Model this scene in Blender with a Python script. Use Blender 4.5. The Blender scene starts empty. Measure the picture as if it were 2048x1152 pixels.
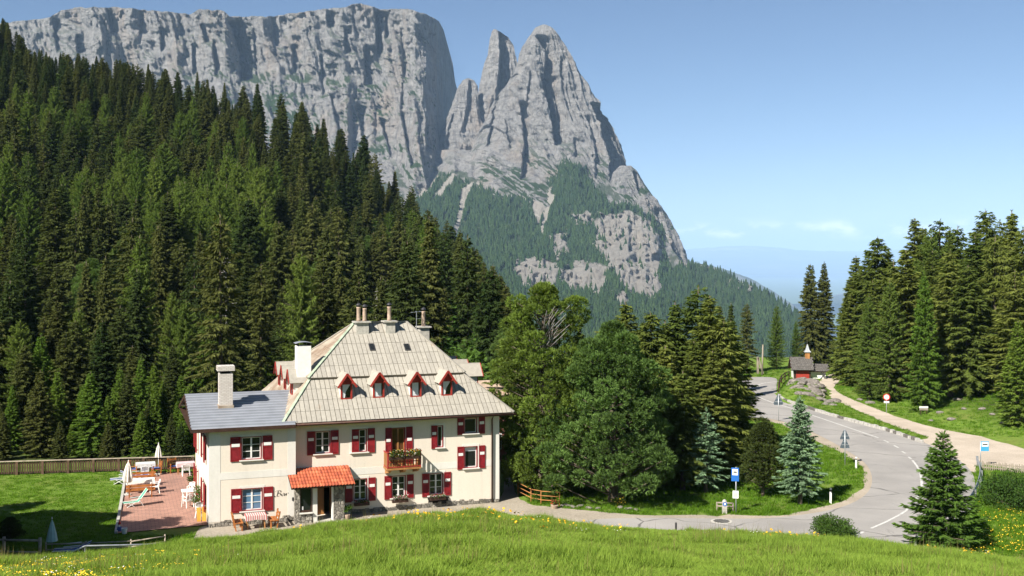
import bpy, bmesh, math, random
import numpy as np
from mathutils import Vector, Matrix

# ------------------------------------------------------------------ camera, sky, sun, exposure
scene = bpy.context.scene
C = scene.collection
F, CX, HY = 2200.0, 1024.0, 520.0          # photo focal length, centre column, horizon row (photo pixels)
GZ = -15.0                                  # level of the inn, the drive and the road below the camera

cam_d = bpy.data.cameras.new('camera')
cam = bpy.data.objects.new('camera', cam_d); C.objects.link(cam)
cam.location = (0, 0, 0); cam.rotation_euler = (math.radians(90), 0, 0)
cam_d.sensor_width = 36.0; cam_d.lens = F / 2048 * 36.0
cam_d.shift_y = -(576 - HY) / 2048
cam_d.clip_start = 0.5; cam_d.clip_end = 200000
scene.camera = cam

SUN_EL = math.radians(41)
RAY = Vector((0.64, 0.77, 0)).normalized()  # where the shadows point
world = bpy.data.worlds.new('World'); scene.world = world; world.use_nodes = True
wn, wl = world.node_tree.nodes, world.node_tree.links
wn.clear()
w_out = wn.new('ShaderNodeOutputWorld'); w_bg = wn.new('ShaderNodeBackground')
sky = wn.new('ShaderNodeTexSky'); sky.sky_type = 'NISHITA'; sky.sun_disc = False
sky.sun_elevation = SUN_EL; sky.sun_rotation = math.atan2(-RAY.x, -RAY.y)
sky.altitude = 600; sky.air_density = 0.75; sky.dust_density = 0.0; sky.ozone_density = 3.0
w_bg.inputs['Strength'].default_value = 0.05
# small fair-weather clouds standing low over the horizon, all round
tc = wn.new('ShaderNodeTexCoord'); sep = wn.new('ShaderNodeSeparateXYZ')
wl.new(tc.outputs['Generated'], sep.inputs[0])
mp = wn.new('ShaderNodeMapping'); mp.inputs['Scale'].default_value = (26, 26, 60)
mp.inputs['Location'].default_value = (1.3, 0.4, 0.0)
wl.new(tc.outputs['Generated'], mp.inputs[0])
cn = wn.new('ShaderNodeTexNoise'); cn.inputs['Scale'].default_value = 1.0; cn.inputs['Detail'].default_value = 7
cn.inputs['Roughness'].default_value = 0.55
wl.new(mp.outputs[0], cn.inputs['Vector'])
band = wn.new('ShaderNodeValToRGB'); e = band.color_ramp.elements
e[0].position = 0.0165; e[0].color = (0, 0, 0, 1); e[1].position = 0.0215; e[1].color = (1, 1, 1, 1)
x = e.new(0.027); x.color = (.75, .75, .75, 1); x = e.new(0.036); x.color = (0, 0, 0, 1)
wl.new(sep.outputs['Z'], band.inputs[0])
cm = wn.new('ShaderNodeMapRange'); cm.inputs['From Min'].default_value = 0.50; cm.inputs['From Max'].default_value = 0.66
wl.new(cn.outputs['Fac'], cm.inputs['Value'])
cmul = wn.new('ShaderNodeMath'); cmul.operation = 'MULTIPLY'
wl.new(cm.outputs[0], cmul.inputs[0]); wl.new(band.outputs[0], cmul.inputs[1])
cmix = wn.new('ShaderNodeMix'); cmix.data_type = 'RGBA'
wl.new(cmul.outputs[0], cmix.inputs['Factor'])
wl.new(sky.outputs[0], cmix.inputs[6]); cmix.inputs[7].default_value = (30, 27, 26, 1)
wl.new(cmix.outputs[2], w_bg.inputs['Color']); wl.new(w_bg.outputs[0], w_out.inputs[0])

sun_d = bpy.data.lights.new('sun', 'SUN'); sun_d.energy = 5.0; sun_d.angle = math.radians(0.53)
sun_d.color = (1.0, 0.94, 0.83)
sun = bpy.data.objects.new('sun', sun_d); C.objects.link(sun)
ray = Vector((RAY.x * math.cos(SUN_EL), RAY.y * math.cos(SUN_EL), -math.sin(SUN_EL)))
sun.rotation_euler = ray.to_track_quat('-Z', 'Y').to_euler(); sun.location = (-60, -60, 80)

vs = scene.view_settings; vs.view_transform = 'Standard'; vs.look = 'None'; vs.exposure = 1.05; vs.gamma = 1.0
vs.use_curve_mapping = False
cy = scene.cycles
cy.max_bounces = 6; cy.diffuse_bounces = 3; cy.glossy_bounces = 2; cy.transmission_bounces = 4
cy.transparent_max_bounces = 8; cy.volume_bounces = 2; cy.use_denoising = True
cy.caustics_reflective = False; cy.caustics_refractive = False

# ------------------------------------------------------------------ helpers
def R(s): return np.random.RandomState(s)
def px2g(px, py, z=GZ):                     # photo pixel -> point on the level z
    Y = -z * F / (py - HY); return ((px - CX) / F * Y, Y, z)
def px2w(px, py, Y): return ((px - CX) / F * Y, Y, (HY - py) / F * Y)

def _hash(i, j, k, s):
    h = (i * 374761393 + j * 668265263 + k * 2147483647 + s * 1274126177) & 0xFFFFFFFF
    h = ((h ^ (h >> 13)) * 1274126177) & 0xFFFFFFFF
    h = h ^ (h >> 16)
    return (h & 0xFFFF) / 65535.0
def vnoise(x, y, z=0.0, s=0):
    x, y, z = np.broadcast_arrays(np.asarray(x, float), np.asarray(y, float), np.asarray(z, float))
    xi, yi, zi = np.floor(x).astype(np.int64), np.floor(y).astype(np.int64), np.floor(z).astype(np.int64)
    fx, fy, fz = x - xi, y - yi, z - zi
    fx, fy, fz = [f * f * (3 - 2 * f) for f in (fx, fy, fz)]
    r = 0
    for a in (0, 1):
        for b in (0, 1):
            for c in (0, 1):
                w = (fx if a else 1 - fx) * (fy if b else 1 - fy) * (fz if c else 1 - fz)
                r = r + w * _hash(xi + a, yi + b, zi + c, s)
    return r
def fbm(x, y, z=0.0, o=4, s=0, g=0.5):
    t, a, n = 0, 1.0, 0
    x, y, z = np.asarray(x, float), np.asarray(y, float), np.asarray(z, float)
    for k in range(o):
        t = t + a * vnoise(x, y, z, s + k * 17); n += a
        x, y, z, a = x * 2.03 + 11.3, y * 2.03 + 5.7, z * 2.03 + 3.1, a * g
    return t / n
def ridged(x, y, z=0.0, o=4, s=0, g=0.5):
    t, a, n = 0, 1.0, 0
    x, y, z = np.asarray(x, float), np.asarray(y, float), np.asarray(z, float)
    for k in range(o):
        v = 1 - np.abs(2 * vnoise(x, y, z, s + k * 17) - 1); t = t + a * v * v; n += a
        x, y, z, a = x * 2.03 + 11.3, y * 2.03 + 5.7, z * 2.03 + 3.1, a * g
    return t / n
def sstep(x, a, b):
    t = np.clip((np.asarray(x, float) - a) / (b - a), 0, 1); return t * t * (3 - 2 * t)

def link(name, me, parent=None, mat=None, loc=None):
    o = bpy.data.objects.new(name, me); C.objects.link(o)
    if parent is not None: o.parent = parent
    if mat is not None and me is not None and not me.materials: me.materials.append(mat)
    if loc is not None: o.location = loc
    return o
def np_mesh(name, v, f, smooth=False):      # f: (n,3) or (n,4) array
    v = np.asarray(v, np.float32); f = np.asarray(f, np.int32)
    me = bpy.data.meshes.new(name); n, k = f.shape
    me.vertices.add(len(v)); me.vertices.foreach_set('co', v.ravel())
    me.loops.add(n * k); me.loops.foreach_set('vertex_index', f.ravel())
    me.polygons.add(n); me.polygons.foreach_set('loop_start', np.arange(0, n * k, k, dtype=np.int32))
    me.polygons.foreach_set('loop_total', np.full(n, k, np.int32))
    if smooth: me.polygons.foreach_set('use_smooth', np.ones(n, bool))
    me.update(calc_edges=True); me.validate()
    return me
def grid_faces(nr, nc, wrap=False):
    i = np.arange(nr - 1)[:, None]; j = np.arange(nc if wrap else nc - 1)[None, :]
    jn = (j + 1) % nc
    return np.stack([i * nc + j, i * nc + jn, (i + 1) * nc + jn, (i + 1) * nc + j], -1).reshape(-1, 4)
def attr(me, name, vals):
    a = me.attributes.new(name, 'FLOAT', 'POINT'); a.data.foreach_set('value', np.asarray(vals, np.float32).ravel())
def tag(o, label=None, cat=None, group=None, kind=None):
    if label: o['label'] = label
    if cat: o['category'] = cat
    if group: o['group'] = group
    if kind: o['kind'] = kind
    return o
def empty(name, loc=(0, 0, 0), rz=0.0, label=None, cat=None, group=None):
    o = bpy.data.objects.new(name, None); C.objects.link(o); o.location = loc; o.rotation_euler = (0, 0, rz)
    o.empty_display_size = 0.2
    return tag(o, label, cat, group)
def copy_tree(o, parent=None):
    c = o.copy(); C.objects.link(c); c.parent = parent
    for ch in KIDS.get(o.name, []): copy_tree(ch, c)
    return c
KIDS = {}
def reg(o):                                  # remember the children of a thing before it is copied
    def walk(p):
        KIDS[p.name] = [q for q in C.objects if q.parent == p]
        for q in KIDS[p.name]: walk(q)
    walk(o); return o

class MB:                                    # collects boxes, tubes, prisms; build() links ONE mesh object
    def __init__(s): s.v, s.f = [], []
    def quad(s, *p):
        b = len(s.v); s.v += [tuple(q) for q in p]; s.f.append(tuple(range(b, b + len(p)))); return s
    def box(s, x0, x1, y0, y1, z0, z1):
        b = len(s.v)
        s.v += [(x0, y0, z0), (x1, y0, z0), (x1, y1, z0), (x0, y1, z0), (x0, y0, z1), (x1, y0, z1), (x1, y1, z1), (x0, y1, z1)]
        s.f += [tuple(b + i for i in q) for q in ((3, 2, 1, 0), (4, 5, 6, 7), (0, 1, 5, 4), (1, 2, 6, 5), (2, 3, 7, 6), (3, 0, 4, 7))]
        return s
    def bar(s, p, q, w, h=None, up=(0, 0, 1)):   # rectangular bar from p to q
        h = w if h is None else h
        p, q = Vector(p), Vector(q); d = (q - p).normalized(); u = Vector(up)
        if abs(d.dot(u)) > 0.98: u = Vector((0, 1, 0))
        a = d.cross(u).normalized() * (w / 2); c = a.cross(d).normalized() * (h / 2)
        b = len(s.v)
        for e_ in (p, q): s.v += [tuple(e_ + x) for x in (-a - c, a - c, a + c, -a + c)]
        s.f += [tuple(b + i for i in t) for t in ((0, 1, 2, 3), (7, 6, 5, 4), (0, 4, 5, 1), (1, 5, 6, 2), (2, 6, 7, 3), (3, 7, 4, 0))]
        return s
    def tube(s, pts, r, n=8, cap=True):
        pts = [Vector(p) for p in pts]; rr = r if isinstance(r, (list, tuple)) else [r] * len(pts); b = len(s.v)
        for i, p in enumerate(pts):
            d = (pts[min(i + 1, len(pts) - 1)] - pts[max(i - 1, 0)]).normalized()
            u = Vector((0, 0, 1)) if abs(d.z) < 0.95 else Vector((1, 0, 0))
            a = d.cross(u).normalized(); c = a.cross(d)
            for k in range(n):
                t = 2 * math.pi * k / n; s.v.append(tuple(p + (a * math.cos(t) + c * math.sin(t)) * rr[i]))
        for i in range(len(pts) - 1):
            for k in range(n):
                k2 = (k + 1) % n; s.f.append((b + i * n + k, b + i * n + k2, b + (i + 1) * n + k2, b + (i + 1) * n + k))
        if cap:
            s.f.append(tuple(b + k for k in reversed(range(n)))); s.f.append(tuple(b + (len(pts) - 1) * n + k for k in range(n)))
        return s
    def lathe(s, prof, cx=0, cy_=0, n=12, phase=0.0):   # prof: (r, z) list
        b = len(s.v)
        for r, z in prof:
            for k in range(n):
                t = 2 * math.pi * k / n + phase; s.v.append((cx + r * math.cos(t), cy_ + r * math.sin(t), z))
        for i in range(len(prof) - 1):
            for k in range(n):
                k2 = (k + 1) % n; s.f.append((b + i * n + k, b + i * n + k2, b + (i + 1) * n + k2, b + (i + 1) * n + k))
        s.f.append(tuple(b + k for k in reversed(range(n)))); s.f.append(tuple(b + (len(prof) - 1) * n + k for k in range(n)))
        return s
    def prism(s, poly, z0, z1):              # poly: list of (x, y), counter-clockwise
        n = len(poly); b = len(s.v)
        s.v += [(x, y, z0) for x, y in poly] + [(x, y, z1) for x, y in poly]
        s.f.append(tuple(b + i for i in reversed(range(n)))); s.f.append(tuple(b + n + i for i in range(n)))
        for i in range(n): s.f.append((b + i, b + (i + 1) % n, b + n + (i + 1) % n, b + n + i))
        return s
    def slab(s, pts, th):                    # a planar polygon given thickness along its normal (downwards)
        p = [Vector(q) for q in pts]; nn = (p[1] - p[0]).cross(p[2] - p[0]).normalized()
        if nn.z < 0: nn = -nn
        n = len(p); b = len(s.v)
        s.v += [tuple(q) for q in p] + [tuple(q - nn * th) for q in p]
        s.f.append(tuple(b + i for i in range(n))); s.f.append(tuple(b + n + i for i in reversed(range(n))))
        for i in range(n): s.f.append((b + i, b + n + i, b + n + (i + 1) % n, b + (i + 1) % n))
        return s
    def mesh(s, name, smooth=False):
        me = bpy.data.meshes.new(name); me.from_pydata(s.v, [], s.f)
        bm = bmesh.new(); bm.from_mesh(me); bmesh.ops.recalc_face_normals(bm, faces=bm.faces); bm.to_mesh(me); bm.free()
        if smooth:
            for p in me.polygons: p.use_smooth = True
        return me
    def build(s, name, mat, parent=None, loc=None, smooth=False):
        return link(name, s.mesh(name, smooth), parent, mat, loc)

# ------------------------------------------------------------------ materials
MATS = {}
def mat_base(name):
    m = bpy.data.materials.new(name); m.use_nodes = True; MATS[name] = m
    nt = m.node_tree; b = nt.nodes['Principled BSDF']; return m, nt, b
def ramp(nt, fac, stops):
    r = nt.nodes.new('ShaderNodeValToRGB'); e = r.color_ramp.elements
    e[0].position, e[0].color = stops[0][0], (*stops[0][1], 1); e[1].position, e[1].color = stops[-1][0], (*stops[-1][1], 1)
    for p, c in stops[1:-1]: x = e.new(p); x.color = (*c, 1)
    nt.links.new(fac, r.inputs[0]); return r.outputs[0]
def noise(nt, scale, detail=4, rough=0.55, coord='Object', stretch=None, dim=None):
    t = nt.nodes.new('ShaderNodeTexCoord'); n = nt.nodes.new('ShaderNodeTexNoise')
    n.inputs['Scale'].default_value = scale; n.inputs['Detail'].default_value = detail; n.inputs['Roughness'].default_value = rough
    if stretch:
        m = nt.nodes.new('ShaderNodeMapping'); m.inputs['Scale'].default_value = stretch
        nt.links.new(t.outputs[coord], m.inputs[0]); nt.links.new(m.outputs[0], n.inputs['Vector'])
    else: nt.links.new(t.outputs[coord], n.inputs['Vector'])
    return n.outputs['Fac']
def mixc(nt, fac, a, b, mode='MIX'):
    m = nt.nodes.new('ShaderNodeMix'); m.data_type = 'RGBA'; m.blend_type = mode
    for sock, v in ((m.inputs['Factor'], fac), (m.inputs[6], a), (m.inputs[7], b)):
        if hasattr(v, 'is_output'): nt.links.new(v, sock)
        elif isinstance(v, (int, float)): sock.default_value = v
        else: sock.default_value = (*v, 1)
    return m.outputs[2]
def math_(nt, op, a, b=None, clamp=False):
    m = nt.nodes.new('ShaderNodeMath'); m.operation = op; m.use_clamp = clamp
    for i, v in enumerate((a, b)):
        if v is None: continue
        if hasattr(v, 'is_output'): nt.links.new(v, m.inputs[i])
        else: m.inputs[i].default_value = v
    return m.outputs[0]
def getattr_(nt, name):
    a = nt.nodes.new('ShaderNodeAttribute'); a.attribute_name = name; return a.outputs['Fac']
def bump(nt, b, h, strength, dist):
    n = nt.nodes.new('ShaderNodeBump'); n.inputs['Strength'].default_value = strength; n.inputs['Distance'].default_value = dist
    nt.links.new(h, n.inputs['Height']); nt.links.new(n.outputs[0], b.inputs['Normal'])
def simple(name, col, rough=0.8, var=0.15, scale=3.0, metal=0.0, bmp=0.0, stretch=None, spec=0.3, col2=None, detail=5):
    m, nt, b = mat_base(name)
    n = noise(nt, scale, detail, 0.6, stretch=stretch)
    lo = tuple(c * (1 - var) for c in col); hi = col2 if col2 else tuple(min(1, c * (1 + var)) for c in col)
    nt.links.new(ramp(nt, n, [(0.32, lo), (0.68, hi)]), b.inputs['Base Color'])
    b.inputs['Roughness'].default_value = rough; b.inputs['Metallic'].default_value = metal
    b.inputs['Specular IOR Level'].default_value = spec
    if bmp: bump(nt, b, n, bmp, 0.02)
    return m
def foliage(name, c1, c2, trans=0.35, var=0.35, hue=None, scale=0.9):
    """leaf or needle: diffuse with some light coming through; every tree its own tint"""
    m = bpy.data.materials.new(name); m.use_nodes = True; MATS[name] = m; nt = m.node_tree; nt.nodes.clear()
    out = nt.nodes.new('ShaderNodeOutputMaterial'); d = nt.nodes.new('ShaderNodeBsdfDiffuse'); t = nt.nodes.new('ShaderNodeBsdfTranslucent')
    mx = nt.nodes.new('ShaderNodeMixShader'); mx.inputs[0].default_value = trans
    oi = nt.nodes.new('ShaderNodeObjectInfo')
    n = noise(nt, scale, 3, 0.6)
    f = math_(nt, 'ADD', math_(nt, 'MULTIPLY', oi.outputs['Random'], 0.55), math_(nt, 'MULTIPLY', n, 0.5), True)
    col = ramp(nt, f, [(0.15, c1), (0.9, c2)])
    w = getattr_(nt, 'tone')                 # per spray: fresh shoots and old needles
    col = mixc(nt, 1.0, col, ramp(nt, w, [(0.0, (1 - var,) * 3), (1.0, (1 + var, 1 + var, 1 + var * .6))]), 'MULTIPLY')
    nt.links.new(col, d.inputs[0]); nt.links.new(mixc(nt, 1.0, col, (1.25, 1.3, 0.5), 'MULTIPLY'), t.inputs[0])
    nt.links.new(d.outputs[0], mx.inputs[1]); nt.links.new(t.outputs[0], mx.inputs[2]); nt.links.new(mx.outputs[0], out.inputs[0])
    return m
# ------------------------------------------------------------------ terrain
CREST = [(-700, 1140), (0, 1130), (150, 1124), (330, 1104), (500, 1078), (700, 1049), (850, 1028), (960, 1028), (1060, 1041),
         (1200, 1058), (1400, 1067), (1550, 1074), (1700, 1088), (1850, 1102), (2048, 1124), (2700, 1150)]
CRX, CRY = np.array(CREST, float).T
EDGE = [px2g(p, q) for p, q in ((1692, 742), (1706, 776), (1800, 832), (1910, 864), (2048, 908))]
EY = np.array([e_[1] for e_ in EDGE])[::-1]; EX = np.array([e_[0] for e_ in EDGE])[::-1]
ZRX = np.array([-420, -200, -160, -90, -53, -26, -3, 20]); ZRZ = np.array([104, 84, 66, 39, 27, 1, -19, -45])
def H(X, Y):
    X = np.asarray(X, float); Y = np.asarray(Y, float)
    base = np.full(np.broadcast(X, Y).shape, GZ - 0.03)
    # far side: the ground falls away into the valley
    far = GZ - 0.03 - 0.33 * np.clip(Y - 172, 0, 900) - 0.06 * np.clip(Y - 1072, 0, 6500)
    far = far + 22 * (fbm(X / 300, Y / 300, 0, 3, 5) - .5) * sstep(Y, 200, 500)
    z = np.where(Y > 172, far, base)
    # wooded hill behind the inn
    Zr = np.interp(X, ZRX, ZRZ); Yr = np.interp(X, [-200, 0], [385, 305])
    t = np.clip((Y - 92) / (Yr - 92), 0, 1)
    hill = -15.03 - 2.5 * sstep(Y, 80, 96) + (Zr + 17.5) * t ** 1.3
    hill = hill + 6 * (fbm(X / 45, Y / 45, 0, 3, 3) - .5) * sstep(Y, 95, 150)
    hill = np.maximum(hill - np.clip(Y - Yr, 0, None) * 0.6, np.minimum(far, hill))
    w = sstep(X, 14, -8) * sstep(Y, 79, 90)
    z = z * (1 - w) + np.maximum(hill, far) * w if True else z
    # bank under the trees right of the track
    Xe = np.interp(Y, EY, EX)
    bank = np.clip((X - Xe - 1.2) * 0.2, 0, 6.5) * sstep(Y, 78, 92) * sstep(Y, 230, 160)
    z = z + bank + np.where(bank > 0.2, 0.5 * (fbm(X / 3, Y / 3, 0, 3, 9) - .5), 0)
    # rocky hump between road and track
    hx, hy, _ = px2g(1607, 786)
    dx, dy = X - hx, Y - hy; u = dx * .95 - dy * .3; v = dx * .3 + dy * .95
    z = z + 1.2 * np.clip(1 - (u / 2.7) ** 2 - (v / 10.0) ** 2, 0, 1) ** 0.8 * (0.75 + 0.5 * fbm(X / 1.6, Y / 1.6, 0, 3, 4))
    # grass island in the bend
    ix, iy, _ = px2g(1570, 935)
    z = z + 0.55 * np.clip(1 - ((X - ix) / 4.2) ** 2 - ((Y - iy) / 6.5) ** 2, 0, 1)
    # the slope the camera stands on
    Ys = np.maximum(Y, 2.0); px = np.clip(CX + F * X / Ys, -700, 2700)
    yc = np.interp(px, CRX, CRY); Yc = np.interp(px, [0, 400, 900, 1500, 2048], [43.5, 46, 50, 47, 43.5]); zc = -(yc - HY) / F * Yc
    z18 = -18 * (1185 - HY) / F
    m = np.where(Y < 18, -1.9 + (z18 + 1.9) * (Y / 18), z18 + (zc - z18) * (Y - 18) / (Yc - 18))
    m = np.where(Y < 0, -1.9 - 0.16 * Y, m)
    m = m + 0.28 * (fbm(X / 5, Y / 5, 0, 3, 21) - .5) * sstep(Y, 3, 14)
    tt = np.clip((Y - Yc) / 10.5, 0, 1)
    drop = zc + (GZ - 0.03 - zc) * (1 - (1 - tt) ** 1.6)
    drop = drop + 0.28 * (fbm(X / 5, Y / 5, 0, 3, 21) - .5) * (1 - tt)
    near = np.where(Y <= Yc, m, drop)
    return np.where(Y < Yc + 10.5, near, z)

def catmull(pts, n=8, closed=False):
    P = [np.array(p[:2], float) for p in pts]; out = []; N = len(P)
    for i in range(N if closed else N - 1):
        g = (lambda k: P[k % N]) if closed else (lambda k: P[min(max(k, 0), N - 1)])
        p0, p1, p2, p3 = g(i - 1), g(i), g(i + 1), g(i + 2)
        for k in range(n):
            t = k / n
            out.append(.5 * (2 * p1 + (p2 - p0) * t + (2 * p0 - 5 * p1 + 4 * p2 - p3) * t * t + (3 * p1 - p0 - 3 * p2 + p3) * t ** 3))
    if not closed: out.append(P[-1])
    return np.array(out)
def inside(px, py, poly):
    poly = np.asarray(poly, float); c = np.zeros(np.shape(px), bool); j = len(poly) - 1
    for i in range(len(poly)):
        xi, yi = poly[i]; xj, yj = poly[j]
        with np.errstate(divide='ignore', invalid='ignore'):
            hit = ((yi > py) != (yj > py)) & (px < (xj - xi) * (py - yi) / (yj - yi + 1e-12) + xi)
        c ^= hit; j = i
    return c

# outlines of the paved ground, photo pixels on the level of the inn
ROAD_PX = [(1478, 757), (1520, 754), (1552, 757), (1553, 772), (1556, 788), (1580, 803), (1640, 822), (1700, 840), (1780, 862), (1850, 886), (1905, 912),
           (1938, 938), (1950, 965), (1944, 1005), (1915, 1045), (1860, 1076), (1790, 1098), (1640, 1130), (1520, 1135),
           (1560, 1105), (1680, 1082), (1560, 1076), (1400, 1080), (1250, 1072), (1120, 1058), (1180, 1040), (1300, 1036), (1420, 1037), (1540, 1036), (1640, 1024), (1700, 1008), (1735, 985), (1744, 958),
           (1733, 930), (1700, 905), (1645, 874), (1590, 850), (1530, 836), (1470, 835), (1440, 800), (1455, 768)]
GRAVEL_PX = [(1840, 880), (1855, 874), (1790, 852), (1730, 828), (1672, 800), (1636, 782), (1634, 770), (1645, 757), (1662, 748), (1678, 750),
             (1678, 762), (1668, 775), (1690, 792), (1760, 820), (1850, 850), (1960, 872), (2060, 884), (2250, 905), (2250, 965), (2060, 942), (1960, 930), (1950, 945), (1920, 930), (1880, 905)]
VERGE_PX = [(1440, 1030), (1560, 1030), (1640, 1014), (1690, 998), (1722, 975), (1730, 952), (1718, 928), (1690, 908), (1640, 884), (1590, 862), (1555, 846), (1500, 838), (1470, 845), (1440, 825),
            (1480, 800), (1560, 825), (1660, 860), (1720, 895), (1760, 930), (1772, 960), (1755, 1000), (1700, 1030), (1600, 1050), (1440, 1050)]
DRIVE_PX = [(395, 1090), (418, 1049), (600, 1030), (690, 1020), (840, 1010), (990, 1000), (1010, 958), (1022, 958), (1034, 990), (1060, 1008), (1120, 1015), (1280, 1030), (1430, 1032), (1430, 1068), (1250, 1078), (1120, 1064),
            (1000, 1048), (850, 1042), (700, 1062), (560, 1078), (450, 1095)]
def world_poly(pp, n=5): return catmull([px2g(*p) for p in pp], n, True)
ROAD, GRAVEL, VERGE, DRIVE = [world_poly(p) for p in (ROAD_PX, GRAVEL_PX, VERGE_PX, DRIVE_PX)]
PATIO = np.array([px2g(*p)[:2] for p in ((232, 1067), (416, 1050), (388, 982), (383, 945), (252, 947))])

def axis(segs):
    out = []
    for a, b, st in segs: out += list(np.arange(a, b, st))
    return np.array(out + [segs[-1][1]])
gx = axis([(-64000, -4000, 4000), (-4000, -600, 340), (-600, -220, 30), (-220, -60, 5), (-60, 60, .75), (60, 160, 5), (160, 600, 40), (600, 4000, 340), (4000, 64000, 4000)])
gy = axis([(-400, -60, 34), (-60, 12, 4), (12, 100, .75), (100, 170, 1.3), (170, 420, 4), (420, 1000, 25), (1000, 8000, 250), (8000, 70000, 3000)])
XX, YY = np.meshgrid(gx, gy); ZZ = H(XX, YY)
gm = np_mesh('ground', np.stack([XX, YY, ZZ], -1).reshape(-1, 3), grid_faces(len(gy), len(gx)), True)
xf, yf = XX.ravel(), YY.ravel()
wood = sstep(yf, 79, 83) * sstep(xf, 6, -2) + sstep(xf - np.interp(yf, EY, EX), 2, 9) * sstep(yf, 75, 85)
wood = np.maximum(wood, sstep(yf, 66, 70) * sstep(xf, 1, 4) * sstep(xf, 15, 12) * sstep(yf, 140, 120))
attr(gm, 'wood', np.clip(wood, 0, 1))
def ground_mat():
    m, nt, b = mat_base('meadow_ground')
    n1 = noise(nt, 0.35, 5); n2 = noise(nt, 2.6, 6, 0.65)
    g = ramp(nt, n2, [(0.3, (0.075, 0.130, 0.018)), (0.55, (0.125, 0.205, 0.028)), (0.75, (0.18, 0.24, 0.048))])
    g = mixc(nt, ramp(nt, n1, [(0.45, (0, 0, 0)), (0.7, (.55, .55, .55))]), g, (0.15, 0.155, 0.045))
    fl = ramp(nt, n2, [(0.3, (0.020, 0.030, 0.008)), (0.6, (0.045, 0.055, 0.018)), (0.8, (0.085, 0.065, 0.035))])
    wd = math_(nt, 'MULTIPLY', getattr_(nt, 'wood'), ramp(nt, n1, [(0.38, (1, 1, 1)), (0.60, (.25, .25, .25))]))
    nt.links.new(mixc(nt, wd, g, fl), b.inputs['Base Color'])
    b.inputs['Roughness'].default_value = 0.95; b.inputs['Specular IOR Level'].default_value = 0.1
    bump(nt, b, n2, 0.5, 0.15); return m
GROUND = tag(link('ground', gm, mat=ground_mat()), kind='structure')

def asphalt_mat():
    m, nt, b = mat_base('asphalt')
    n1 = noise(nt, 0.25, 5, 0.6); n2 = noise(nt, 14, 4, 0.7); n3 = noise(nt, 1.1, 5, .7, stretch=(1, .25, 1))
    c = ramp(nt, n1, [(0.3, (0.25, 0.238, 0.228)), (0.7, (0.34, 0.322, 0.305))])
    c = mixc(nt, 0.5, c, ramp(nt, n2, [(0.3, (.8, .8, .8)), (.7, (1.15, 1.15, 1.15))]), 'MULTIPLY')
    c = mixc(nt, ramp(nt, n3, [(0.62, (0, 0, 0)), (0.70, (.55, .55, .55))]), c, (0.19, 0.182, 0.176))
    t = nt.nodes.new('ShaderNodeTexCoord'); mpn = nt.nodes.new('ShaderNodeMixRGB'); mpn.blend_type = 'ADD'; mpn.inputs[0].default_value = 1.0
    wob = nt.nodes.new('ShaderNodeTexNoise'); wob.inputs['Scale'].default_value = .6; nt.links.new(t.outputs['Object'], wob.inputs['Vector']); nt.links.new(t.outputs['Object'], mpn.inputs[1]); nt.links.new(wob.outputs['Color'], mpn.inputs[2])
    vo = nt.nodes.new('ShaderNodeTexVoronoi'); vo.feature = 'DISTANCE_TO_EDGE'; vo.inputs['Scale'].default_value = .17; nt.links.new(mpn.outputs[0], vo.inputs['Vector'])
    ck = math_(nt, 'MULTIPLY', ramp(nt, vo.outputs['Distance'], [(0.004, (1, 1, 1)), (0.014, (0, 0, 0))]), ramp(nt, n1, [(.42, (0, 0, 0)), (.55, (.8, .8, .8))]))
    c = mixc(nt, ck, c, (0.07, 0.068, 0.066))
    nt.links.new(c, b.inputs['Base Color']); b.inputs['Roughness'].default_value = 0.85; b.inputs['Specular IOR Level'].default_value = 0.25
    bump(nt, b, n2, 0.4, 0.01); return m
def gravel_mat(name, lo, hi, sc=9):
    m, nt, b = mat_base(name)
    n1 = noise(nt, 0.5, 5, 0.6); n2 = noise(nt, sc, 6, 0.75)
    c = ramp(nt, n2, [(0.3, lo), (0.7, hi)])
    c = mixc(nt, 0.7, c, ramp(nt, n1, [(0.35, (.78, .76, .72)), (.65, (1.08, 1.06, 1.04))]), 'MULTIPLY')
    nt.links.new(c, b.inputs['Base Color']); b.inputs['Roughness'].default_value = 0.95; b.inputs['Specular IOR Level'].default_value = 0.15
    bump(nt, b, n2, 0.7, 0.03); return m
M_ASPH = asphalt_mat()
M_GRAV = gravel_mat('pale_gravel', (0.36, 0.305, 0.25), (0.56, 0.49, 0.415))
M_VERGE = gravel_mat('verge_gravel', (0.28, 0.24, 0.19), (0.46, 0.40, 0.33))
M_DRIVE = gravel_mat('drive_gravel', (0.24, 0.215, 0.175), (0.41, 0.365, 0.305), 6)
def sheet(name, poly, z, mat, wob=0.0, seed=0):
    poly = np.array(poly, float)
    if wob:
        ang = fbm(poly[:, 0] * 1.3, poly[:, 1] * 1.3, 0, 3, seed) - .5
        cen = poly.mean(0); d = poly - cen; poly = poly + d / np.linalg.norm(d, axis=1)[:, None] * ang[:, None] * wob
    me = bpy.data.meshes.new(name); me.from_pydata([(x, y, z) for x, y in poly], [], [list(range(len(poly)))])
    if me.polygons[0].normal.z < 0: me.flip_normals()
    return link(name, me, mat=mat)
VERGE_O = tag(sheet('gravel_verge', VERGE, GZ - 0.012, M_VERGE, 1.2, 3), kind='structure')
tag(sheet('gravel_track', GRAVEL, GZ - 0.004, M_GRAV, 0.8, 5), kind='structure')
tag(sheet('drive', DRIVE, GZ + 0.0, M_DRIVE, 0.5, 7), kind='structure')
ROAD_O = tag(sheet('road', ROAD, GZ + 0.008, M_ASPH), kind='structure')
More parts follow.
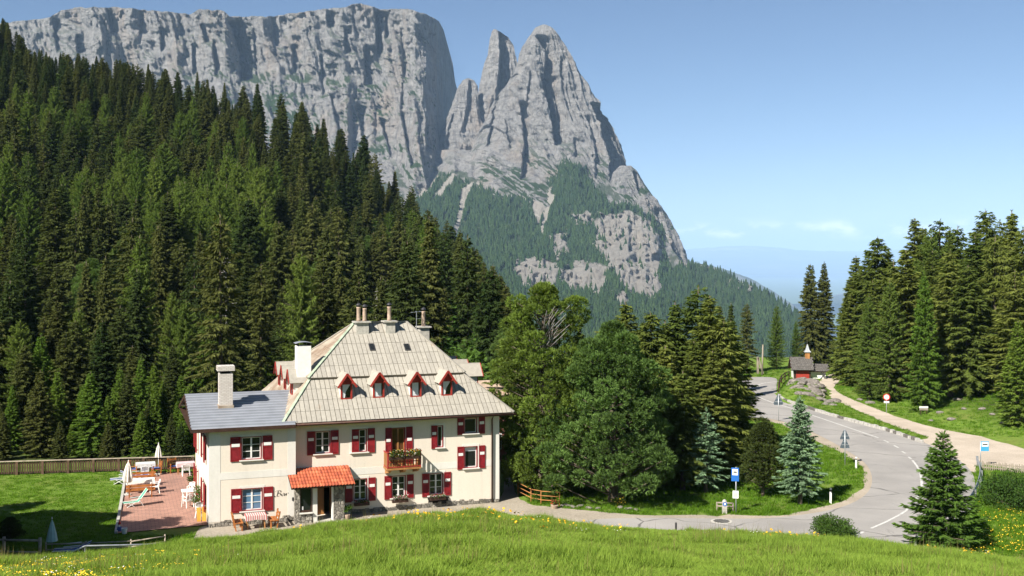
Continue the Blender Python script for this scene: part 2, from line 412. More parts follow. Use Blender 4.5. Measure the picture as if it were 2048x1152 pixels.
# painted lines
M_LINE = simple('road_paint', (0.40, 0.39, 0.37), 0.8, 0.12, 5, col2=(0.66, 0.65, 0.63), detail=8)
LINES = [[(1560, 763), (1545, 764), (1522, 768), (1507, 776), (1504, 784), (1515, 793), (1545, 805), (1580, 816), (1640, 836), (1690, 853), (1757, 876)],
         [(1768, 881), (1777, 885)], [(1788, 891), (1797, 896)], [(1804, 903), (1811, 907)], [(1817, 914), (1822, 918)],
         [(1825, 921), (1836, 936), (1842, 954), (1843, 974), (1836, 992), (1815, 1019), (1780, 1040), (1742, 1057)], [(1727, 1064), (1714, 1070)]]
for ln in LINES:
    p = catmull([px2g(*q) for q in ln], 8); d = np.gradient(p, axis=0); d /= np.linalg.norm(d, axis=1)[:, None]
    nrm = np.stack([-d[:, 1], d[:, 0]], 1) * 0.075; n = len(p)
    v = np.concatenate([np.c_[p + nrm, np.full(n, GZ + 0.014)], np.c_[p - nrm, np.full(n, GZ + 0.014)]])
    f = [(i, i + 1, n + i + 1, n + i) for i in range(n - 1)]
    me = np_mesh('road_marking', v, f)
    if me.polygons[0].normal.z < 0: me.flip_normals()
    link('road_marking', me, ROAD_O, M_LINE)
# patio of red block pavers
def paver_mat():
    m, nt, b = mat_base('red_block_paving')
    t = nt.nodes.new('ShaderNodeTexCoord'); mp_ = nt.nodes.new('ShaderNodeMapping'); mp_.inputs['Rotation'].default_value = (0, 0, -math.radians(20))
    nt.links.new(t.outputs['Object'], mp_.inputs[0]); k = nt.nodes.new('ShaderNodeTexBrick'); nt.links.new(mp_.outputs[0], k.inputs['Vector'])
    k.inputs['Scale'].default_value = 1.0; k.inputs['Brick Width'].default_value = 0.42; k.inputs['Row Height'].default_value = 0.22
    k.inputs['Mortar Size'].default_value = 0.018; k.inputs['Color1'].default_value = (0.40, 0.215, 0.165, 1); k.inputs['Color2'].default_value = (0.31, 0.165, 0.13, 1)
    k.inputs['Mortar'].default_value = (0.17, 0.115, 0.09, 1); k.offset = 0.5
    n1 = noise(nt, 0.8, 5); c = mixc(nt, 0.8, k.outputs['Color'], ramp(nt, n1, [(0.3, (.8, .8, .78)), (.7, (1.15, 1.12, 1.1))]), 'MULTIPLY')
    nt.links.new(c, b.inputs['Base Color']); b.inputs['Roughness'].default_value = 0.9
    bump(nt, b, k.outputs['Fac'], -0.4, 0.01); return m
tag(sheet('patio', PATIO, GZ + 0.02, paver_mat()), kind='structure')
M_STONE = simple('kerb_stone', (0.42, 0.40, 0.36), 0.9, 0.3, 6, bmp=0.4)
M_CONC = simple('concrete', (0.40, 0.39, 0.36), 0.9, 0.2, 4, bmp=0.3)
a, b_ = Vector((*PATIO[0], GZ)), Vector((*PATIO[4], GZ)); n_k = 17
pk = empty('patio_kerb', tuple(a), 0, 'pale concrete kerb between the lawn and the red patio', 'kerb')
for i in range(n_k):
    p, q = a.lerp(b_, i / n_k) - a, a.lerp(b_, (i + 0.97) / n_k) - a
    MB().bar(p + Vector((0, 0, .045)), q + Vector((0, 0, .045)), 0.16, 0.13).build('kerb_stone', M_CONC, pk)

# ------------------------------------------------------------------ mountains
def rock_mat(name, lo, hi, warm, green=(0.030, 0.055, 0.018), s=1.0):
    m, nt, b = mat_base(name)
    n1 = noise(nt, 0.010 * s, 6, 0.62, stretch=(1, 1, .35)); n2 = noise(nt, 0.06 * s, 8, 0.78, stretch=(1, 1, .30)); n3 = noise(nt, 0.05 * s, 5, .7, stretch=(.3, .3, 1.6))
    c = ramp(nt, n2, [(0.34, lo), (0.50, tuple((a_ + 2 * b2) / 3 for a_, b2 in zip(lo, hi))), (0.66, hi)])
    c = mixc(nt, ramp(nt, n1, [(0.51, (0, 0, 0)), (0.68, (.8, .8, .8))]), c, mixc(nt, n2, tuple(x * .75 for x in warm), warm))
    c = mixc(nt, 0.5, c, ramp(nt, n3, [(0.35, (.75, .76, .78)), (.65, (1.15, 1.14, 1.12))]), 'MULTIPLY')
    c = mixc(nt, getattr_(nt, 'scree'), c, mixc(nt, n2, (0.38, 0.35, 0.315), (0.60, 0.56, 0.50)))
    c = mixc(nt, getattr_(nt, 'veg'), c, mixc(nt, n2, green, tuple(x * 2.0 for x in green)))
    nt.links.new(c, b.inputs['Base Color']); b.inputs['Roughness'].default_value = 0.95; b.inputs['Specular IOR Level'].default_value = 0.1
    h = math_(nt, 'ADD', n2, math_(nt, 'MULTIPLY', n3, 0.6)); bump(nt, b, h, 1.0, 34 / s); return m
M_ROCK = rock_mat('dolomite', (0.16, 0.157, 0.16), (0.48, 0.468, 0.46), (0.48, 0.405, 0.345))
def normals_of(me):
    n = np.zeros(len(me.vertices) * 3, np.float32); me.vertices.foreach_get('normal', n); return n.reshape(-1, 3)
def strokes(px, py, S, soft=1.0):
    """grooves and pillars: right of each line the rock steps back by A metres and comes forward again over w pixels"""
    D = np.zeros_like(px)
    for line, A, w in S:
        ln = np.array(line, float); pad_ = soft * 6; xl = np.interp(py, ln[:, 0], ln[:, 1]); dx = px - xl + 5 * (fbm(py / 9, px / 60, 0, 3, int(ln[0, 1])) - .5)
        fade = sstep(py, ln[0, 0] - pad_, ln[0, 0] + pad_) * sstep(py, ln[-1, 0] + pad_, ln[-1, 0] - pad_)
        D += A * fade * sstep(dx, -1.0 * soft, 3.0 * soft) * np.exp(-np.clip(dx, 0, None) / w)
    return D
def finish_rock(name, P, faces, veg_lo, ztop, scree=None, label=None, vegf=1.0, seed=0):
    me = np_mesh(name, P, faces, False); n = normals_of(me)
    v = sstep(n[:, 2] * np.sign(np.median(n[:, 2]) + 1e-6) if False else np.abs(n[:, 2]), veg_lo, veg_lo + .22) * sstep(fbm(P[:, 0] / 60, P[:, 2] / 40, P[:, 1] / 60, 4, seed + 3), .40, .54)
    v = v * sstep(P[:, 2], ztop, ztop * .55) * vegf
    attr(me, 'veg', np.clip(v, 0, 1)); attr(me, 'scree', scree if scree is not None else np.zeros(len(P)))
    o = link(name, me, mat=M_ROCK); tag(o, kind='structure'); return o

# 1. the long table mountain
TOP = np.array([(-420, 120), (-200, 75), (-60, 55), (40, 42), (100, 35), (120, 22), (150, 15), (230, 14), (290, 20), (380, 28), (400, 18), (448, 21), (458, 33), (540, 33),
                (600, 24), (690, 14), (704, 8), (722, 6), (748, 13), (760, 19), (815, 17), (850, 28), (878, 43), (887, 60), (893, 105), (903, 140), (911, 172), (914, 215), (915, 300)], float)
PLAN = np.array([(-420, 4000), (-60, 3650), (300, 3480), (450, 3400), (480, 3480), (600, 3430), (700, 3450), (760, 3480), (830, 3360), (852, 3400), (872, 3520), (888, 3700), (900, 3950), (915, 4400)], float)
cols = np.concatenate([np.arange(-420, -60, 9), np.arange(-60, 840, 1.7), np.arange(840, 915.1, .5)]); nr = 270
t = np.linspace(0, 1, nr)[:, None]; px = np.repeat(cols[None, :], nr, 0)
ytop = np.interp(cols, TOP[:, 0], TOP[:, 1]) + 5 * (fbm(cols / 9, 0 * cols, 0, 4, 12) - .5); ybot = 560
py = ytop[None, :] + (ybot - ytop[None, :]) * t
Y = np.interp(px, PLAN[:, 0], PLAN[:, 1]) - np.clip(py - 60, 0, 160) * 0.35 - np.clip(py - 215, 0, None) * 1.6 * sstep(px, 690, 720) - np.clip(py - 150, 0, None) * 1.2 * sstep(px, 710, 690)
S1 = [([(45, 456), (80, 470), (110, 478), (160, 480)], 120, 15), ([(82, 425), (147, 430)], 50, 9), ([(50, 402), (84, 408)], 60, 12), ([(18, 213), (62, 219)], 55, 8), ([(58, 318), (102, 323)], 55, 8),
      ([(72, 152), (106, 154)], 60, 12), ([(90, 383), (146, 386)], 50, 7), ([(92, 583), (142, 586)], 60, 9), ([(25, 652), (52, 654)], 40, 10), ([(58, 688), (105, 690)], 45, 8),
      ([(25, 748), (60, 752), (105, 752)], 80, 12), ([(95, 728), (168, 728)], 55, 14), ([(35, 770), (78, 770)], 40, 7), ([(60, 800), (150, 806), (220, 800)], 22, 10), ([(215, 712), (300, 730)], 50, 16),
      ([(225, 800), (330, 822)], 60, 10), ([(250, 850), (300, 852)], 60, 12), ([(30, 540), (110, 548)], 30, 7), ([(60, 505), (150, 512)], 28, 6), ([(20, 355), (70, 360)], 30, 7), ([(110, 640), (190, 644)], 30, 7),
      ([(40, 105), (100, 112)], 40, 8), ([(26, 275), (80, 280)], 30, 8), ([(190, 660), (330, 690)], 50, 10), ([(240, 760), (380, 800)], 60, 9)]
Y = Y + 1.5 * strokes(px, py, S1)
xm, zm = (px - CX) * 1.55, (HY - py) * 1.55
wx_ = xm + 60 * (fbm(xm / 120, zm / 120, 0, 3, 71) - .5) + .22 * zm; wz_ = zm + 50 * (fbm(xm / 110, zm / 110, 3.3, 3, 73) - .5) + .10 * xm
rel = 70 * (ridged(wx_ / 170, zm / 700, 0, 3, 31) - .45) + 52 * (fbm(wx_ / 75, wz_ / 200, 0, 4, 33) - .5) + 40 * (ridged(wx_ / 46, wz_ / 320, 0, 4, 47) - .45) * (.4 + 1.2 * fbm(xm / 160, zm / 160, 0, 3, 88)) + 22 * (fbm(wx_ / 22, wz_ / 30, 0, 4, 51) - .5) + 26 * (ridged(xm / 300 + .2 * fbm(xm / 60, zm / 60, 0, 3, 4), wz_ / 75, 0, 3, 61) - .5) * sstep(fbm(xm / 200, zm / 140, 0, 2, 66), .4, .6)
crk = np.abs(2 * vnoise(wx_ / 20, wz_ / 70, 1.5, 301) - 1); crk2 = np.abs(2 * vnoise((wx_ + .5 * wz_) / 13, wz_ / 26, 2.5, 303) - 1); crk3 = np.abs(2 * vnoise(wx_ / 9, wz_ / 13, 4.5, 305) - 1)
rel = rel * 1.15 + 26 * np.minimum(crk, .35) + 16 * np.minimum(crk2, .4) + 11 * crk3 + 30 * np.floor(4 * fbm(wx_ / 60, wz_ / 50, 0, 3, 307)) / 4
Y = Y - rel
X, Z = (px - CX) / F * Y, (HY - py) / F * Y
P = np.stack([X, Y, Z], -1)
back = P[:1].copy(); back[..., 0] *= 1.03; back[..., 1] += 700; back[..., 2] += 12        # the flat top runs back
low = back.copy(); low[..., 1] += 900; low[..., 2] = -100
P = np.concatenate([low, back, P], 0)
finish_rock('table_mountain', P.reshape(-1, 3), grid_faces(nr + 2, len(cols)), .42, 900, seed=1)

# 2. the two rock towers, their saddles, and the shoulder to the right
def tower(name, prof, Y0, dep, n_th=420, n_r=330, S=(), amp=1.0, turn=0.0, seed=0, ex=2.6, ztop=500, wobble=1.0, toe=None):
    pr = np.array(prof, float); y0, y1 = pr[0, 0], pr[-1, 0]
    py = y0 + (y1 - y0) * np.linspace(0, 1, n_r)[:, None] ** 1.0
    xl, xr = np.interp(py, pr[:, 0], pr[:, 1]), np.interp(py, pr[:, 0], pr[:, 2])
    th = np.linspace(0, 2 * np.pi, n_th, endpoint=False)
    th = th + 0.35 * np.sin(th)                     # more columns on the front, where sin(th) < 0 ... kept even enough behind
    th = -np.pi / 2 + (th - np.pi) * 1.0; th = th[None, :]
    c, s = np.cos(th), np.sin(th)
    ct, st = np.cos(th - turn), np.sin(th - turn)
    r = 1 / (np.abs(ct) ** ex + np.abs(st) ** ex) ** (1 / ex)
    rx = np.abs(r * c).max()
    k = Y0 / F; cx, hw = (xl + xr) / 2, (xr - xl) / 2
    wx = (cx - CX) * k + hw * k * r * c / rx
    wy = Y0 + dep * hw * k * r * s
    if toe is not None: wy = wy + np.interp(py, [t_[0] for t_ in toe], [t_[1] for t_ in toe]) * np.clip(-s, 0, 1)
    wz = (HY - py) * k + 0 * th
    px, pz = CX + wx / k, wz
    D = strokes(px, np.repeat(py, n_th, 1), S) * (s < 0)
    xx = wx + wy * .7
    rel = (16 * (ridged(xx / 95, pz / 420, seed, 4, 31 + seed) - .45) + 17 * (ridged(xx / 34 + .6 * fbm(pz / 80, xx / 80, 0, 2, 5), pz / 210, seed, 4, 47 + seed) - .45)
           + 9 * (fbm(xx / 26, pz / 22, wy / 26, 4, 51) - .5)) * amp * np.clip(hw * k / 60, .25, 1.6)
    crk = np.abs(2 * vnoise(xx / 16 + .3 * pz / 16, pz / 50, 1.5, 301 + seed) - 1); crk2 = np.abs(2 * vnoise(xx / 9, pz / 16, 2.5, 303 + seed) - 1)
    rel = rel * 1.25 + (13 * np.minimum(crk, .35) + 7 * np.minimum(crk2, .5)) * np.clip(hw * k / 60, .25, 1.4)
    wx = wx + rel * c * .35 * wobble; wy = wy + rel * s * 1.3 + D
    P = np.stack([wx, wy, np.broadcast_to(wz, wx.shape)], -1)
    finish_rock(name, P.reshape(-1, 3), grid_faces(n_r, n_th, True), .40, ztop, seed=seed)
tower('rock_horn', [(50, 1083, 1093), (56, 1070, 1104), (72, 1060, 1118), (95, 1048, 1131), (125, 1038, 1146), (150, 1027, 1158), (185, 1004, 1177), (205, 990, 1192), (240, 972, 1216),
                    (275, 952, 1236), (320, 935, 1249), (370, 925, 1253), (430, 915, 1262), (520, 900, 1280)], 3330, .62, n_th=520, n_r=380, turn=.10, seed=2, ztop=420,
      toe=[(50, 0), (250, 0), (330, -60), (430, -220), (520, -420)],
      S=[([(78, 1072), (105, 1090), (135, 1090), (165, 1082)], 85, 15), ([(160, 1080), (200, 1088), (245, 1100), (300, 1103)], 150, 17), ([(120, 1118), (150, 1120)], 30, 8), ([(185, 1100), (215, 1110), (250, 1112)], 50, 9),
         ([(215, 1040), (300, 1048), (370, 1040)], 80, 12), ([(175, 1000), (230, 985), (300, 975)], 40, 9), ([(240, 1170), (300, 1180), (370, 1176)], 35, 9), ([(215, 1176), (260, 1196), (320, 1206), (420, 1208)], 170, 70),
         ([(290, 1140), (330, 1142)], 40, 10), ([(150, 1060), (210, 1052)], 25, 6), ([(250, 1010), (310, 1020)], 30, 7)])
tower('rock_spire', [(59, 987, 992), (63, 984, 1000), (75, 981, 1017), (90, 979, 1026), (110, 977, 1030), (135, 968, 1034), (150, 965, 1036), (170, 960, 1034), (200, 954, 1026), (240, 945, 1015), (330, 925, 1000)],
      3480, .8, n_th=220, n_r=200, turn=.55, seed=5, ex=3.2, ztop=300, S=[([(66, 998), (120, 1000), (200, 994)], 90, 22), ([(62, 994), (90, 1008)], 16, 5)])
tower('rock_pinnacle', [(157, 933, 940), (161, 925, 948), (172, 918, 955), (200, 908, 957), (240, 892, 962), (300, 868, 985), (400, 830, 1010)], 3420, .8, n_th=220, n_r=180, turn=.5, seed=8, ex=2.6, ztop=330,
      S=[([(165, 938), (215, 934), (270, 925)], 30, 8), ([(230, 905), (300, 893)], 26, 9)])
tower('rock_shoulder', [(332, 1240, 1262), (345, 1228, 1275), (370, 1222, 1288), (392, 1215, 1302), (400, 1212, 1312), (430, 1200, 1330), (470, 1185, 1352), (500, 1170, 1366), (530, 1150, 1376), (600, 1100, 1400)],
      3080, .7, n_th=260, n_r=220, turn=-.35, seed=11, ex=2.2, ztop=330, S=[([(345, 1262), (385, 1272)], 40, 10), ([(420, 1300), (500, 1330)], 35, 10)], amp=.8)

# 3. forested foot of the mountain, cut by gullies and pale cliffs
FOREST_PX = [(820, 420), (868, 362), (900, 350), (940, 372), (1000, 388), (1040, 372), (1062, 392), (1074, 436), (1092, 398), (1108, 336), (1135, 322), (1172, 338), (1190, 378), (1215, 408), (1262, 412), (1300, 432), (1326, 462),
             (1322, 500), (1344, 540), (1400, 530), (1470, 560), (1560, 600), (1700, 680), (1700, 800), (760, 800), (760, 500)]
ROCKS_PX = [[(1195, 432), (1250, 424), (1300, 436), (1322, 490), (1318, 602), (1262, 592), (1222, 542), (1180, 490)], [(1030, 520), (1078, 515), (1118, 528), (1112, 590), (1062, 582), (1034, 560)],
            [(1118, 538), (1165, 524), (1216, 534), (1212, 592), (1126, 582)], [(1095, 470), (1130, 465), (1140, 505), (1110, 515)], [(1140, 420), (1180, 425), (1190, 450), (1150, 450)], [(1215, 590), (1262, 580), (1250, 620), (1225, 610)],
            [(1470, 556), (1500, 570), (1488, 580), (1460, 566)], [(1395, 528), (1412, 530), (1408, 545), (1396, 540)]]
SCREE_PX = [[(922, 378), (948, 362), (938, 385), (926, 430), (912, 478), (903, 474), (916, 430)], [(1052, 372), (1106, 374), (1092, 408), (1080, 446), (1070, 444), (1064, 404)], [(835, 392), (872, 350), (880, 352), (845, 398)],
            [(868, 392), (905, 345), (915, 350), (880, 398)], [(950, 366), (985, 340), (990, 346), (960, 372)], [(1098, 384), (1112, 392), (1085, 470), (1078, 468)]]
SK = np.array([(-500, 3250), (250, 3330), (300, 3260), (345, 3150), (400, 2960), (450, 2800), (520, 2520), (600, 2120), (700, 1650), (800, 1300), (900, 1050), (1150, 700)], float)
STOP = np.array([(560, 300), (1170, 300), (1200, 340), (1230, 380), (1262, 410), (1300, 430), (1326, 458), (1345, 500), (1362, 522), (1378, 526), (1402, 528), (1440, 540), (1470, 556), (1492, 566), (1540, 592), (1590, 626), (1650, 668), (1760, 740), (2100, 900)], float)
cols = np.concatenate([np.arange(560, 1600, 2.4), np.arange(1600, 2100, 12)]); nr = 330
yt = np.interp(cols, STOP[:, 0], STOP[:, 1]) + 4 * (fbm(cols / 12, 0 * cols, 0, 3, 77) - .5)
tt = np.linspace(0, 1, nr)[:, None] ** 1.25; px = np.repeat(cols[None, :], nr, 0); py = yt[None, :] + (1000 - yt[None, :]) * tt
ridge_shift = np.interp(px, [1250, 1380, 1600, 2100], [0, 250, 500, 700]) * sstep(py, 900, 500)
Ysk = lambda px, py: np.interp(py, SK[:, 0], SK[:, 1]) + np.interp(px, [1250, 1380, 1600, 2100], [0, 250, 500, 700]) * sstep(py, 900, 500) - 170 * np.exp(-((px - 1150) / 45) ** 2) * sstep(py, 450, 340) * sstep(py, 300, 325)
def skirt(px, py):
    Y = Ysk(px, py)
    S = [([(480, 1010), (590, 1025)], 90, 25), ([(440, 1120), (600, 1130)], 90, 25), ([(430, 1310), (600, 1325)], 160, 40), ([(440, 900), (560, 930)], 80, 25), ([(370, 1088), (450, 1078)], 60, 20), ([(380, 930), (470, 912)], 50, 20),
         ([(520, 1380), (620, 1400)], 120, 40)]
    Y = Y + strokes(px, py, S, 7.0)
    x, z = px * 1.3, py * 1.3
    Y = Y - 110 * (fbm(x / 110, z / 160, 0, 4, 83) - .5) - 40 * (ridged(x / 50, z / 90, 0, 3, 85) - .5)
    rk = np.zeros_like(px)
    for poly in ROCKS_PX: rk = np.maximum(rk, inside(px + 34 * (fbm(px / 10, py / 12, 0, 4, 3) - .5), py + 34 * (fbm(px / 12, py / 8, 0, 4, 7) - .5), poly))
    return Y, rk
Y, rk = skirt(px, py)
Y = Y - rk * (80 * (ridged(px / 13, py / 40, 0, 4, 91) - .45) + 36 * (fbm(px / 7, py / 6, 0, 3, 93) - .5) + 26 * np.abs(2 * vnoise(px / 5, py / 11, 0, 95) - 1))
P = np.stack([(px - CX) / F * Y, Y, (HY - py) / F * Y], -1)
bk = P[:1].copy(); bk[..., 1] += 500; bk[..., 2] -= 260
P = np.concatenate([bk, P], 0)
sc_ = np.zeros_like(px)
for poly in SCREE_PX: sc_ = np.maximum(sc_, inside(px + 6 * (fbm(px / 8, py / 8, 0, 3, 13) - .5), py, poly))
fo = inside(px + 16 * (fbm(px / 14, py / 14, 0, 3, 23) - .5), py + 12 * (fbm(px / 14, py / 14, 0, 3, 29) - .5), FOREST_PX) & (rk < .5) & (sc_ < .5)
me = np_mesh('mountain_slope', P.reshape(-1, 3), grid_faces(nr + 1, len(cols)), False)
pad = lambda a_: np.concatenate([a_[:1], a_], 0).ravel()
vegk = np.where(fo, 1.0, 0.0); vegk = np.maximum(vegk, .85 * (sstep(fbm(px / 16, py / 12, 0, 4, 41), .50, .56)) * (sc_ < .5) * (1 - .95 * rk) * sstep(py, 300, 350))
attr(me, 'veg', pad(vegk * .9)); attr(me, 'scree', pad(np.maximum(sc_, .75 * rk)))
tag(link('mountain_slope', me, mat=M_ROCK), kind='structure')

# 4. plateau beyond the valley and the spurs in between
def far_ridge(name, line, Yr, Yb, zb, seed, rough, mat, nr=60):
    ln = np.array(line, float); cols = np.linspace(ln[0, 0], ln[-1, 0], 340)
    yt = np.interp(cols, ln[:, 0], ln[:, 1]) + rough * (fbm(cols / 14, 0 * cols, 0, 4, seed) - .5)
    t = np.linspace(0, 1, nr)[:, None]; Y = Yr + (Yb - Yr) * t; ztop = (HY - yt)[None, :] / F * Yr
    Z = ztop + (zb - ztop) * (t ** .75) + 0 * Y
    px = np.repeat(cols[None], nr, 0); Y = np.repeat(Y, len(cols), 1)
    Y = Y - (Yr * .025) * (fbm(px / 18, t * 5, 0, 4, seed + 1) - .5) * np.sin(np.pi * np.clip(t + .1, 0, 1))
    P = np.stack([(px - CX) / F * Y, Y, Z], -1); bk = P[:1].copy(); bk[..., 1] += Yr * .08; bk[..., 2] -= Yr * .02
    P = np.concatenate([bk, P], 0)
    me = np_mesh(name, P.reshape(-1, 3), grid_faces(nr + 1, len(cols)), True)
    rockb = np.concatenate([t[:1], t], 0) + 0 * P[..., 0]
    attr(me, 'scree', (np.exp(-((rockb - .05) / .05) ** 2) * sstep(fbm(P[..., 0] / 900, P[..., 2] / 300, 0, 3, seed + 5), .42, .55)).ravel() * .9)
    attr(me, 'veg', sstep(fbm(P[..., 0] / 1200, P[..., 1] / 1200, 0, 4, seed + 9), .30, .6).ravel())
    tag(link(name, me, mat=mat), kind='structure')
M_FAR = rock_mat('far_slopes', (0.08, 0.09, 0.05), (0.17, 0.17, 0.10), (0.22, 0.2, 0.13), green=(0.03, 0.05, 0.02), s=.05)
far_ridge('plateau_hills', [(-1200, 512), (900, 505), (1330, 503), (1390, 498), (1440, 494), (1490, 492), (1540, 494), (1600, 500), (1700, 503), (1800, 500), (2100, 508), (3000, 500)], 56000, 42000, -560, 3, 4, M_FAR)
far_ridge('valley_spur', [(1000, 480), (1300, 505), (1380, 522), (1440, 536), (1500, 556), (1545, 582), (1590, 612), (1640, 650), (1700, 700)], 12000, 9500, -560, 14, 3, M_FAR, 30)
far_ridge('valley_hills', [(1560, 620), (1640, 596), (1690, 585), (1740, 560), (1850, 530), (2100, 515), (2600, 500)], 17000, 14000, -560, 24, 4, M_FAR, 30)

# 5. the air: one even box of haze round everything
hb = MB().box(-66000, 66000, -500, 72000, -1400, 1300)
HZ = hb.build('haze', None); hm = bpy.data.materials.new('haze_air'); hm.use_nodes = True; hm.node_tree.nodes.clear()
ho = hm.node_tree.nodes.new('ShaderNodeOutputMaterial'); hv = hm.node_tree.nodes.new('ShaderNodeVolumePrincipled')
hv.inputs['Color'].default_value = (0.46, 0.67, 1.0, 1); hv.inputs['Density'].default_value = 4.2e-5; hv.inputs['Anisotropy'].default_value = -0.2
hm.node_tree.links.new(hv.outputs[0], ho.inputs['Volume']); HZ.data.materials.append(hm); tag(HZ, kind='stuff')
# ------------------------------------------------------------------ trees
M_BARK = simple('bark', (0.11, 0.085, 0.065), 0.95, 0.35, 5, bmp=0.5, stretch=(1, 1, .3))
M_GREYBARK = simple('grey_dead_wood', (0.30, 0.28, 0.26), 0.95, 0.25, 5, bmp=0.4, stretch=(1, 1, .3))
M_SPRUCE = foliage('spruce_needles', (0.024, 0.046, 0.016), (0.088, 0.094, 0.031), 0.20, var=.5)
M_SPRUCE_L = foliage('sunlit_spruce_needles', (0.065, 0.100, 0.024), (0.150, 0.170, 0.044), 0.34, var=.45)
M_LARCH = foliage('larch_needles', (0.062, 0.105, 0.024), (0.125, 0.165, 0.038), 0.32, var=.45)
M_YOUNG = foliage('young_spruce_needles', (0.075, 0.140, 0.024), (0.135, 0.190, 0.036), 0.35, var=.45)
M_NEAR = foliage('deep_green_spruce_needles', (0.050, 0.105, 0.022), (0.085, 0.150, 0.030), 0.32, var=.45)
M_BLUE = foliage('blue_spruce_needles', (0.130, 0.210, 0.130), (0.175, 0.255, 0.160), 0.25)
M_PINE = foliage('stone_pine_needles', (0.080, 0.140, 0.028), (0.160, 0.215, 0.048), 0.25, var=.6)
M_PINE2 = foliage('bluish_pine_needles', (0.095, 0.165, 0.050), (0.175, 0.240, 0.076), 0.25, var=.6)
M_DARKPINE = foliage('mountain_pine_needles', (0.045, 0.066, 0.020), (0.075, 0.095, 0.028), 0.28)
M_LEAF = foliage('alder_leaves', (0.040, 0.085, 0.020), (0.080, 0.140, 0.032), 0.35)
M_BROWNED = foliage('withered_needles', (0.20, 0.085, 0.035), (0.26, 0.12, 0.05), 0.3)

def blades(base, d, length, width, up, rnd):
    """thin two-triangle kites from base along d; returns verts, faces"""
    n = len(base); d = d / (np.linalg.norm(d, axis=1)[:, None] + 1e-9)
    side = np.cross(d, up); side /= (np.linalg.norm(side, axis=1)[:, None] + 1e-9)
    up2 = np.cross(side, d); roll = (rnd.rand(n) - .5)[:, None] * 2.2
    side = side * np.cos(roll) + up2 * np.sin(roll)
    L = np.asarray(length).reshape(-1, 1) * np.ones((n, 1)); W = np.asarray(width).reshape(-1, 1) * np.ones((n, 1))
    mid = base + d * L * .45
    v = np.stack([base, mid + side * W * .5, base + d * L, mid - side * W * .5], 1).reshape(-1, 3)
    f = np.arange(n * 4).reshape(n, 4)
    return v, f
def leafy_mesh(name, V, Fc, tones):
    me = np_mesh(name, V, Fc); attr(me, 'tone', tones); return me
def trunk_mesh(name, h, r0, lean=(0, 0), kink=0.0, seed=0, n=9, top=1.0, limbs=()):
    mb = MB(); k = 12; rs = R(seed); pts, rad = [], []
    for i in range(k + 1):
        t = i / k * top; w = kink * h * .012
        pts.append((lean[0] * t * h + (rs.rand() - .5) * w, lean[1] * t * h + (rs.rand() - .5) * w, h * t - (.6 if i == 0 else 0)))
        rad.append(max(r0 * (1.12 - t) ** .9 * (1.25 if i == 0 else 1), .012))
    mb.tube(pts, rad, n)
    for p, q, ra, rb in limbs: mb.tube([p, tuple(np.array(p) * .5 + np.array(q) * .5 + np.array((0, 0, -.03))), q], [ra, (ra + rb) / 2, rb], 5)
    return mb.mesh(name, True)

def spruce(seed, h=20.0, rad=2.9, dens=1.0, droop=0.35, bare=0.06, width=.11, length=.46, hang=.35, power=.85, gap=.30, whorl=None, up_tip=.25, ragged=.25):
    rs = R(seed); Vs, Ts = [], []
    z = h * bare; limbs = []; bcount = 0
    while z < h * .985:
        t = (z - h * bare) / (h * (1 - bare)); prof = (1 - t) ** power * (.55 + .45 * min(1, t / .12))
        nb = max(3, int((6.5 if t < .8 else 4.5) * dens + rs.rand() * 1.5)); ph0 = rs.rand() * 6.28
        for b in range(nb):
            az = ph0 + 6.283 * b / nb + (rs.rand() - .5) * .7
            L = rad * prof * (1 - ragged + 2 * ragged * rs.rand()) + .12
            if rs.rand() < .06: L *= .45
            zz = z + (rs.rand() - .5) * gap * .8
            el0 = .28 + .55 * t - .25 * rs.rand()            # young branches rise, old ones sag
            n_s = max(4, int(L / .085 * dens)); s = np.linspace(.10, 1, n_s) ** .9
            rr = s * L; hh = rr * math.tan(el0 * .6) - droop * (1 - .6 * t) * L * (s ** 1.7) * 1.1 + up_tip * L * .35 * s ** 5
            bx = np.stack([np.cos(az) * rr, np.sin(az) * rr, zz + hh], 1)
            lat = np.array([-math.sin(az), math.cos(az), 0]); fw = np.array([math.cos(az), math.sin(az), 0])
            for sg in (-1, 1, 0):
                k = n_s; spread = (.95 - .55 * s)[:, None]
                d = fw * (.55 + .5 * s[:, None]) + lat * sg * spread * 1.15 + np.array([0, 0, -1.0]) * (hang * (.6 + .9 * rs.rand(k, 1)))
                d = d + (rs.rand(k, 3) - .5) * .5
                if sg == 0: d[:, 2] -= hang * .8
                ln = length * (.55 + .7 * rs.rand(k)) * (.55 + .65 * np.sin(np.pi * np.clip(.15 + s * .75, 0, 1))) * (.5 + .5 * min(1, L / 1.2))
                v, _ = blades(bx + (rs.rand(k, 3) - .5) * .06, d, ln, width * (.7 + .6 * rs.rand(k)), np.array([[0, 0, 1.0]]), rs)
                Vs.append(v); tn = np.repeat(.25 + .5 * rs.rand() + .25 * (rs.rand(k) - .5) + .15 * s, 4); Ts.append(tn)
            if L > rad * .45 and bcount % 3 == 0: limbs.append(((0, 0, zz), (bx[-2, 0] * .85, bx[-2, 1] * .85, zz + hh[-2] * .8), .035, .012))
            bcount += 1
        z += gap * (1.0 - .45 * t) * (.8 + .4 * rs.rand())
    # leader
    k = 14; b = np.c_[np.zeros((k, 2)), h * (.965 + .035 * rs.rand(k))]; d = (rs.rand(k, 3) - .5) * 1.3 + np.array([0, 0, 1.1])
    v, _ = blades(b, d, .35, .07, np.array([[1.0, 0, 0]]), rs); Vs.append(v); Ts.append(np.full(k * 4, .6))
    V = np.concatenate(Vs); return V, np.arange(len(V)).reshape(-1, 4), np.clip(np.concatenate(Ts), 0, 1), limbs

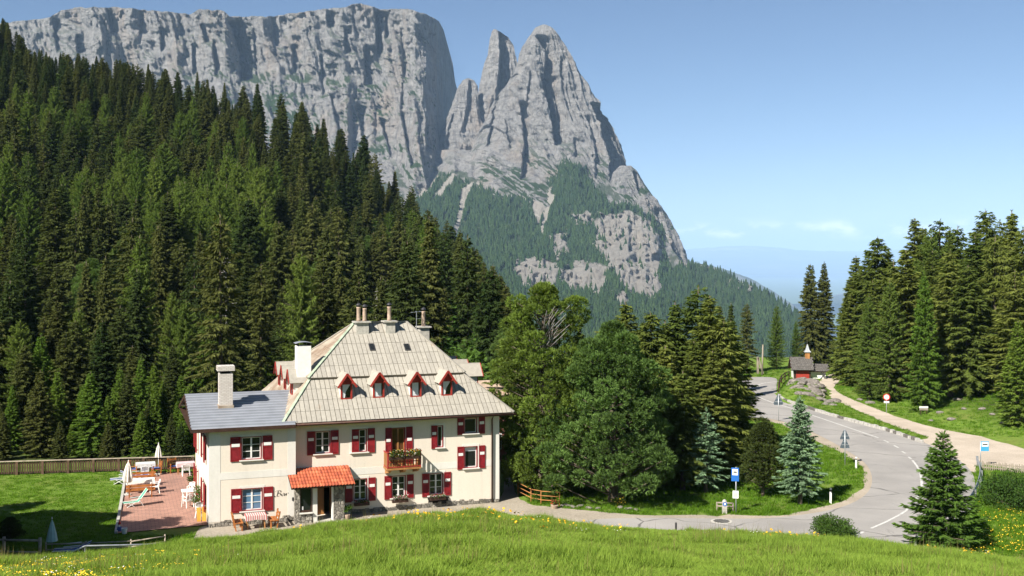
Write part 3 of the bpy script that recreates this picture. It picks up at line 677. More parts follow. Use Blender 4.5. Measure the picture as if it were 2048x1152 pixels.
def tufty(seed, centres, radii, n_per, needle=.24, width=.035, per_tuft=9, upness=.6):
    """pine crowns: separate cushions; brush-like tufts cover the outside and top of each cushion"""
    rs = R(seed); Vs, Ts = [], []
    for (c, r, n) in zip(centres, radii, n_per):
        d = rs.normal(size=(n, 3)); d[:, 2] += .35; d /= np.linalg.norm(d, axis=1)[:, None]
        p = np.array(c) + d * np.array(r) * (.78 + .27 * rs.rand(n, 1))
        ax = d + np.array([0, 0, upness]); ax /= np.linalg.norm(ax, axis=1)[:, None]; cush = .15 + .5 * rs.rand(); tone = cush + .3 * (rs.rand(n) - .2)
        for k in range(per_tuft):
            dd = ax + rs.normal(size=(n, 3)) * .42
            v, _ = blades(p, dd, needle * (.7 + .6 * rs.rand(n)), width, np.array([[.1, .2, 1.0]]), rs)
            Vs.append(v); Ts.append(np.repeat(np.clip(tone + (rs.rand(n) - .5) * .3, 0, 1), 4))
    V = np.concatenate(Vs); return V, np.arange(len(V)).reshape(-1, 4), np.concatenate(Ts)
def leaves(seed, centres, radii, n_per, size=.11):
    rs = R(seed); Vs, Ts = [], []
    for (c, r, n) in zip(centres, radii, n_per):
        d = rs.normal(size=(n, 3)); d /= np.linalg.norm(d, axis=1)[:, None]; p = np.array(c) + d * np.array(r) * (rs.rand(n, 1) ** .45)
        dd = d + rs.normal(size=(n, 3)) * .8 + np.array([0, 0, .2])
        v, _ = blades(p, dd, size * (.7 + .7 * rs.rand(n)), size * .62, np.array([[.1, .2, 1.0]]), rs); Vs.append(v); Ts.append(np.repeat(rs.rand(n), 4))
    V = np.concatenate(Vs); return V, np.arange(len(V)).reshape(-1, 4), np.concatenate(Ts)

PROTO = {}
def add_proto(key, crown, trunk, m_crown, m_trunk, h):
    crown.materials.append(m_crown); trunk.materials.append(m_trunk); PROTO[key] = (crown, trunk, h)
def mk_spruce(key, seed, mat, r0=.24, **kw):
    V, f, t, limbs = spruce(seed, **kw); h = kw.get('h', 20.0)
    add_proto(key, leafy_mesh('needle_crown', V, f, t), trunk_mesh('trunk', h, r0, kink=.4, seed=seed, limbs=limbs), mat, M_BARK, h)
# tall forest spruces
for i in range(7):
    mk_spruce('spruce%d' % i, 10 + i, M_SPRUCE, h=20.0, rad=[2.9, 3.4, 2.5, 3.1, 3.6, 2.7, 3.3][i], dens=[1, .9, 1, .68, .85, .6, .75][i], droop=[.42, .5, .6, .4, .32, .55, .45][i], bare=[.04, .08, .03, .14, .05, .2, .1][i], power=[.8, .7, .9, .62, .95, .6, .75][i],
              length=[.62, .7, .58, .72, .66, .75, .7][i], width=.16, gap=[.42, .5, .42, .56, .5, .62, .52][i], ragged=[.25, .35, .3, .45, .3, .5, .4][i], hang=[.35, .5, .6, .4, .3, .7, .45][i])
for i in range(3):
    mk_spruce('larch%d' % i, 30 + i, M_LARCH, h=20.0, rad=[3.0, 2.7, 3.3][i], dens=.95, droop=.22, bare=.06, power=[.62, .7, .55][i], length=.46, width=.085, hang=.75, gap=.40, up_tip=.5, ragged=.4)
for i in range(2):
    mk_spruce('young%d' % i, 40 + i, M_YOUNG, r0=.16, h=12.0, rad=[2.3, 2.0][i], dens=1.05, droop=.25, bare=.02, length=.42, width=.11, gap=.30, power=.9)
mk_spruce('blue0', 50, M_BLUE, r0=.16, h=6.3, rad=1.62, dens=1.15, droop=.26, bare=.13, length=.36, width=.105, gap=.235, power=.80, hang=.15, ragged=.32)
mk_spruce('blue1', 51, M_BLUE, r0=.13, h=5.5, rad=1.35, dens=.95, droop=.30, bare=.16, length=.34, width=.09, gap=.27, power=.8, hang=.15, ragged=.4)
mk_spruce('near', 52, M_NEAR, r0=.16, h=6.2, rad=2.1, dens=1.45, droop=.16, bare=.02, length=.40, width=.085, gap=.30, power=1.0, hang=.12, up_tip=.35, ragged=.3)
# pines: cushions of tufts on limbs
DEADL = {}
def pine(seed, h, rad, prof, n_c, sz, per, needle, mat, key, r0, base=.1, dead_top=False):
    rs = R(seed); cs, rr, nn, limbs, dead = [], [], [], [], []
    for i in range(n_c):
        t = base + (1 - base) * ((i + .5) / n_c); R_ = rad * np.interp(t, prof[0], prof[1]); az = i * 2.39996 + rs.rand() * .5
        q = R_ * (.72 + .36 * rs.rand()) * (.84 + .26 * math.sin(az * 3 + t * 9)) if t < .93 else R_ * .4 * rs.rand()
        c = (math.cos(az) * q, math.sin(az) * q, h * t + (rs.rand() - .5) * .5)
        if dead_top and .70 < t < .90 and c[1] < .3 and abs(c[0] - .3) < .85: 
            dead.append(((0, 0, c[2] - 1.2), (c[0] * .9, c[1] - .9, c[2] + .4), .045, .012)); dead.append(((c[0] * .5, c[1] * .5 - .3, c[2] - .5), (c[0] * 1.2 + .5, c[1] - .8, c[2] + .7), .03, .01))
            dead.append(((c[0] * .5, c[1] * .5 - .3, c[2] - .5), (c[0] * 1.2 - .6, c[1] - .8, c[2] + .5), .03, .01)); continue
        s_ = sz * (.75 + .5 * rs.rand()); cs.append(c); rr.append((s_, s_, s_ * .66)); nn.append(int(per * (s_ / sz) ** 2)); limbs.append(((0, 0, c[2] - .5 * q), c, .05, .02))
    V, f, t = tufty(seed + 1, cs, rr, nn, needle, needle * .22, per_tuft=8)
    add_proto(key, leafy_mesh('needle_crown', V, f, t), trunk_mesh('trunk', h * .95, r0, kink=.6, seed=seed, limbs=limbs), mat, M_BARK, h)
    if dead:
        mb = MB()
        for p_, q_, ra, rb in dead: mb.tube([p_, tuple((np.array(p_) + np.array(q_)) / 2), q_], [ra, (ra + rb) / 2, rb], 5)
        DEADL[key] = mb.mesh('dead_branches', True); DEADL[key].materials.append(M_GREYBARK)
pine(60, 14.0, 3.2, ([0, .1, .35, .6, .85, .95, 1], [.7, .95, 1, .95, .82, .62, .25]), 185, .62, 90, .25, M_PINE, 'stone0', .34, .05, True)
pine(61, 11.2, 4.1, ([0, .1, .3, .55, .8, 1], [.6, .95, 1, .85, .55, .15]), 185, .66, 90, .25, M_PINE2, 'stone1', .30, .13)
pine(62, 4.6, 1.35, ([0, .25, .5, .8, 1], [.55, 1, .85, .5, .1]), 80, .42, 40, .20, M_DARKPINE, 'mpine0', .10, .22)
pine(63, 4.2, 1.5, ([0, .2, .5, .8, 1], [.5, 1, .95, .6, .15]), 80, .45, 40, .20, M_DARKPINE, 'mpine1', .10, .12)
# leafy bushes and hillside alders
def bush(key, seed, rx, rz, n_c, per, size, mat=None):
    rs = R(seed); cs, rr, limbs = [], [], []
    for i in range(n_c):
        a, q = rs.rand() * 6.28, rs.rand() ** .5; c = (math.cos(a) * q * rx, math.sin(a) * q * rx, rz * (.25 + .75 * rs.rand() * (1.05 - .6 * q ** 2)))
        cs.append(c); rr.append((rx * .30,) * 2 + (rz * .22,)); limbs.append(((0, 0, 0), c, .025, .008))
    V, f, t = leaves(seed + 1, cs, rr, [per] * n_c, size)
    add_proto(key, leafy_mesh('leaf_crown', V, f, t), trunk_mesh('stem', rz * .5, .04, seed=seed, limbs=limbs, n=5), mat or M_LEAF, M_BARK, rz)
bush('alder0', 70, 3.0, 5.0, 40, 150, .30); bush('alder1', 71, 2.4, 4.0, 34, 150, .28); bush('bush0', 72, 1.5, 1.75, 46, 190, .115); bush('bush1', 73, 2.6, 2.3, 70, 190, .13)
# dead standing spruce
def snag(key, seed, h):
    rs = R(seed); mb = MB(); mb.tube([(0, 0, -.3), (.05, 0, h * .5), (0, .05, h)], [.2, .12, .02], 7)
    z = h * .18
    while z < h * .97:
        for b in range(3):
            a = rs.rand() * 6.28; L = 2.2 * (1 - z / h) ** .7 * (.5 + .6 * rs.rand()) + .1; zz = z + rs.rand() * .3
            e1 = (math.cos(a) * L * .6, math.sin(a) * L * .6, zz - .18 * L); e2 = (math.cos(a) * L, math.sin(a) * L, zz - .12 * L)
            mb.tube([(0, 0, zz), e1, e2], [.035, .022, .008], 4, False)
            for q in range(4):
                s_ = .3 + .65 * rs.rand(); p = (e2[0] * s_, e2[1] * s_, zz - .16 * L * s_); w = .55 * L * (1.1 - s_)
                mb.tube([p, (p[0] - math.sin(a) * w * (1 if q % 2 else -1) + math.cos(a) * w * .6, p[1] + math.cos(a) * w * (1 if q % 2 else -1) + math.sin(a) * w * .6, p[2] - .3 * w)], [.014, .006], 3, False)
        z += .38
    me = mb.mesh('bare_trunk'); me.materials.append(M_GREYBARK); PROTO[key] = (None, me, h)
snag('snag', 80, 12.0)

def tree(name, key, x, y, height, label, cat='tree', group=None, rz=0.0, sx=1.0, z=None, sink=.05, mat=None):
    crown, trunk, h = PROTO[key]; s = height / h
    o = empty(name, (x, y, (float(H(x, y)) if z is None else z) - sink), rz, label, cat, group); o.scale = (s * sx, s * sx, s)
    if crown is not None:
        c_ = link('leaf_crown' if 'leaf' in crown.name else 'crown', crown, o)
        if mat is not None: c_.material_slots[0].link = 'OBJECT'; c_.material_slots[0].material = mat
        link('stem' if 'stem' in trunk.name else 'trunk', trunk, o)
    else: link('bare_trunk', trunk, o)
    if key in DEADL: link('dead_branches', DEADL[key], o)
    return o
def tree_px(name, key, px, py, top, label, cat='tree', group=None, Y=None, rz=None, sx=1.0, mat=None):
    """foot pixel on the level ground (or given distance), top pixel -> a tree of the height that follows"""
    if Y is None: x, y, _ = px2g(px, py)
    else: x, y = (px - CX) / F * Y, Y
    z = float(H(x, y)); return tree(name, key, x, y, (HY - top) / F * y - z, label, cat, group, random.random() * 6.28 if rz is None else rz, sx, mat=mat)
random.seed(4)
# --- single trees round the road and the inn
tree_px('stone_pine', 'stone0', 1086, 985, 574, 'tall broad stone pine with a bare grey patch near its top, beside the inn', rz=0.0)
tree_px('stone_pine', 'stone1', 1226, 1003, 658, 'broad rounded bluish-green stone pine overhanging the drive')
tree_px('blue_spruce', 'blue0', 1600, 1008, 797, 'slim blue-green spruce alone on the grass inside the road bend', rz=2.0, sx=.80)
tree_px('blue_spruce', 'blue1', 1412, 985, 820, 'pale silvery spruce beside the dark trunks near the bus stop sign')
tree_px('mountain_pine', 'mpine0', 1526, 992, 850, 'small dark pine with a bare stem beside the slim blue-green spruce')
tree_px('mountain_pine', 'mpine1', 1474, 945, 838, 'small dark rounded pine behind the bare-stemmed little pine')
tree_px('roadside_spruce', 'near', 1886, 1098, 866, 'young spruce with level tiered branches in front of the road bend', rz=1.0)
tree_px('roadside_bush', 'bush0', 1664, 1080, 1030, 'low leafy bush at the mouth of the drive', 'bush')
tree_px('roadside_bush', 'bush1', 2050, 1012, 950, 'wide leafy bush below the picket fence', 'bush', sx=1.1)
G1 = 'spruces behind the stone pines'; L1 = 'tall brownish-green spruce in the clump behind the two stone pines'
for i, (p, q, tp) in enumerate([(1252, 952, 604), (1302, 958, 624), (1350, 930, 602), (1396, 925, 572), (1420, 945, 590), (1448, 950, 640), (1330, 965, 690), (1388, 955, 680), (1210, 930, 650), (1160, 930, 660), (1040, 920, 640), (1462, 905, 640), (1290, 985, 745), (1365, 980, 740), (1425, 960, 700), (1275, 940, 660), (1330, 935, 640), (1455, 930, 690)]):
    tree_px('clump_spruce', 'spruce%d' % (i % 7), p, q, tp, L1, group=G1, sx=1.5 if i < 9 else 1.6, mat=M_SPRUCE_L)
G2 = 'dark trees where the road leaves behind the clump'; L2 = 'dark spruce standing where the far road disappears'
for i, (p, q, tp) in enumerate([(1462, 800, 604), (1494, 745, 606), (1440, 790, 610), (1412, 780, 640)]): tree_px('far_road_spruce', 'spruce%d' % ((i + 2) % 7), p, q, tp, L2, group=G2, sx=.95)
tree_px('larch', 'larch0', 1553, 738, 610, 'soft green larch behind the wooden pole', sx=1.0)
for p, tp in ((1621, 528), (1648, 524)): tree_px('chapel_spruce', 'spruce%d' % (p % 2), p, 736, tp, 'one of two tall twin spruces right behind the little chapel', group='twin spruces behind the chapel', sx=.85, rz=p * 1.0)
tree_px('larch', 'larch1', 1592, 735, 640, 'low larch between the wooden pole and the twin spruces')
G3 = 'wood on the bank right of the track'; L3 = 'tall spruce in the wood on the bank above the gravel track'
for i, (p, q, tp) in enumerate([(1712, 770, 512), (1755, 775, 474), (1700, 760, 560), (1788, 790, 520), (1830, 780, 436), (1880, 785, 440), (1916, 790, 452), (1950, 800, 470), (1972, 795, 420), (2024, 800, 420), (2046, 815, 455), (1812, 800, 500), (1990, 815, 470),
                                (1900, 815, 500), (1865, 805, 500), (1935, 820, 530), (2065, 830, 500), (2030, 842, 540), (1745, 788, 560), (2100, 840, 440), (2140, 850, 430), (1775, 770, 505), (1845, 770, 455), (1900, 770, 455), (2000, 775, 440), (1690, 750, 600)]):
    tree_px('bank_spruce', 'spruce%d' % (i % 7), p, q, tp, L3, group=G3, sx=[1.25, 1.4, 1.2, 1.5][i % 4], mat=M_SPRUCE_L)
for p, q, tp, k in ((1780, 805, 560, 0), (1738, 800, 590, 1), (1862, 790, 470, 2)): tree_px('bank_larch', 'larch%d' % k, p, q, tp, 'drooping yellow-green larch at the edge of the bank wood', group='larches in the bank wood', sx=1.15)
tree_px('bank_spruce', 'young0', 1848, 828, 545, 'spruce with a long bare lower stem at the front of the bank wood', sx=.72)
tree_px('bank_spruce', 'young1', 2036, 868, 640, 'bushy spruce beside the bench on the bank', sx=1.2)
# --- wood on the hill behind the inn
G4, L4 = 'spruces on the hill behind the inn', 'dark spruce on the wooded slope between the inn and the hill crest'
G5, L5 = 'larches on the hill behind the inn', 'light green feathery larch among the dark spruces of the hill'
front = [('y', 82, 905, 668), ('s', 150, 880, 640), ('s', 190, 880, 660), ('l', 158, 850, 615), ('y', 240, 912, 735), ('y', 282, 910, 716), ('s', 20, 870, 560), ('s', 345, 870, 690), ('l', 372, 850, 600), ('l', 432, 830, 580), ('y', 405, 850, 680), ('y', 497, 820, 695),
         ('l', 640, 760, 572), ('s', 580, 800, 590), ('s', 712, 760, 560), ('y', 540, 830, 700), ('s', 470, 800, 610), ('s', 560, 790, 640), ('s', 888, 780, 575), ('y', 925, 800, 655), ('s', 905, 790, 640), ('s', 115, 840, 600), ('l', 280, 800, 470), ('s', 60, 830, 590),
         ('y', 180, 905, 800), ('y', 325, 880, 760), ('s', -20, 880, 620), ('s', 240, 850, 610), ('y', 720, 740, 640), ('s', 770, 730, 560), ('y', 690, 770, 660), ('s', 950, 800, 700), ('l', 40, 880, 640), ('y', 25, 912, 770), ('y', 115, 914, 740), ('y', 215, 914, 790), ('s', 50, 908, 690), ('y', 310, 914, 770), ('y', 355, 912, 800), ('s', 130, 906, 660), ('y', -20, 912, 760), ('s', 265, 905, 690), ('s', 205, 900, 640), ('y', 160, 915, 830), ('y', 75, 915, 840), ('y', 285, 915, 840), ('y', 335, 915, 850)]
taken = []
for i, (k, p, q, tp) in enumerate(front):
    Yd = np.interp(q, [720, 800, 850, 905, 915], [150, 118, 104, 90, 86]); x, y = (p - CX) / F * Yd, Yd; taken.append((x, y))
    key, nm, lb, gr, s_ = {'y': ('young%d' % (i % 2), 'foot_spruce', 'fresh green spruce at the foot of the wooded hill', 'spruces at the foot of the hill', 1.05), 's': ('spruce%d' % (i % 7), 'hill_spruce', L4, G4, 1.2), 'l': ('larch%d' % (i % 3), 'hill_larch', L5, G5, 1.15)}[k]
    z = float(H(x, y)); tree(nm, key, x, y, (HY - tp) / F * y - z, lb, 'tree', gr, random.random() * 6.28, s_)
tree_px('dead_spruce', 'snag', 966, 790, 665, 'bare grey dead spruce behind the right end of the inn roof', Y=112)
tree_px('dead_spruce', 'snag', 811, 690, 552, 'bare grey dead spruce on the hill above the roof aerial', Y=150)
rs = R(77); ft = []
for _ in range(900):                                              # thicket of young trees right behind the fence
    p, y = -70 + 470 * rs.rand(), 81.5 + 18 * rs.rand(); x = (p - CX) / F * y
    if any((x - a) ** 2 + (y - b) ** 2 < 2.1 ** 2 for a, b in ft) or len(ft) > 90: continue
    ft.append((x, y)); tree('foot_spruce', 'young%d' % (len(ft) % 2), x, y, 2.4 + 4.5 * rs.rand() ** 1.5, 'fresh green spruce at the foot of the wooded hill', 'tree', 'spruces at the foot of the hill', rs.rand() * 6.28, 1.25, mat=None if rs.rand() < .4 else M_SPRUCE)
L4C, _ = 'dark spruce on the crest of the wooded hill, its top against the cliffs', 'dark spruce on the lower wooded slope between the inn and the hill crest'
rs = R(99); pts = []; tries = 0; nS = nL = nA = 0; extra = []
from collections import defaultdict
cell = defaultdict(list)
for a, b in taken: cell[(int(a // 9), int(b // 9))].append((a, b))
while tries < 30000:
    tries += 1
    y = 98 + 302 * rs.rand() ** .75; p = -90 + 1110 * rs.rand(); x = (p - CX) / F * y
    Yr = np.interp(x, [-200, 0], [385, 305])
    if y > Yr + 14: continue
    gap_ = 4.1 + 1.8 * rs.rand(); cx_, cy_ = int(x // 9), int(y // 9)
    if any((x - a) ** 2 + (y - b) ** 2 < gap_ ** 2 for i_ in (-1, 0, 1) for j_ in (-1, 0, 1) for a, b in cell[(cx_ + i_, cy_ + j_)]): continue
    z = float(H(x, y)); yi = HY - F * z / y
    if (524 < p < 556 and 290 < yi < 350): continue                                        # the bare earth patch
    if 835 < p < 930 and 520 < yi < 600 and rs.rand() < .8: continue                        # steep grass
    if 0 <= p < 60 and 760 < yi < 830: continue
    cell[(cx_, cy_)].append((x, y))
    edge = float(sstep(y, Yr - 60, Yr)); hgt = (11.5 + 7.0 * rs.rand() + 2.5 * rs.rand()) * (1 + .05 * edge)
    lar = (fbm(x / 30, y / 30, 0, 3, 71) > .57 or rs.rand() < .06) if p < 560 else rs.rand() < .10
    hgt = hgt * (.62 + .30 * rs.rand() if rs.rand() < .35 else 1.02)
    cap_y = np.interp(p, [-90, 0, 30, 60, 120, 200, 330, 420, 520, 600, 700, 760, 800, 850, 900, 950, 1000, 1030], [10, 30, 58, 92, 100, 112, 128, 138, 160, 180, 222, 290, 330, 385, 435, 480, 545, 600]) + 22 * rs.rand() * (p > 40)
    hgt = min(hgt, (HY - cap_y) / F * y - z)
    if hgt < 5: continue
    if 690 < p < 1000 and rs.rand() < .30 and y < Yr - 25: kind = 'a'
    elif lar: kind = 'l'
    else: kind = 's'
    extra.append((y * (1 if kind != 'a' else .5) - hgt * 4, x, y, hgt, kind, edge, rs.rand() * 6.28, .78 + .42 * rs.rand(), rs.randint(7), p))
extra.sort(); rest = []; nT = nP = 0
for (_, x, y, hgt, kind, edge, rz, sx, ki, p) in extra:
    if kind == 'a' and nA < 60: tree('hill_alder', 'alder%d' % (ki % 2), x, y, 3.2 + 3 * sx, 'leafy green alder bush on the steep right flank of the wooded hill', 'bush', 'alder bushes on the hill flank', rz, 1.3); nA += 1
    elif kind == 'l' and nL < 130: tree('hill_larch', 'larch%d' % (ki % 3), x, y, hgt * 1.05, L5, 'tree', G5, rz, sx); nL += 1
    elif kind == 's' and (nS < 255 or edge > .75) and nS < 300: tree('hill_spruce', 'spruce%d' % ki, x, y, hgt, L4C if edge > .75 else L4, 'tree', 'spruces on the crest of the hill' if edge > .75 else G4, rz, sx); nS += 1
    else: rest.append((x, y, hgt, rz, sx, ki))
    nT += 1
    if nT % 13 == 5 and y < 330 and nP < 26: tree('hill_pine', 'stone%d' % (ki % 2), x + 2.6, y - 1.5, hgt * .66, 'round-crowned stone pine among the spruces of the hill', 'tree', 'stone pines on the hill', rz, .9, mat=M_DARKPINE if ki % 3 == 0 else None); nP += 1
    if nT % 67 == 9 and y < 300: tree('dead_spruce', 'snag', x - 2.2, y - 2.5, hgt * .95, 'bare grey dead spruce among the living trees of the hill', 'tree', 'dead spruces on the hill', rz, 1.0)
print('hill trees', nS, nL, nA, len(rest), tries)
HILL_REST = rest
# alder scrub round the inn's right back corner
for i, (p, q) in enumerate([(950, 770), (985, 790), (930, 700), (980, 730), (890, 690), (1000, 860), (1005, 760)]):
    tree_px('hill_alder', 'alder%d' % (i % 2), p, q, q - 75, 'leafy green alder bush on the steep right flank of the wooded hill', 'bush', 'alder bushes on the hill flank', Y=[105, 98, 130, 120, 140, 88, 104][i], sx=1.3)
# trees left of the frame that shade the patio
for i, (x, y, h) in enumerate([(-33.5, 52.5, 14.5), (-30.0, 51.0, 14.0), (-28.2, 49.2, 14.8), (-36.5, 54, 13.5), (-40, 55, 15), (-44, 56, 15), (-48, 57, 15.5)]):
    tree('shade_spruce', 'spruce%d' % (i % 7), x, y, h, 'spruce in the row left of the lawn shading patio and grass', 'tree', 'row of spruces beside the lawn', i * 1.1, 1.7)

# ------------------------------------------------------------------ scattered stuff (grass, flowers, far forest)
def proto_obj(name, me, mat):
    me.materials.append(mat); return bpy.data.objects.new(name, me)
def scatter(name, pts, rot, scl, idx, protos, mat=None):
    me = bpy.data.meshes.new(name); n = len(pts); me.vertices.add(n); me.vertices.foreach_set('co', np.asarray(pts, np.float32).ravel())
    a = me.attributes.new('rot', 'FLOAT_VECTOR', 'POINT'); a.data.foreach_set('vector', np.asarray(rot, np.float32).ravel())
    a = me.attributes.new('scl', 'FLOAT_VECTOR', 'POINT'); a.data.foreach_set('vector', np.asarray(scl, np.float32).ravel())
    a = me.attributes.new('pick', 'INT', 'POINT'); a.data.foreach_set('value', np.asarray(idx, np.int32))
    col = bpy.data.collections.new(name + '_kinds')
    for p in protos: col.objects.link(p)
    ng = bpy.data.node_groups.new(name + '_scatter', 'GeometryNodeTree')
    ng.interface.new_socket('Geometry', in_out='INPUT', socket_type='NodeSocketGeometry'); ng.interface.new_socket('Geometry', in_out='OUTPUT', socket_type='NodeSocketGeometry')
    N, L = ng.nodes, ng.links; gi, go = N.new('NodeGroupInput'), N.new('NodeGroupOutput')
    ci = N.new('GeometryNodeCollectionInfo'); ci.inputs['Collection'].default_value = col; ci.inputs['Separate Children'].default_value = True; ci.inputs['Reset Children'].default_value = True
    ip = N.new('GeometryNodeInstanceOnPoints'); ip.inputs['Pick Instance'].default_value = True
    def na(nm, ty): q = N.new('GeometryNodeInputNamedAttribute'); q.data_type = ty; q.inputs['Name'].default_value = nm; return q.outputs['Attribute']
    er = N.new('FunctionNodeEulerToRotation'); L.new(na('rot', 'FLOAT_VECTOR'), er.inputs[0]); L.new(er.outputs[0], ip.inputs['Rotation'])
    L.new(na('scl', 'FLOAT_VECTOR'), ip.inputs['Scale']); L.new(na('pick', 'INT'), ip.inputs['Instance Index'])
    L.new(gi.outputs[0], ip.inputs['Points']); L.new(ci.outputs[0], ip.inputs['Instance']); L.new(ip.outputs[0], go.inputs[0])
    o = link(name, me); md = o.modifiers.new('scatter', 'NODES'); md.node_group = ng; tag(o, kind='stuff'); return o
# the remaining trees of the hill wood, standing behind the others
if HILL_REST:
    hr_ = np.array([r_[:5] for r_ in HILL_REST]); kk_ = np.array([r_[5] % 4 for r_ in HILL_REST]); n = len(hr_)
    scatter('hill_wood', np.stack([hr_[:, 0], hr_[:, 1], H(hr_[:, 0], hr_[:, 1]) - .1], 1), np.c_[np.zeros((n, 2)), hr_[:, 3]], np.c_[hr_[:, 4], hr_[:, 4], np.ones(n)] * (hr_[:, 2] / 20.0)[:, None], kk_, [bpy.data.objects.new('wood_spruce', PROTO['spruce%d' % k][0]) for k in range(4)])
# far forest on the mountain's foot
def far_tree(seed):
    rs = R(seed); v, f = [], []
    for k, (z0, z1, r) in enumerate(((0, .5, .21), (.2, .72, .165), (.42, .88, .115), (.62, 1.0, .07))):
        b = len(v); n = 7
        for i in range(n): a = 6.283 * i / n + rs.rand(); q = r * (.7 + .6 * rs.rand()); v.append((math.cos(a) * q, math.sin(a) * q, z0 + .1 * rs.rand()))
        v.append((0, 0, z1)); f += [(b + i, b + (i + 1) % n, b + n) for i in range(n)]
    me = np_mesh('far_conifer', v, f); attr(me, 'tone', rs.rand(len(v))); return me
M_FARTREE = foliage('far_conifer_needles', (0.014, 0.032, 0.015), (0.040, 0.066, 0.024), 0.08, scale=.002)
rs = R(5); n = 46000
px_ = 780 + 880 * rs.rand(n); py_ = 315 + 455 * rs.rand(n) ** 1.15
Ys, rkk = skirt(px_, py_)
scr = np.zeros(n, bool)
for poly in SCREE_PX: scr |= inside(px_, py_, poly)
ok = inside(px_ + 14 * (rs.rand(n) - .5), py_ + 10 * (rs.rand(n) - .5), FOREST_PX) & (rkk < .5) & ~scr & (py_ > np.interp(px_, STOP[:, 0], STOP[:, 1]) + 1)
ok |= (rs.rand(n) < .045) & (rkk > .5)
den = .35 + .9 * fbm(px_ / 26, py_ / 20, 0, 3, 15); ok &= rs.rand(n) < den * np.interp(py_, [320, 450, 760], [1, .9, .75])
px_, py_, Ys = px_[ok], py_[ok], Ys[ok]; n = len(px_); hgt = (13 + 12 * rs.rand(n)) * np.interp(py_, [320, 420], [.65, 1])
pts_ = np.stack([(px_ - CX) / F * Ys, Ys, (HY - py_) / F * Ys - 2.5], 1)
print('far trees', n)
FO = scatter('mountain_forest', pts_, np.c_[np.zeros((n, 2)), rs.rand(n) * 6.28], np.c_[hgt, hgt, hgt] * np.c_[.9 + .5 * rs.rand(n), .9 + .5 * rs.rand(n), np.ones(n)], rs.randint(0, 4, n), [proto_obj('far_conifer', far_tree(k), M_FARTREE) for k in range(4)])
# ------------------------------------------------------------------ the inn
HA = math.radians(20); HO = (-6.81, 66.0, GZ)
_U, _V = (math.cos(HA), math.sin(HA)), (-math.sin(HA), math.cos(HA))
def HP(px, py, v):                            # photo pixel on the plane v behind the main front -> (u, z)
    dx, dz = (px - CX) / F, -(py - HY) / F
    t = (v + HO[0] * _V[0] + HO[1] * _V[1]) / (dx * _V[0] + _V[1])
    return (t * dx - HO[0]) * _U[0] + (t - HO[1]) * _U[1], t * dz - HO[2]
def wall_mat(name, col, stain):
    m, nt, b = mat_base(name); n1 = noise(nt, .5, 6, .65, stretch=(1, 1, .4)); n2 = noise(nt, 7, 5, .65)
    c = ramp(nt, n1, [(.3, stain), (.62, col)]); c = mixc(nt, .5, c, ramp(nt, n2, [(.3, (.92, .92, .91)), (.7, (1.05, 1.05, 1.05))]), 'MULTIPLY')
    n3 = noise(nt, 1.6, 6, .7, stretch=(2.2, 2.2, .12)); c = mixc(nt, ramp(nt, n3, [(.56, (0, 0, 0)), (.74, (.40, .40, .40))]), c, tuple(x * .72 for x in stain))
    nt.links.new(c, b.inputs['Base Color']); b.inputs['Roughness'].default_value = .92; b.inputs['Specular IOR Level'].default_value = .15
    bump(nt, b, n2, .25, .01); return m
M_WALL = wall_mat('cream_render', (0.74, 0.665, 0.575), (0.665, 0.595, 0.51)); M_TRIM = wall_mat('white_render', (0.72, 0.695, 0.65), (0.62, 0.595, 0.55))
M_RED = simple('red_paint', (0.21, 0.012, 0.016), .5, .25, 5, spec=.3); M_REDB = simple('bright_red_paint', (0.30, 0.035, 0.025), .55, .2, 5)
M_WHITE = simple('white_paint', (0.74, 0.73, 0.71), .6, .06, 4); M_BROWN = simple('dark_brown_wood', (0.045, 0.022, 0.014), .7, .3, 4)
M_WOOD = simple('honey_wood', (0.34, 0.16, 0.055), .6, .3, 3, stretch=(1, 1, .2)); M_GREYW = simple('grey_weathered_wood', (0.24, 0.205, 0.165), .9, .35, 4, stretch=(1, 1, .25), bmp=.3)
M_ORW = simple('orange_bench_wood', (0.36, 0.13, 0.035), .6, .3, 3)
M_DARK = simple('dark_interior', (0.012, 0.010, 0.009), .9, .2, 2); M_METAL = simple('galvanised_steel', (0.44, 0.46, 0.48), .45, .15, 4, metal=.6)
M_DKMETAL = simple('dark_metal', (0.06, 0.06, 0.065), .5, .2, 4, metal=.5); M_SLAB = simple('chimney_slab', (0.40, 0.38, 0.34), .9, .25, 5, bmp=.3)
M_POT = simple('clay_flue', (0.40, 0.30, 0.23), .9, .3, 4); M_COPPER = simple('rusty_brown_gutter', (0.075, 0.035, 0.025), .6, .3, 4)
def glass_mat(name, tint):
    m, nt, b = mat_base(name); b.inputs['Base Color'].default_value = (*tint, 1); b.inputs['Roughness'].default_value = .04; b.inputs['Specular IOR Level'].default_value = .55
    n = noise(nt, .7, 2); bump(nt, b, n, .06, .05); return m
M_GLASS = glass_mat('window_glass', (0.016, 0.018, 0.018)); M_GLASSB = glass_mat('blue_curtained_glass', (0.10, 0.19, 0.30)); M_CURT = simple('white_curtain', (0.60, 0.64, 0.66), .9, .12, 9, stretch=(4, 1, .4))
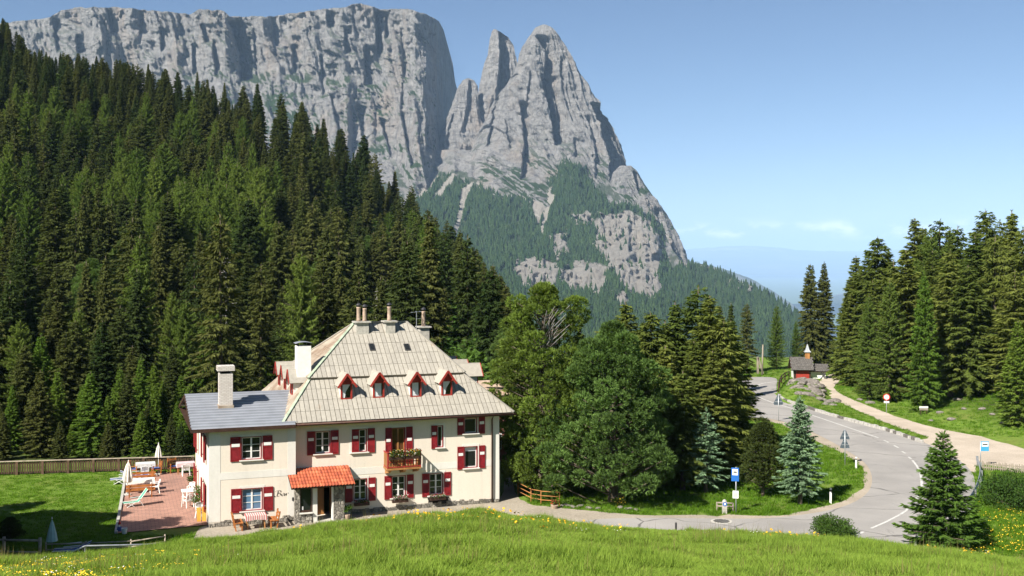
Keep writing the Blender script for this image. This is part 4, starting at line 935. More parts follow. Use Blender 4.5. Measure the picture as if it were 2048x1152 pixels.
def roof_mat():
    m, nt, b = mat_base('weathered_sheet_roof'); oi = nt.nodes.new('ShaderNodeObjectInfo')
    n1 = noise(nt, .55, 6, .7, stretch=(1, .35, .35)); n2 = noise(nt, 5, 5, .7)
    c = ramp(nt, n2, [(.28, (0.29, 0.268, 0.232)), (.72, (0.395, 0.368, 0.322))])
    c = mixc(nt, ramp(nt, n1, [(.60, (0, 0, 0)), (.70, (.8, .8, .8))]), c, mixc(nt, n2, (0.36, 0.20, 0.10), (0.44, 0.31, 0.20)))
    c = mixc(nt, 1.0, c, ramp(nt, oi.outputs['Random'], [(0, (.90, .90, .90)), (1, (1.06, 1.06, 1.05))]), 'MULTIPLY')
    nt.links.new(c, b.inputs['Base Color']); b.inputs['Roughness'].default_value = .65; b.inputs['Specular IOR Level'].default_value = .3; bump(nt, b, n2, .25, .01); return m
M_ROOF = roof_mat(); M_RUSTROOF = simple('rusty_sheet_roof', (0.33, 0.22, 0.15), .75, .35, .9, col2=(0.42, 0.37, 0.30)); M_SEAM = simple('roof_seam', (0.16, 0.145, 0.12), .9, .2, 3)
M_VERDI = simple('verdigris_ridge_cap', (0.30, 0.36, 0.27), .7, .25, 3); M_BLUEROOF = simple('blue_grey_sheet', (0.28, 0.295, 0.335), .42, .10, 1.2, metal=.15, spec=.5)
def stone_mat():
    m, nt, b = mat_base('rubble_stone'); t = nt.nodes.new('ShaderNodeTexCoord'); v = nt.nodes.new('ShaderNodeTexVoronoi'); v.inputs['Scale'].default_value = 5.5; nt.links.new(t.outputs['Object'], v.inputs['Vector'])
    v2 = nt.nodes.new('ShaderNodeTexVoronoi'); v2.feature = 'DISTANCE_TO_EDGE'; v2.inputs['Scale'].default_value = 5.5; nt.links.new(t.outputs['Object'], v2.inputs['Vector'])
    s = nt.nodes.new('ShaderNodeSeparateColor'); nt.links.new(v.outputs['Color'], s.inputs[0])
    c = ramp(nt, s.outputs[0], [(0, (0.13, 0.12, 0.10)), (.5, (0.24, 0.22, 0.19)), (1, (0.36, 0.33, 0.28))])
    c = mixc(nt, ramp(nt, v2.outputs['Distance'], [(0.01, (1, 1, 1)), (.05, (0, 0, 0))]), c, (0.09, 0.08, 0.07)); nt.links.new(c, b.inputs['Base Color']); b.inputs['Roughness'].default_value = .95
    bump(nt, b, ramp(nt, v2.outputs['Distance'], [(0.0, (0, 0, 0)), (.12, (1, 1, 1))]), .8, .05); return m
M_RUBBLE = stone_mat()
def brick_mat():
    m, nt, b = mat_base('whitewashed_brick'); t = nt.nodes.new('ShaderNodeTexCoord'); mp_ = nt.nodes.new('ShaderNodeMapping'); mp_.inputs['Rotation'].default_value = (math.pi / 2, 0, 0); nt.links.new(t.outputs['Object'], mp_.inputs[0])
    k = nt.nodes.new('ShaderNodeTexBrick'); nt.links.new(mp_.outputs[0], k.inputs['Vector']); k.inputs['Scale'].default_value = 1; k.inputs['Brick Width'].default_value = .25; k.inputs['Row Height'].default_value = .085; k.inputs['Mortar Size'].default_value = .012
    k.inputs['Color1'].default_value = (.60, .56, .52, 1); k.inputs['Color2'].default_value = (.50, .45, .41, 1); k.inputs['Mortar'].default_value = (.36, .32, .29, 1); nt.links.new(k.outputs['Color'], b.inputs['Base Color']); b.inputs['Roughness'].default_value = .9; bump(nt, b, k.outputs['Fac'], -.4, .01); return m
M_BRICKW = brick_mat()

INN = empty('alpine_inn', HO, HA, 'cream two-storey inn with red shutters and a hipped sheet-metal roof', 'house')
def P(name, mb, mat, parent=None, smooth=False): return mb.build(name, mat, parent or INN, smooth=smooth)
WU0, WU1, WV = -11.05, -6.22, -0.60           # annex front
def openings_wall(u0, u1, z0, z1, v, th, holes):
    """front wall slab with real openings: boxes round the holes"""
    mb = MB(); us = sorted({u0, u1, *[h[0] for h in holes], *[h[1] for h in holes]}); zs = sorted({z0, z1, *[h[2] for h in holes], *[h[3] for h in holes]})
    for i in range(len(us) - 1):
        run = None
        for j in range(len(zs) - 1):
            cu, cz = (us[i] + us[i + 1]) / 2, (zs[j] + zs[j + 1]) / 2
            solid = not any(h[0] < cu < h[1] and h[2] < cz < h[3] for h in holes)
            if solid and run is None: run = zs[j]
            if (not solid or j == len(zs) - 2) and run is not None:
                mb.box(us[i], us[i + 1], v, v + th, run, zs[j + 1] if solid else zs[j]); run = None
    return mb
# window list: photo pixels of the glazed opening (x0, y0, x1, y1), plane, left shutter (x0,x1), right shutter, kind
WINS = [(482.5, 873, 523, 919, WV, (460.5, 481.5), (525, 544.8), 'cross6', 'dark'), (483, 976, 525, 1021, WV, (462, 482.5), (526.5, 546), 'cross6', 'blue'),
        (630, 862, 660.7, 907, 0, (614, 629.5), (661.5, 677), 'cross6', 'dark'), (703.5, 858, 733.5, 904, 0, (703.5, 719), (735, 749.5), 'cross6', 'half'),
        (783, 855, 810.3, 930, 0, (770.6, 782.5), (812, 825), 'door', 'wood'), (874, 851, 886.3, 894.5, 0, (862.5, 873.6), None, 'plain', 'dark'),
        (928, 835.5, 954.3, 866.5, 0, (914.5, 927.4), (956.8, 969.6), 'plain', 'dark'), (928.6, 892.5, 954.8, 935.5, 0, (914.5, 927.6), (957.6, 970), 'plain', 'lace'),
        (707, 957, 734, 1001, 0, (690, 705.5), (736.6, 751), 'cross6', 'dark'), (783, 951, 811.4, 995, 0, (768.6, 782.5), (813.4, 827), 'cross6', 'dark'), (858, 946, 886.4, 990, 0, (844, 857.5), (888, 901.6), 'cross6', 'dark')]
holes = {0: [], WV: []}; built = []
for (x0, y0, x1, y1, v, ls, rs_, kind, inner) in WINS:
    ym, xm = (y0 + y1) / 2, (x0 + x1) / 2
    u0, u1 = HP(x0, ym, v)[0], HP(x1, ym, v)[0]; z0, z1 = HP(xm, y1, v)[1], HP(xm, y0, v)[1]
    holes[v].append((u0, u1, z0, z1)); built.append((u0, u1, z0, z1, v, ls, rs_, kind, inner))
MR = 6.40; ZE = 5.62
# doorway in the main front behind the porch
pd0, pd1 = HP(632, 1000, 0)[0], HP(664, 1000, 0)[0]; holes[0].append((pd0, pd1, 0.05, 2.1))
front = openings_wall(-6.22, MR, -0.4, ZE, 0, .38, holes[0])
P('front_wall', front, M_WALL)
wf = openings_wall(WU0, WU1, -0.4, 5.52, WV, .38, holes[WV]); P('annex_front_wall', wf, M_WALL)
side = MB()
for (p, q) in (((MR, 0), (7.05, 2.2)), ((7.05, 2.2), (7.05, 12)), ((7.05, 12), (-6.4, 12)), ((-6.4, 12), (-6.4, 9.9))):
    d = Vector((q[0] - p[0], q[1] - p[1], 0)); n_ = Vector((-d.y, d.x, 0)).normalized() * .38
    side.prism([(p[0], p[1]), (q[0], q[1]), (q[0] + n_.x, q[1] + n_.y), (p[0] + n_.x, p[1] + n_.y)], -.4, ZE)
P('side_wall', side, M_WALL)
sd = MB().box(WU1 - .38, WU1 - .002, WV + .382, .4, -.4, 5.52); P('annex_end_wall', sd, M_WALL)
# annex left wall with gable top
g = MB(); n0 = len(g.v)
prof = [(WV + .381, -.4), (9.9, -.4), (9.9, 5.5), (4.5, 6.75), (WV + .381, 5.5)]
g.v += [(WU0, a_, b2) for a_, b2 in prof] + [(WU0 + .38, a_, b2) for a_, b2 in prof]; k = len(prof)
g.f += [tuple(range(k)), tuple(reversed(range(k, 2 * k)))] + [(i, (i + 1) % k, k + (i + 1) % k, k + i) for i in range(k)]
P('annex_side_wall', g, M_WALL)
P('annex_back_wall', MB().box(WU0 + .39, -6.4, 9.5, 9.9, -.4, 5.5), M_WALL)
P('floor_slab', MB().box(-10.6, 6.0, .5, 11.5, 2.42, 2.55), M_DARK); P('attic_floor', MB().box(-10.6, 6.2, .5, 11.5, 5.35, 5.45), M_DARK)
# painted bands and corner strips, a few millimetres proud
tr = lambda u0, u1, z0, z1, v: P('painted_band', MB().box(u0, u1, v - .012, v - .001, z0, z1), M_TRIM)
tr(WU0 + .001, WU0 + .62, .28, 5.40, WV); tr(WU1 - .46, WU1 - .001, .28, 5.40, WV); tr(WU0 + .62, WU1 - .46, 2.62, 3.02, WV)
tr(MR - .43, MR - .001, .12, 5.5, 0); tr(-6.2, 4.0, 2.28, 2.68, 0); tr(5.12, MR - .43, 2.28, 2.68, 0)
P('painted_band', MB().box(WU0 - .012, WU0 - .001, WV, WV + .8, .28, 5.35), M_TRIM); P('painted_band', MB().box(WU0 - .012, WU0 - .001, 4.2, 5.6, .28, 5.9), M_TRIM); P('painted_band', MB().box(WU0 - .012, WU0 - .001, WV + .8, 4.2, 2.62, 3.02), M_TRIM)
def rough_strip(name, u0, u1, v, z0, z1, seed, th=.07):
    rs = R(seed); mb = MB(); u = u0
    while u < u1 - .05:
        w = min(.18 + .3 * rs.rand(), u1 - u); mb.box(u, u + w - .015, v - th * (.4 + .7 * rs.rand()), v - .002, z0, z1 * (.6 + .55 * rs.rand())); u += w
    return P(name, mb, M_RUBBLE)
rough_strip('stone_plinth', WU0 + .03, WU1 - .02, WV, -.3, .36, 1); rough_strip('stone_plinth', -2.9, MR - .02, 0, -.3, .30, 2)
P('cellar_vent', MB().box(1.85, 3.1, -.03, -.002, .18, .52).box(1.8, 3.15, -.06, -.031, .50, .58), M_DARK)
# windows, panes and shutters
def shutter(u0, u1, z0, z1, v, seed, ang=0.0):
    """louvred leaf with frame, slats in the lower field and a white painted panel"""
    mb = MB(); t = .035; w = min(.07, (u1 - u0) * .17); a_, b2 = v - .055, v - .02
    mb.box(u0, u0 + w, a_, b2, z0, z1).box(u1 - w, u1, a_, b2, z0, z1)
    for za, zb in ((z0, z0 + .09), (z1 - .09, z1), (z0 + (z1 - z0) * .52, z0 + (z1 - z0) * .58)): mb.box(u0 + w, u1 - w, a_ + .002, b2, za, zb)
    mb.box(u0 + w, u1 - w, b2 - .012, b2 - .001, z0 + .09, z1 - .09)
    z = z0 + .12
    while z < z1 - .13:
        mb.quad((u0 + w, a_ + .006, z), (u1 - w, a_ + .006, z), (u1 - w, b2 - .013, z + .045), (u0 + w, b2 - .013, z + .045)); z += .065
    o = P('shutter', mb, M_RED)
    zc = z0 + (z1 - z0) * .66; P('white_panel', MB().box(u0 + w * .9, u1 - w * .9, a_ - .010, a_ - .001, zc - .085, zc + .085), M_WHITE, o); return o
for i, (u0, u1, z0, z1, v, ls, rs_, kind, inner) in enumerate(built):
    fw = .055; vf = v + .10
    fm = M_WHITE if kind != 'plain' or inner != 'x' else M_RED
    # white rendered surround and red reveal lining
    if kind != 'door': P('window_surround', MB().box(u0 - .13, u1 + .13, v - .016, v - .001, z1 + .002, z1 + .14).box(u0 - .13, u0 - .002, v - .015, v - .001, z0 - .1, z1).box(u1 + .002, u1 + .13, v - .015, v - .001, z0 - .1, z1), M_TRIM)
    else: P('window_surround', MB().box(u0 - .2, u1 + .2, v - .016, v - .001, z1 + .002, z1 + .17), M_TRIM)
    rv = MB().box(u0, u0 + .035, v - .03, v + .2, z0, z1).box(u1 - .035, u1, v - .03, v + .2, z0, z1).box(u0, u1, v - .031, v + .2, z1 - .035, z1 - .0005).box(u0, u1, v - .031, v + .2, z0, z0 + .03)
    if kind != 'door': P('window_sill', MB().box(u0 - .12, u1 + .12, v - .13, v - .003, z0 - .06, z0 - .002), M_TRIM)
    wroot = P('window', MB().box(u0 + .036, u0 + .036 + fw, vf, vf + .06, z0 + .03, z1 - .036).box(u1 - .036 - fw, u1 - .036, vf, vf + .06, z0 + .03, z1 - .036).box(u0 + .036 + fw, u1 - .036 - fw, vf, vf + .06, z0 + .03, z0 + .03 + fw).box(u0 + .036 + fw, u1 - .036 - fw, vf, vf + .06, z1 - .036 - fw, z1 - .036), M_WHITE if kind != 'door' else M_WOOD)
    P('reveal', rv, M_RED, wroot)
    a0, a1, b0, b1 = u0 + .036 + fw, u1 - .036 - fw, z0 + .03 + fw, z1 - .036 - fw
    if kind == 'cross6': nc, nrw = 2, 3
    elif kind == 'door': nc, nrw = 2, 1
    else: nc, nrw = 1, 1
    if nc == 2: P('mullion', MB().box((a0 + a1) / 2 - .045, (a0 + a1) / 2 + .045, vf - .012, vf + .05, b0, b1), M_WHITE if kind != 'door' else M_WOOD, wroot)
    if nrw == 3: P('glazing_bar', MB().box(a0, a1, vf + .002, vf + .04, b0 + (b1 - b0) / 3 - .016, b0 + (b1 - b0) / 3 + .016).box(a0, a1, vf + .002, vf + .04, b0 + (b1 - b0) * 2 / 3 - .016, b0 + (b1 - b0) * 2 / 3 + .016), M_WHITE, wroot)
    gm_ = M_GLASSB if inner == 'blue' else (M_GLASS if inner != 'wood' else simple('amber_glass_door', (0.10, 0.045, 0.018), .08, .3, 4, spec=.5))
    for ci in range(nc):
        for ri in range(nrw):
            ua, ub = a0 + (a1 - a0) * ci / nc, a0 + (a1 - a0) * (ci + 1) / nc; za, zb = b0 + (b1 - b0) * ri / nrw, b0 + (b1 - b0) * (ri + 1) / nrw
            P('pane', MB().box(ua + .001, ub - .001, vf + .022, vf + .030, za + .001, zb - .001), gm_, wroot)
    if inner == 'lace': P('lace_curtain', MB().box(a0, a1, vf + .012, vf + .018, b1 - .22, b1), M_CURT, wroot)
    for s_ in (ls, rs_):
        if s_ is None: continue
        ym = 0
        sa, sb = HP(s_[0], 900, v)[0], HP(s_[1], 900, v)[0]; zlo = z0 - .06 if kind != 'door' else 2.75
        if inner == 'half' and s_ is ls: shutter(u0 + .01, (u0 + u1) / 2 - .02, z0 + .02, z1 - .03, v + .012, i)
        else: shutter(sa, sb, zlo, z1 + .02, v, i)
# annex left wall: shutters seen edge-on
def side_shutter(vv, z0, z1, w=.55, th=.06, out=.1):
    o = P('shutter', MB().box(WU0 - out - th, WU0 - out, vv, vv + w, z0, z1).box(WU0 - out, WU0 - .002, vv + .05, vv + .1, z0 + .15, z0 + .2).box(WU0 - out, WU0 - .002, vv + .05, vv + .1, z1 - .2, z1 - .15), M_RED)
for vv, zz in ((1.0, .55), (2.9, .55), (1.0, 3.35), (2.9, 3.35), (7.2, .35), (8.9, .35), (7.2, 2.9), (8.9, 3.0)): side_shutter(vv, zz, zz + 1.55)
for zz in (.6, 3.4): P('window', MB().box(WU0 - .03, WU0 - .002, 1.6, 2.85, zz, zz + 1.4), M_GLASS)
# side door in the right-hand end, under the eaves
dv = Vector((7.05 - MR, 2.2, 0)).normalized(); nv = Vector((dv.y, -dv.x, 0)); p0 = Vector((MR, 0, 0))
def on_side(s, z, o): q = p0 + dv * s + nv * o; return (q.x, q.y, z)
def side_box(s0, s1, z0, z1, o0, o1):
    mb = MB(); mb.v += [on_side(s0, z0, o0), on_side(s1, z0, o0), on_side(s1, z0, o1), on_side(s0, z0, o1), on_side(s0, z1, o0), on_side(s1, z1, o0), on_side(s1, z1, o1), on_side(s0, z1, o1)]
    mb.f += [(3, 2, 1, 0), (4, 5, 6, 7), (0, 1, 5, 4), (1, 2, 6, 5), (2, 3, 7, 6), (3, 0, 4, 7)]; return mb
dr = P('side_door', side_box(.75, 1.6, .25, 2.3, .002, .04), M_BROWN); P('door_frame', side_box(.58, .745, .1, 2.5, .002, .07), M_WHITE, dr); P('door_frame', side_box(1.605, 1.78, .1, 2.5, .002, .07), M_WHITE, dr)
P('painted_band', side_box(.05, 2.15, 2.6, 2.95, .002, .012), M_TRIM)
P('downpipe', MB().tube([(MR - .5, -.5, ZE - .05), (MR - .5, -.12, ZE - .45), (MR - .5, -.1, .1)], .05, 8), M_COPPER, smooth=True)

# roof: two tiers with hips
LB, LU = 5.60, 7.80                            # lower tier eave level, top level
def q3(u, v, z): return Vector((u, v, z))
eFL, eFR, eBR, eBL = q3(-6.98, -.62, 5.60), q3(7.16, -.62, 5.60), q3(7.36, 12.6, 5.60), q3(-6.98, 12.6, 5.60)
bFL, bFR, bBR, bBL = q3(-4.95, 2.02, 7.84), q3(4.66, 2.02, 7.84), q3(4.66, 10.0, 7.84), q3(-4.95, 10.0, 7.84)
cFL, cFR, cBR, cBL = q3(-5.08, 1.84, 7.90), q3(4.78, 1.84, 7.90), q3(4.78, 10.16, 7.90), q3(-5.08, 10.16, 7.90)
rL, rR = q3(-1.42, 6.0, 10.92), q3(2.02, 6.0, 10.92)
ROOF = P('roof', MB().slab([eFL, eFR, bFR, bFL], .10).slab([eFR, eBR, bBR, bFR], .10).slab([eBR, eBL, bBL, bBR], .10).slab([eBL, eFL, bFL, bBL], .10).slab([cFL, cFR, rR, rL], .10).slab([cFR, cBR, rR], .10).slab([cBR, cBL, rL, rR], .10).slab([cBL, cFL, rL], .10), M_SEAM)
def clip_poly(poly, a, b, keep):               # half-plane clip in 2d
    out = []; f_ = lambda p: ((b[0] - a[0]) * (p[1] - a[1]) - (b[1] - a[1]) * (p[0] - a[0])) * keep
    for i in range(len(poly)):
        p, q = poly[i], poly[(i + 1) % len(poly)]; fp, fq = f_(p), f_(q)
        if fp >= 0: out.append(p)
        if fp * fq < 0: t = fp / (fp - fq); out.append((p[0] + (q[0] - p[0]) * t, p[1] + (q[1] - p[1]) * t))
    return out
def sheet_panels(A, B, Ct, D, w, rows, mat, joined=None, seed=0, skip=()):
    """A,B eave ends, Ct,D upper ends; panels laid in the plane with open seams between them"""
    ex = (B - A).normalized(); nn = (B - A).cross(D - A).normalized(); ey = nn.cross(ex).normalized(); rs = R(seed)
    if nn.z < 0: nn = -nn; ey = -ey
    P2 = [((p - A).dot(ex), (p - A).dot(ey)) for p in (A, B, Ct, D)]
    if P2[2][1] < 0: ey = -ey; P2 = [(a_, -b2) for a_, b2 in P2]
    hgt = P2[3][1]; rh = hgt / rows; cnt = 0; allmb = MB()
    for r in range(rows):
        for c in range(int((P2[1][0]) / w) + 1):
            s0 = c * w; q = [(s0 + .020, r * rh + .006), (s0 + w - .020, r * rh + .006), (s0 + w - .020, (r + 1) * rh - .002), (s0 + .020, (r + 1) * rh - .002)]
            q = clip_poly(q, P2[0], P2[3], -1); q = clip_poly(q, P2[1], P2[2], 1) if len(q) > 2 else q
            if len(q) < 3: continue
            ar = abs(sum(q[i][0] * q[(i + 1) % len(q)][1] - q[(i + 1) % len(q)][0] * q[i][1] for i in range(len(q)))) / 2
            if ar < .02: continue
            tilt = .006 * rs.rand(); lift = .012 + .008 * rs.rand()
            v3 = [A + ex * x_ + ey * y_ + nn * (lift + tilt + .012 * (1 - (y_ - r * rh) / rh)) for x_, y_ in q]
            mb = joined if joined is not None else MB(); n = len(v3); b0 = len(mb.v)
            mb.v += [tuple(p) for p in v3] + [tuple(p - nn * .02) for p in v3]; mb.f.append(tuple(range(b0, b0 + n)))
            for i in range(n): mb.f.append((b0 + i, b0 + n + i, b0 + n + (i + 1) % n, b0 + (i + 1) % n))
            if joined is None: P('roof_sheet', mb, mat, ROOF); cnt += 1
    return cnt
n1 = sheet_panels(eFL, eFR, bFR, bFL, .285, 4, M_ROOF, seed=1); n2 = sheet_panels(cFL, cFR, rR, rL, .285, 5, M_ROOF, seed=2)
jm = MB(); sheet_panels(eBL, eFL, bFL, bBL, .335, 5, None, jm, 3); sheet_panels(eFR, eBR, bBR, bFR, .335, 5, None, jm, 4); sheet_panels(eBR, eBL, bBL, bBR, .335, 5, None, jm, 5)
tag(P('roof_sheets_of_the_other_slopes', jm, M_RUSTROOF, ROOF), kind='stuff')
jm = MB(); sheet_panels(cBL, cFL, rL, rL, .335, 6, None, jm, 6); sheet_panels(cFR, cBR, rR, rR, .335, 6, None, jm, 7); sheet_panels(cBR, cBL, rL, rR, .335, 6, None, jm, 8)
tag(P('roof_sheets_of_the_other_slopes', jm, M_RUSTROOF, ROOF), kind='stuff')
print('roof sheets', n1, n2)
hipm = lambda p, q, m=M_ROOF: P('hip_cap', MB().bar(p + Vector((0, 0, .05)), q + Vector((0, 0, .05)), .17, .055), m, ROOF)
for p, q, m in ((eFL, bFL, M_VERDI), (cFL, rL, M_VERDI), (eFR, bFR, M_ROOF), (cFR, rR, M_ROOF), (rL, rR, M_ROOF), (cBL, rL, M_ROOF)): hipm(p, q, m)
P('fascia', MB().box(-6.98, 7.16, -.60, -.565, 5.42, 5.56), M_BROWN); P('soffit', MB().box(-6.2, 7.1, -.56, -.002, 5.44, 5.48).box(7.06, 7.3, .0, 12, 5.44, 5.48), M_BROWN)
P('gutter', MB().tube([(-6.98, -.70, 5.53), (7.25, -.70, 5.50)], .06, 8), M_COPPER, smooth=True)
# annex roof of ribbed blue-grey sheet
def wing_z(v): return 5.58 + (v + 1.05) * .235 if v < 4.5 else 5.58 + 5.55 * .235 - (v - 4.5) * .235
wr = MB(); uL, uR = -12.05, -5.6; rows = []
v = -1.05
while v <= 10.3:
    rows.append((v, 0)); rows.append((v + .28, 0)); rows.append((v + .29, .09)); rows.append((v + .36, .09)); rows.append((v + .37, 0)); v += .42
b0 = len(wr.v)
for (v, dz) in rows:
    ur = -6.28 if v < -.62 else uR; wr.v += [(uL, v, wing_z(v) + dz), (ur, v, wing_z(v) + dz)]
for i in range(len(rows) - 1): wr.f.append((b0 + 2 * i, b0 + 2 * i + 1, b0 + 2 * i + 3, b0 + 2 * i + 2))
AR = P('annex_roof', wr, M_BLUEROOF)
P('verge_board', MB().slab([(uL - .03, -1.07, wing_z(-1.05) + .03), (uL + .02, -1.07, wing_z(-1.05) + .03), (uL + .02, 4.5, wing_z(4.5) + .03), (uL - .03, 4.5, wing_z(4.5) + .03)], .20).slab([(uL - .03, 4.5, wing_z(4.5) + .03), (uL + .02, 4.5, wing_z(4.5) + .03), (uL + .02, 10.3, wing_z(10.3) + .03), (uL - .03, 10.3, wing_z(10.3) + .03)], .20), M_BROWN, AR)
P('fascia', MB().box(uL, -6.28, -1.10, -1.055, 5.40, 5.60), M_BROWN, AR); P('soffit', MB().box(uL, -6.3, -1.05, WV - .002, 5.42, 5.46).box(uL, WU0 - .002, WV, 9.9, 5.42, 5.46), M_BROWN, AR)
# dormers
def roof_v(z): return -.62 + (z - 5.60) / ((7.84 - 5.60) / (2.02 + .62)) if z < 7.84 else 1.84 + (z - 7.9) / ((10.92 - 7.9) / (6 - 1.84))
def dormer(uc, zb=6.62, w=.70, place=None, curtain=0):
    """gabled dormer, built facing the front, then turned by PLACE(u, v, z)"""
    pl = place or (lambda u, v, z: (u, v, z)); vf = roof_v(zb) + .02; ze, zp = zb + 1.02, zb + 1.62; h = w / 2
    def mk(name, mb, mat, par): mb.v = [tuple(pl(*p)) for p in mb.v]; return P(name, mb, mat, par)
    ch = MB()
    for s_ in (-1, 1): ch.v += []; 
    cheeks = MB().box(uc - h, uc - h + .05, vf + .06, roof_v(ze) + .2, zb - .1, ze).box(uc + h - .05, uc + h, vf + .06, roof_v(ze) + .2, zb - .1, ze)
    d = mk('dormer', cheeks, M_TRIM, ROOF)
    fr = MB().box(uc - h, uc - h + .10, vf, vf + .08, zb, ze).box(uc + h - .10, uc + h, vf, vf + .08, zb, ze).box(uc - h + .10, uc + h - .10, vf + .002, vf + .08, zb, zb + .11).box(uc - h + .10, uc + h - .10, vf + .002, vf + .08, ze - .10, ze)
    fr.quad((uc - h, vf + .01, ze), (uc + h, vf + .01, ze), (uc, vf + .01, zp - .04))
    mk('gable_frame', fr, M_REDB, d)
    mk('pane', MB().box(uc - h + .10, uc + h - .10, vf + .05, vf + .06, zb + .11, ze - .10), M_GLASS, d)
    a_, b2, z0, z1 = uc - h + .115, uc + h - .115, zb + .12, ze - .11
    if curtain == 1: mk('curtain', MB().quad((a_, vf + .042, z0), (a_ + (b2 - a_) * .3, vf + .042, z0), (a_ + (b2 - a_) * .45, vf + .042, z0 + (z1 - z0) * .5), (b2, vf + .042, z1), (a_, vf + .042, z1)), M_CURT, d)
    elif curtain == 2: mk('curtain', MB().box(a_, a_ + (b2 - a_) * .85, vf + .040, vf + .045, z0, z1), M_CURT, d)
    ov, ft = .20, -.28
    for s_ in (-1, 1):
        e0 = (uc + s_ * (h + ov), vf + ft, ze - .20); e1 = (uc + s_ * (h + ov), roof_v(ze - .20) + .15, ze - .20); p1 = (uc, roof_v(zp) + .3, zp); p0_ = (uc, vf + ft, zp)
        mk('dormer_roof', MB().slab([e0, e1, p1, p0_] if s_ > 0 else [p0_, p1, e1, e0], .05), M_ROOF, d)
        mk('barge_board', MB().bar((uc + s_ * (h + ov + .01), vf + ft - .02, ze - .245), (uc, vf + ft - .02, zp - .045), .045, .12), M_REDB, d)
        mk('bracket', MB().bar((uc + s_ * (h - .04), vf + .0, ze - .08), (uc + s_ * (h - .04), vf + ft + .02, ze + .02), .06, .07), M_REDB, d)
for (px_d, cz, cu) in ((693, 6.66, 1), (757.5, 6.66, 2), (831.5, 6.62, 2), (893.3, 6.62, 1)): dormer(HP(px_d, 770, .65)[0], cz, curtain=cu)
for vv in (3.2, 5.9, 8.4):
    dormer(0, 6.75, .9, place=lambda u, v, z, vv=vv: (-6.98 + (v + .62) * .78, vv - u, z)); dormer(0, 6.75, .9, place=lambda u, v, z, vv=vv: (7.2 - (v + .62) * .92, vv + u, z))
# skylights
def on_up(px, py):
    for vv in np.arange(2, 6, .02):
        u, z = HP(px, py, vv)
        if z <= 7.9 + (vv - 1.84) * (10.92 - 7.9) / (6 - 1.84) : return u, vv
    return u, vv
for px in (744, 814):
    u, vv = on_up(px, 697); z = 7.9 + (vv - 1.84) * .726; s_ = P('skylight', MB().slab([(u - .17, vv - .26, z - .19 + .10), (u + .17, vv - .26, z - .19 + .10), (u + .17, vv + .26, z + .19 + .10), (u - .17, vv + .26, z + .19 + .10)], .09), M_DKMETAL, ROOF)
    P('pane', MB().slab([(u - .12, vv - .20, z - .145 + .112), (u + .12, vv - .20, z - .145 + .112), (u + .12, vv + .20, z + .145 + .112), (u - .12, vv + .20, z + .145 + .112)], .008), M_GLASS, s_)
# chimneys
def chimney_ridge(u, v, w, z0, z1, pots):
    c = P('chimney', MB().box(u - w / 2, u + w / 2, v - .35, v + .35, z0, z1), M_SLAB, ROOF); P('slab', MB().box(u - w / 2 - .13, u + w / 2 + .13, v - .48, v + .48, z1, z1 + .09), M_SLAB, c)
    for pu, ph in pots:
        P('flue', MB().lathe([(.16, z1 + .09), (.13, z1 + .2), (.125, z1 + ph - .1), (.15, z1 + ph - .06), (.15, z1 + ph)], u + pu, v, 10), M_POT, c, True)
        P('cowl', MB().lathe([(.06, z1 + ph), (.05, z1 + ph + .06), (.19, z1 + ph + .10), (.17, z1 + ph + .16), (.03, z1 + ph + .27)], u + pu, v, 10), M_DKMETAL, c, True)
uu, zz = HP(723, 648, 5.4); chimney_ridge(uu, 5.4, .80, 9.9, 10.98, [(-.19, 1.0), (.20, .92)])
uu, zz = HP(778.5, 648, 5.4); chimney_ridge(uu, 5.4, .62, 9.9, 10.98, [(0, 1.0)])
uu, zz = HP(847, 668, 7.4); chimney_ridge(uu, 7.4, .62, 8.8, 10.45, [(0, 1.1)])
u0, z1 = HP(592, 690, 3.2); u1, z0 = HP(620, 735, 3.2)
wc = P('chimney', MB().box(u0, u1, 2.8, 3.6, z0 - .9, z1 - .05), M_WHITE, ROOF)
cap = MB(); k = 8; um = (u0 + u1) / 2; hw = (u1 - u0) / 2 + .1
for vv in (2.7, 3.7):
    for i in range(k + 1): t = i / k * 2 - 1; cap.v.append((um + t * hw, vv, z1 + .20 - .09 * t * t))
cap.f += [(i, i + 1, k + 2 + i, k + 1 + i) for i in range(k)]; P('metal_cap', cap, M_METAL, wc); P('cap_leg', MB().box(u0 + .06, u0 + .12, 2.86, 3.54, z1 - .05, z1 + .13).box(u1 - .12, u1 - .06, 2.86, 3.54, z1 - .05, z1 + .13), M_DARK, wc)
u0, z1 = HP(437.5, 737, 2.2); u1, z0 = HP(464.5, 815, 2.2)
bc = P('brick_chimney', MB().box(u0, u1, 1.85, 2.6, wing_z(1.9) - .1, z1 - .28), M_BRICKW, AR)
P('cap_support', MB().box(u0 + .12, u1 - .12, 1.97, 2.48, z1 - .28, z1 - .12), M_DARK, bc); P('cap_slab', MB().box(u0 - .1, u1 + .1, 1.75, 2.7, z1 - .12, z1 + .16), M_BRICKW, bc); P('base_flashing', MB().box(u0 - .05, u1 + .05, 1.78, 2.66, wing_z(1.9) - .1, wing_z(2.6) + .06), M_RUSTROOF, bc)
# roof aerial
u, z = HP(833, 660, 7.0); ant = P('roof_aerial', MB().tube([(u, 7.0, z - 1.2), (u, 7.0, z + 1.25)], .022, 6), M_METAL, ROOF)
P('aerial_array', MB().bar((u - .45, 6.8, z + 1.18), (u + .42, 7.2, z + 1.24), .03).bar((u - .4, 6.5, z + 1.2), (u - .3, 7.2, z + 1.2), .02).bar((u - .1, 6.5, z + 1.22), (u, 7.3, z + 1.22), .02).bar((u + .2, 6.6, z + 1.24), (u + .3, 7.4, z + 1.24), .02).bar((u + .05, 7, z + .75), (u + .35, 7.1, z + .78), .03), M_METAL, ant)
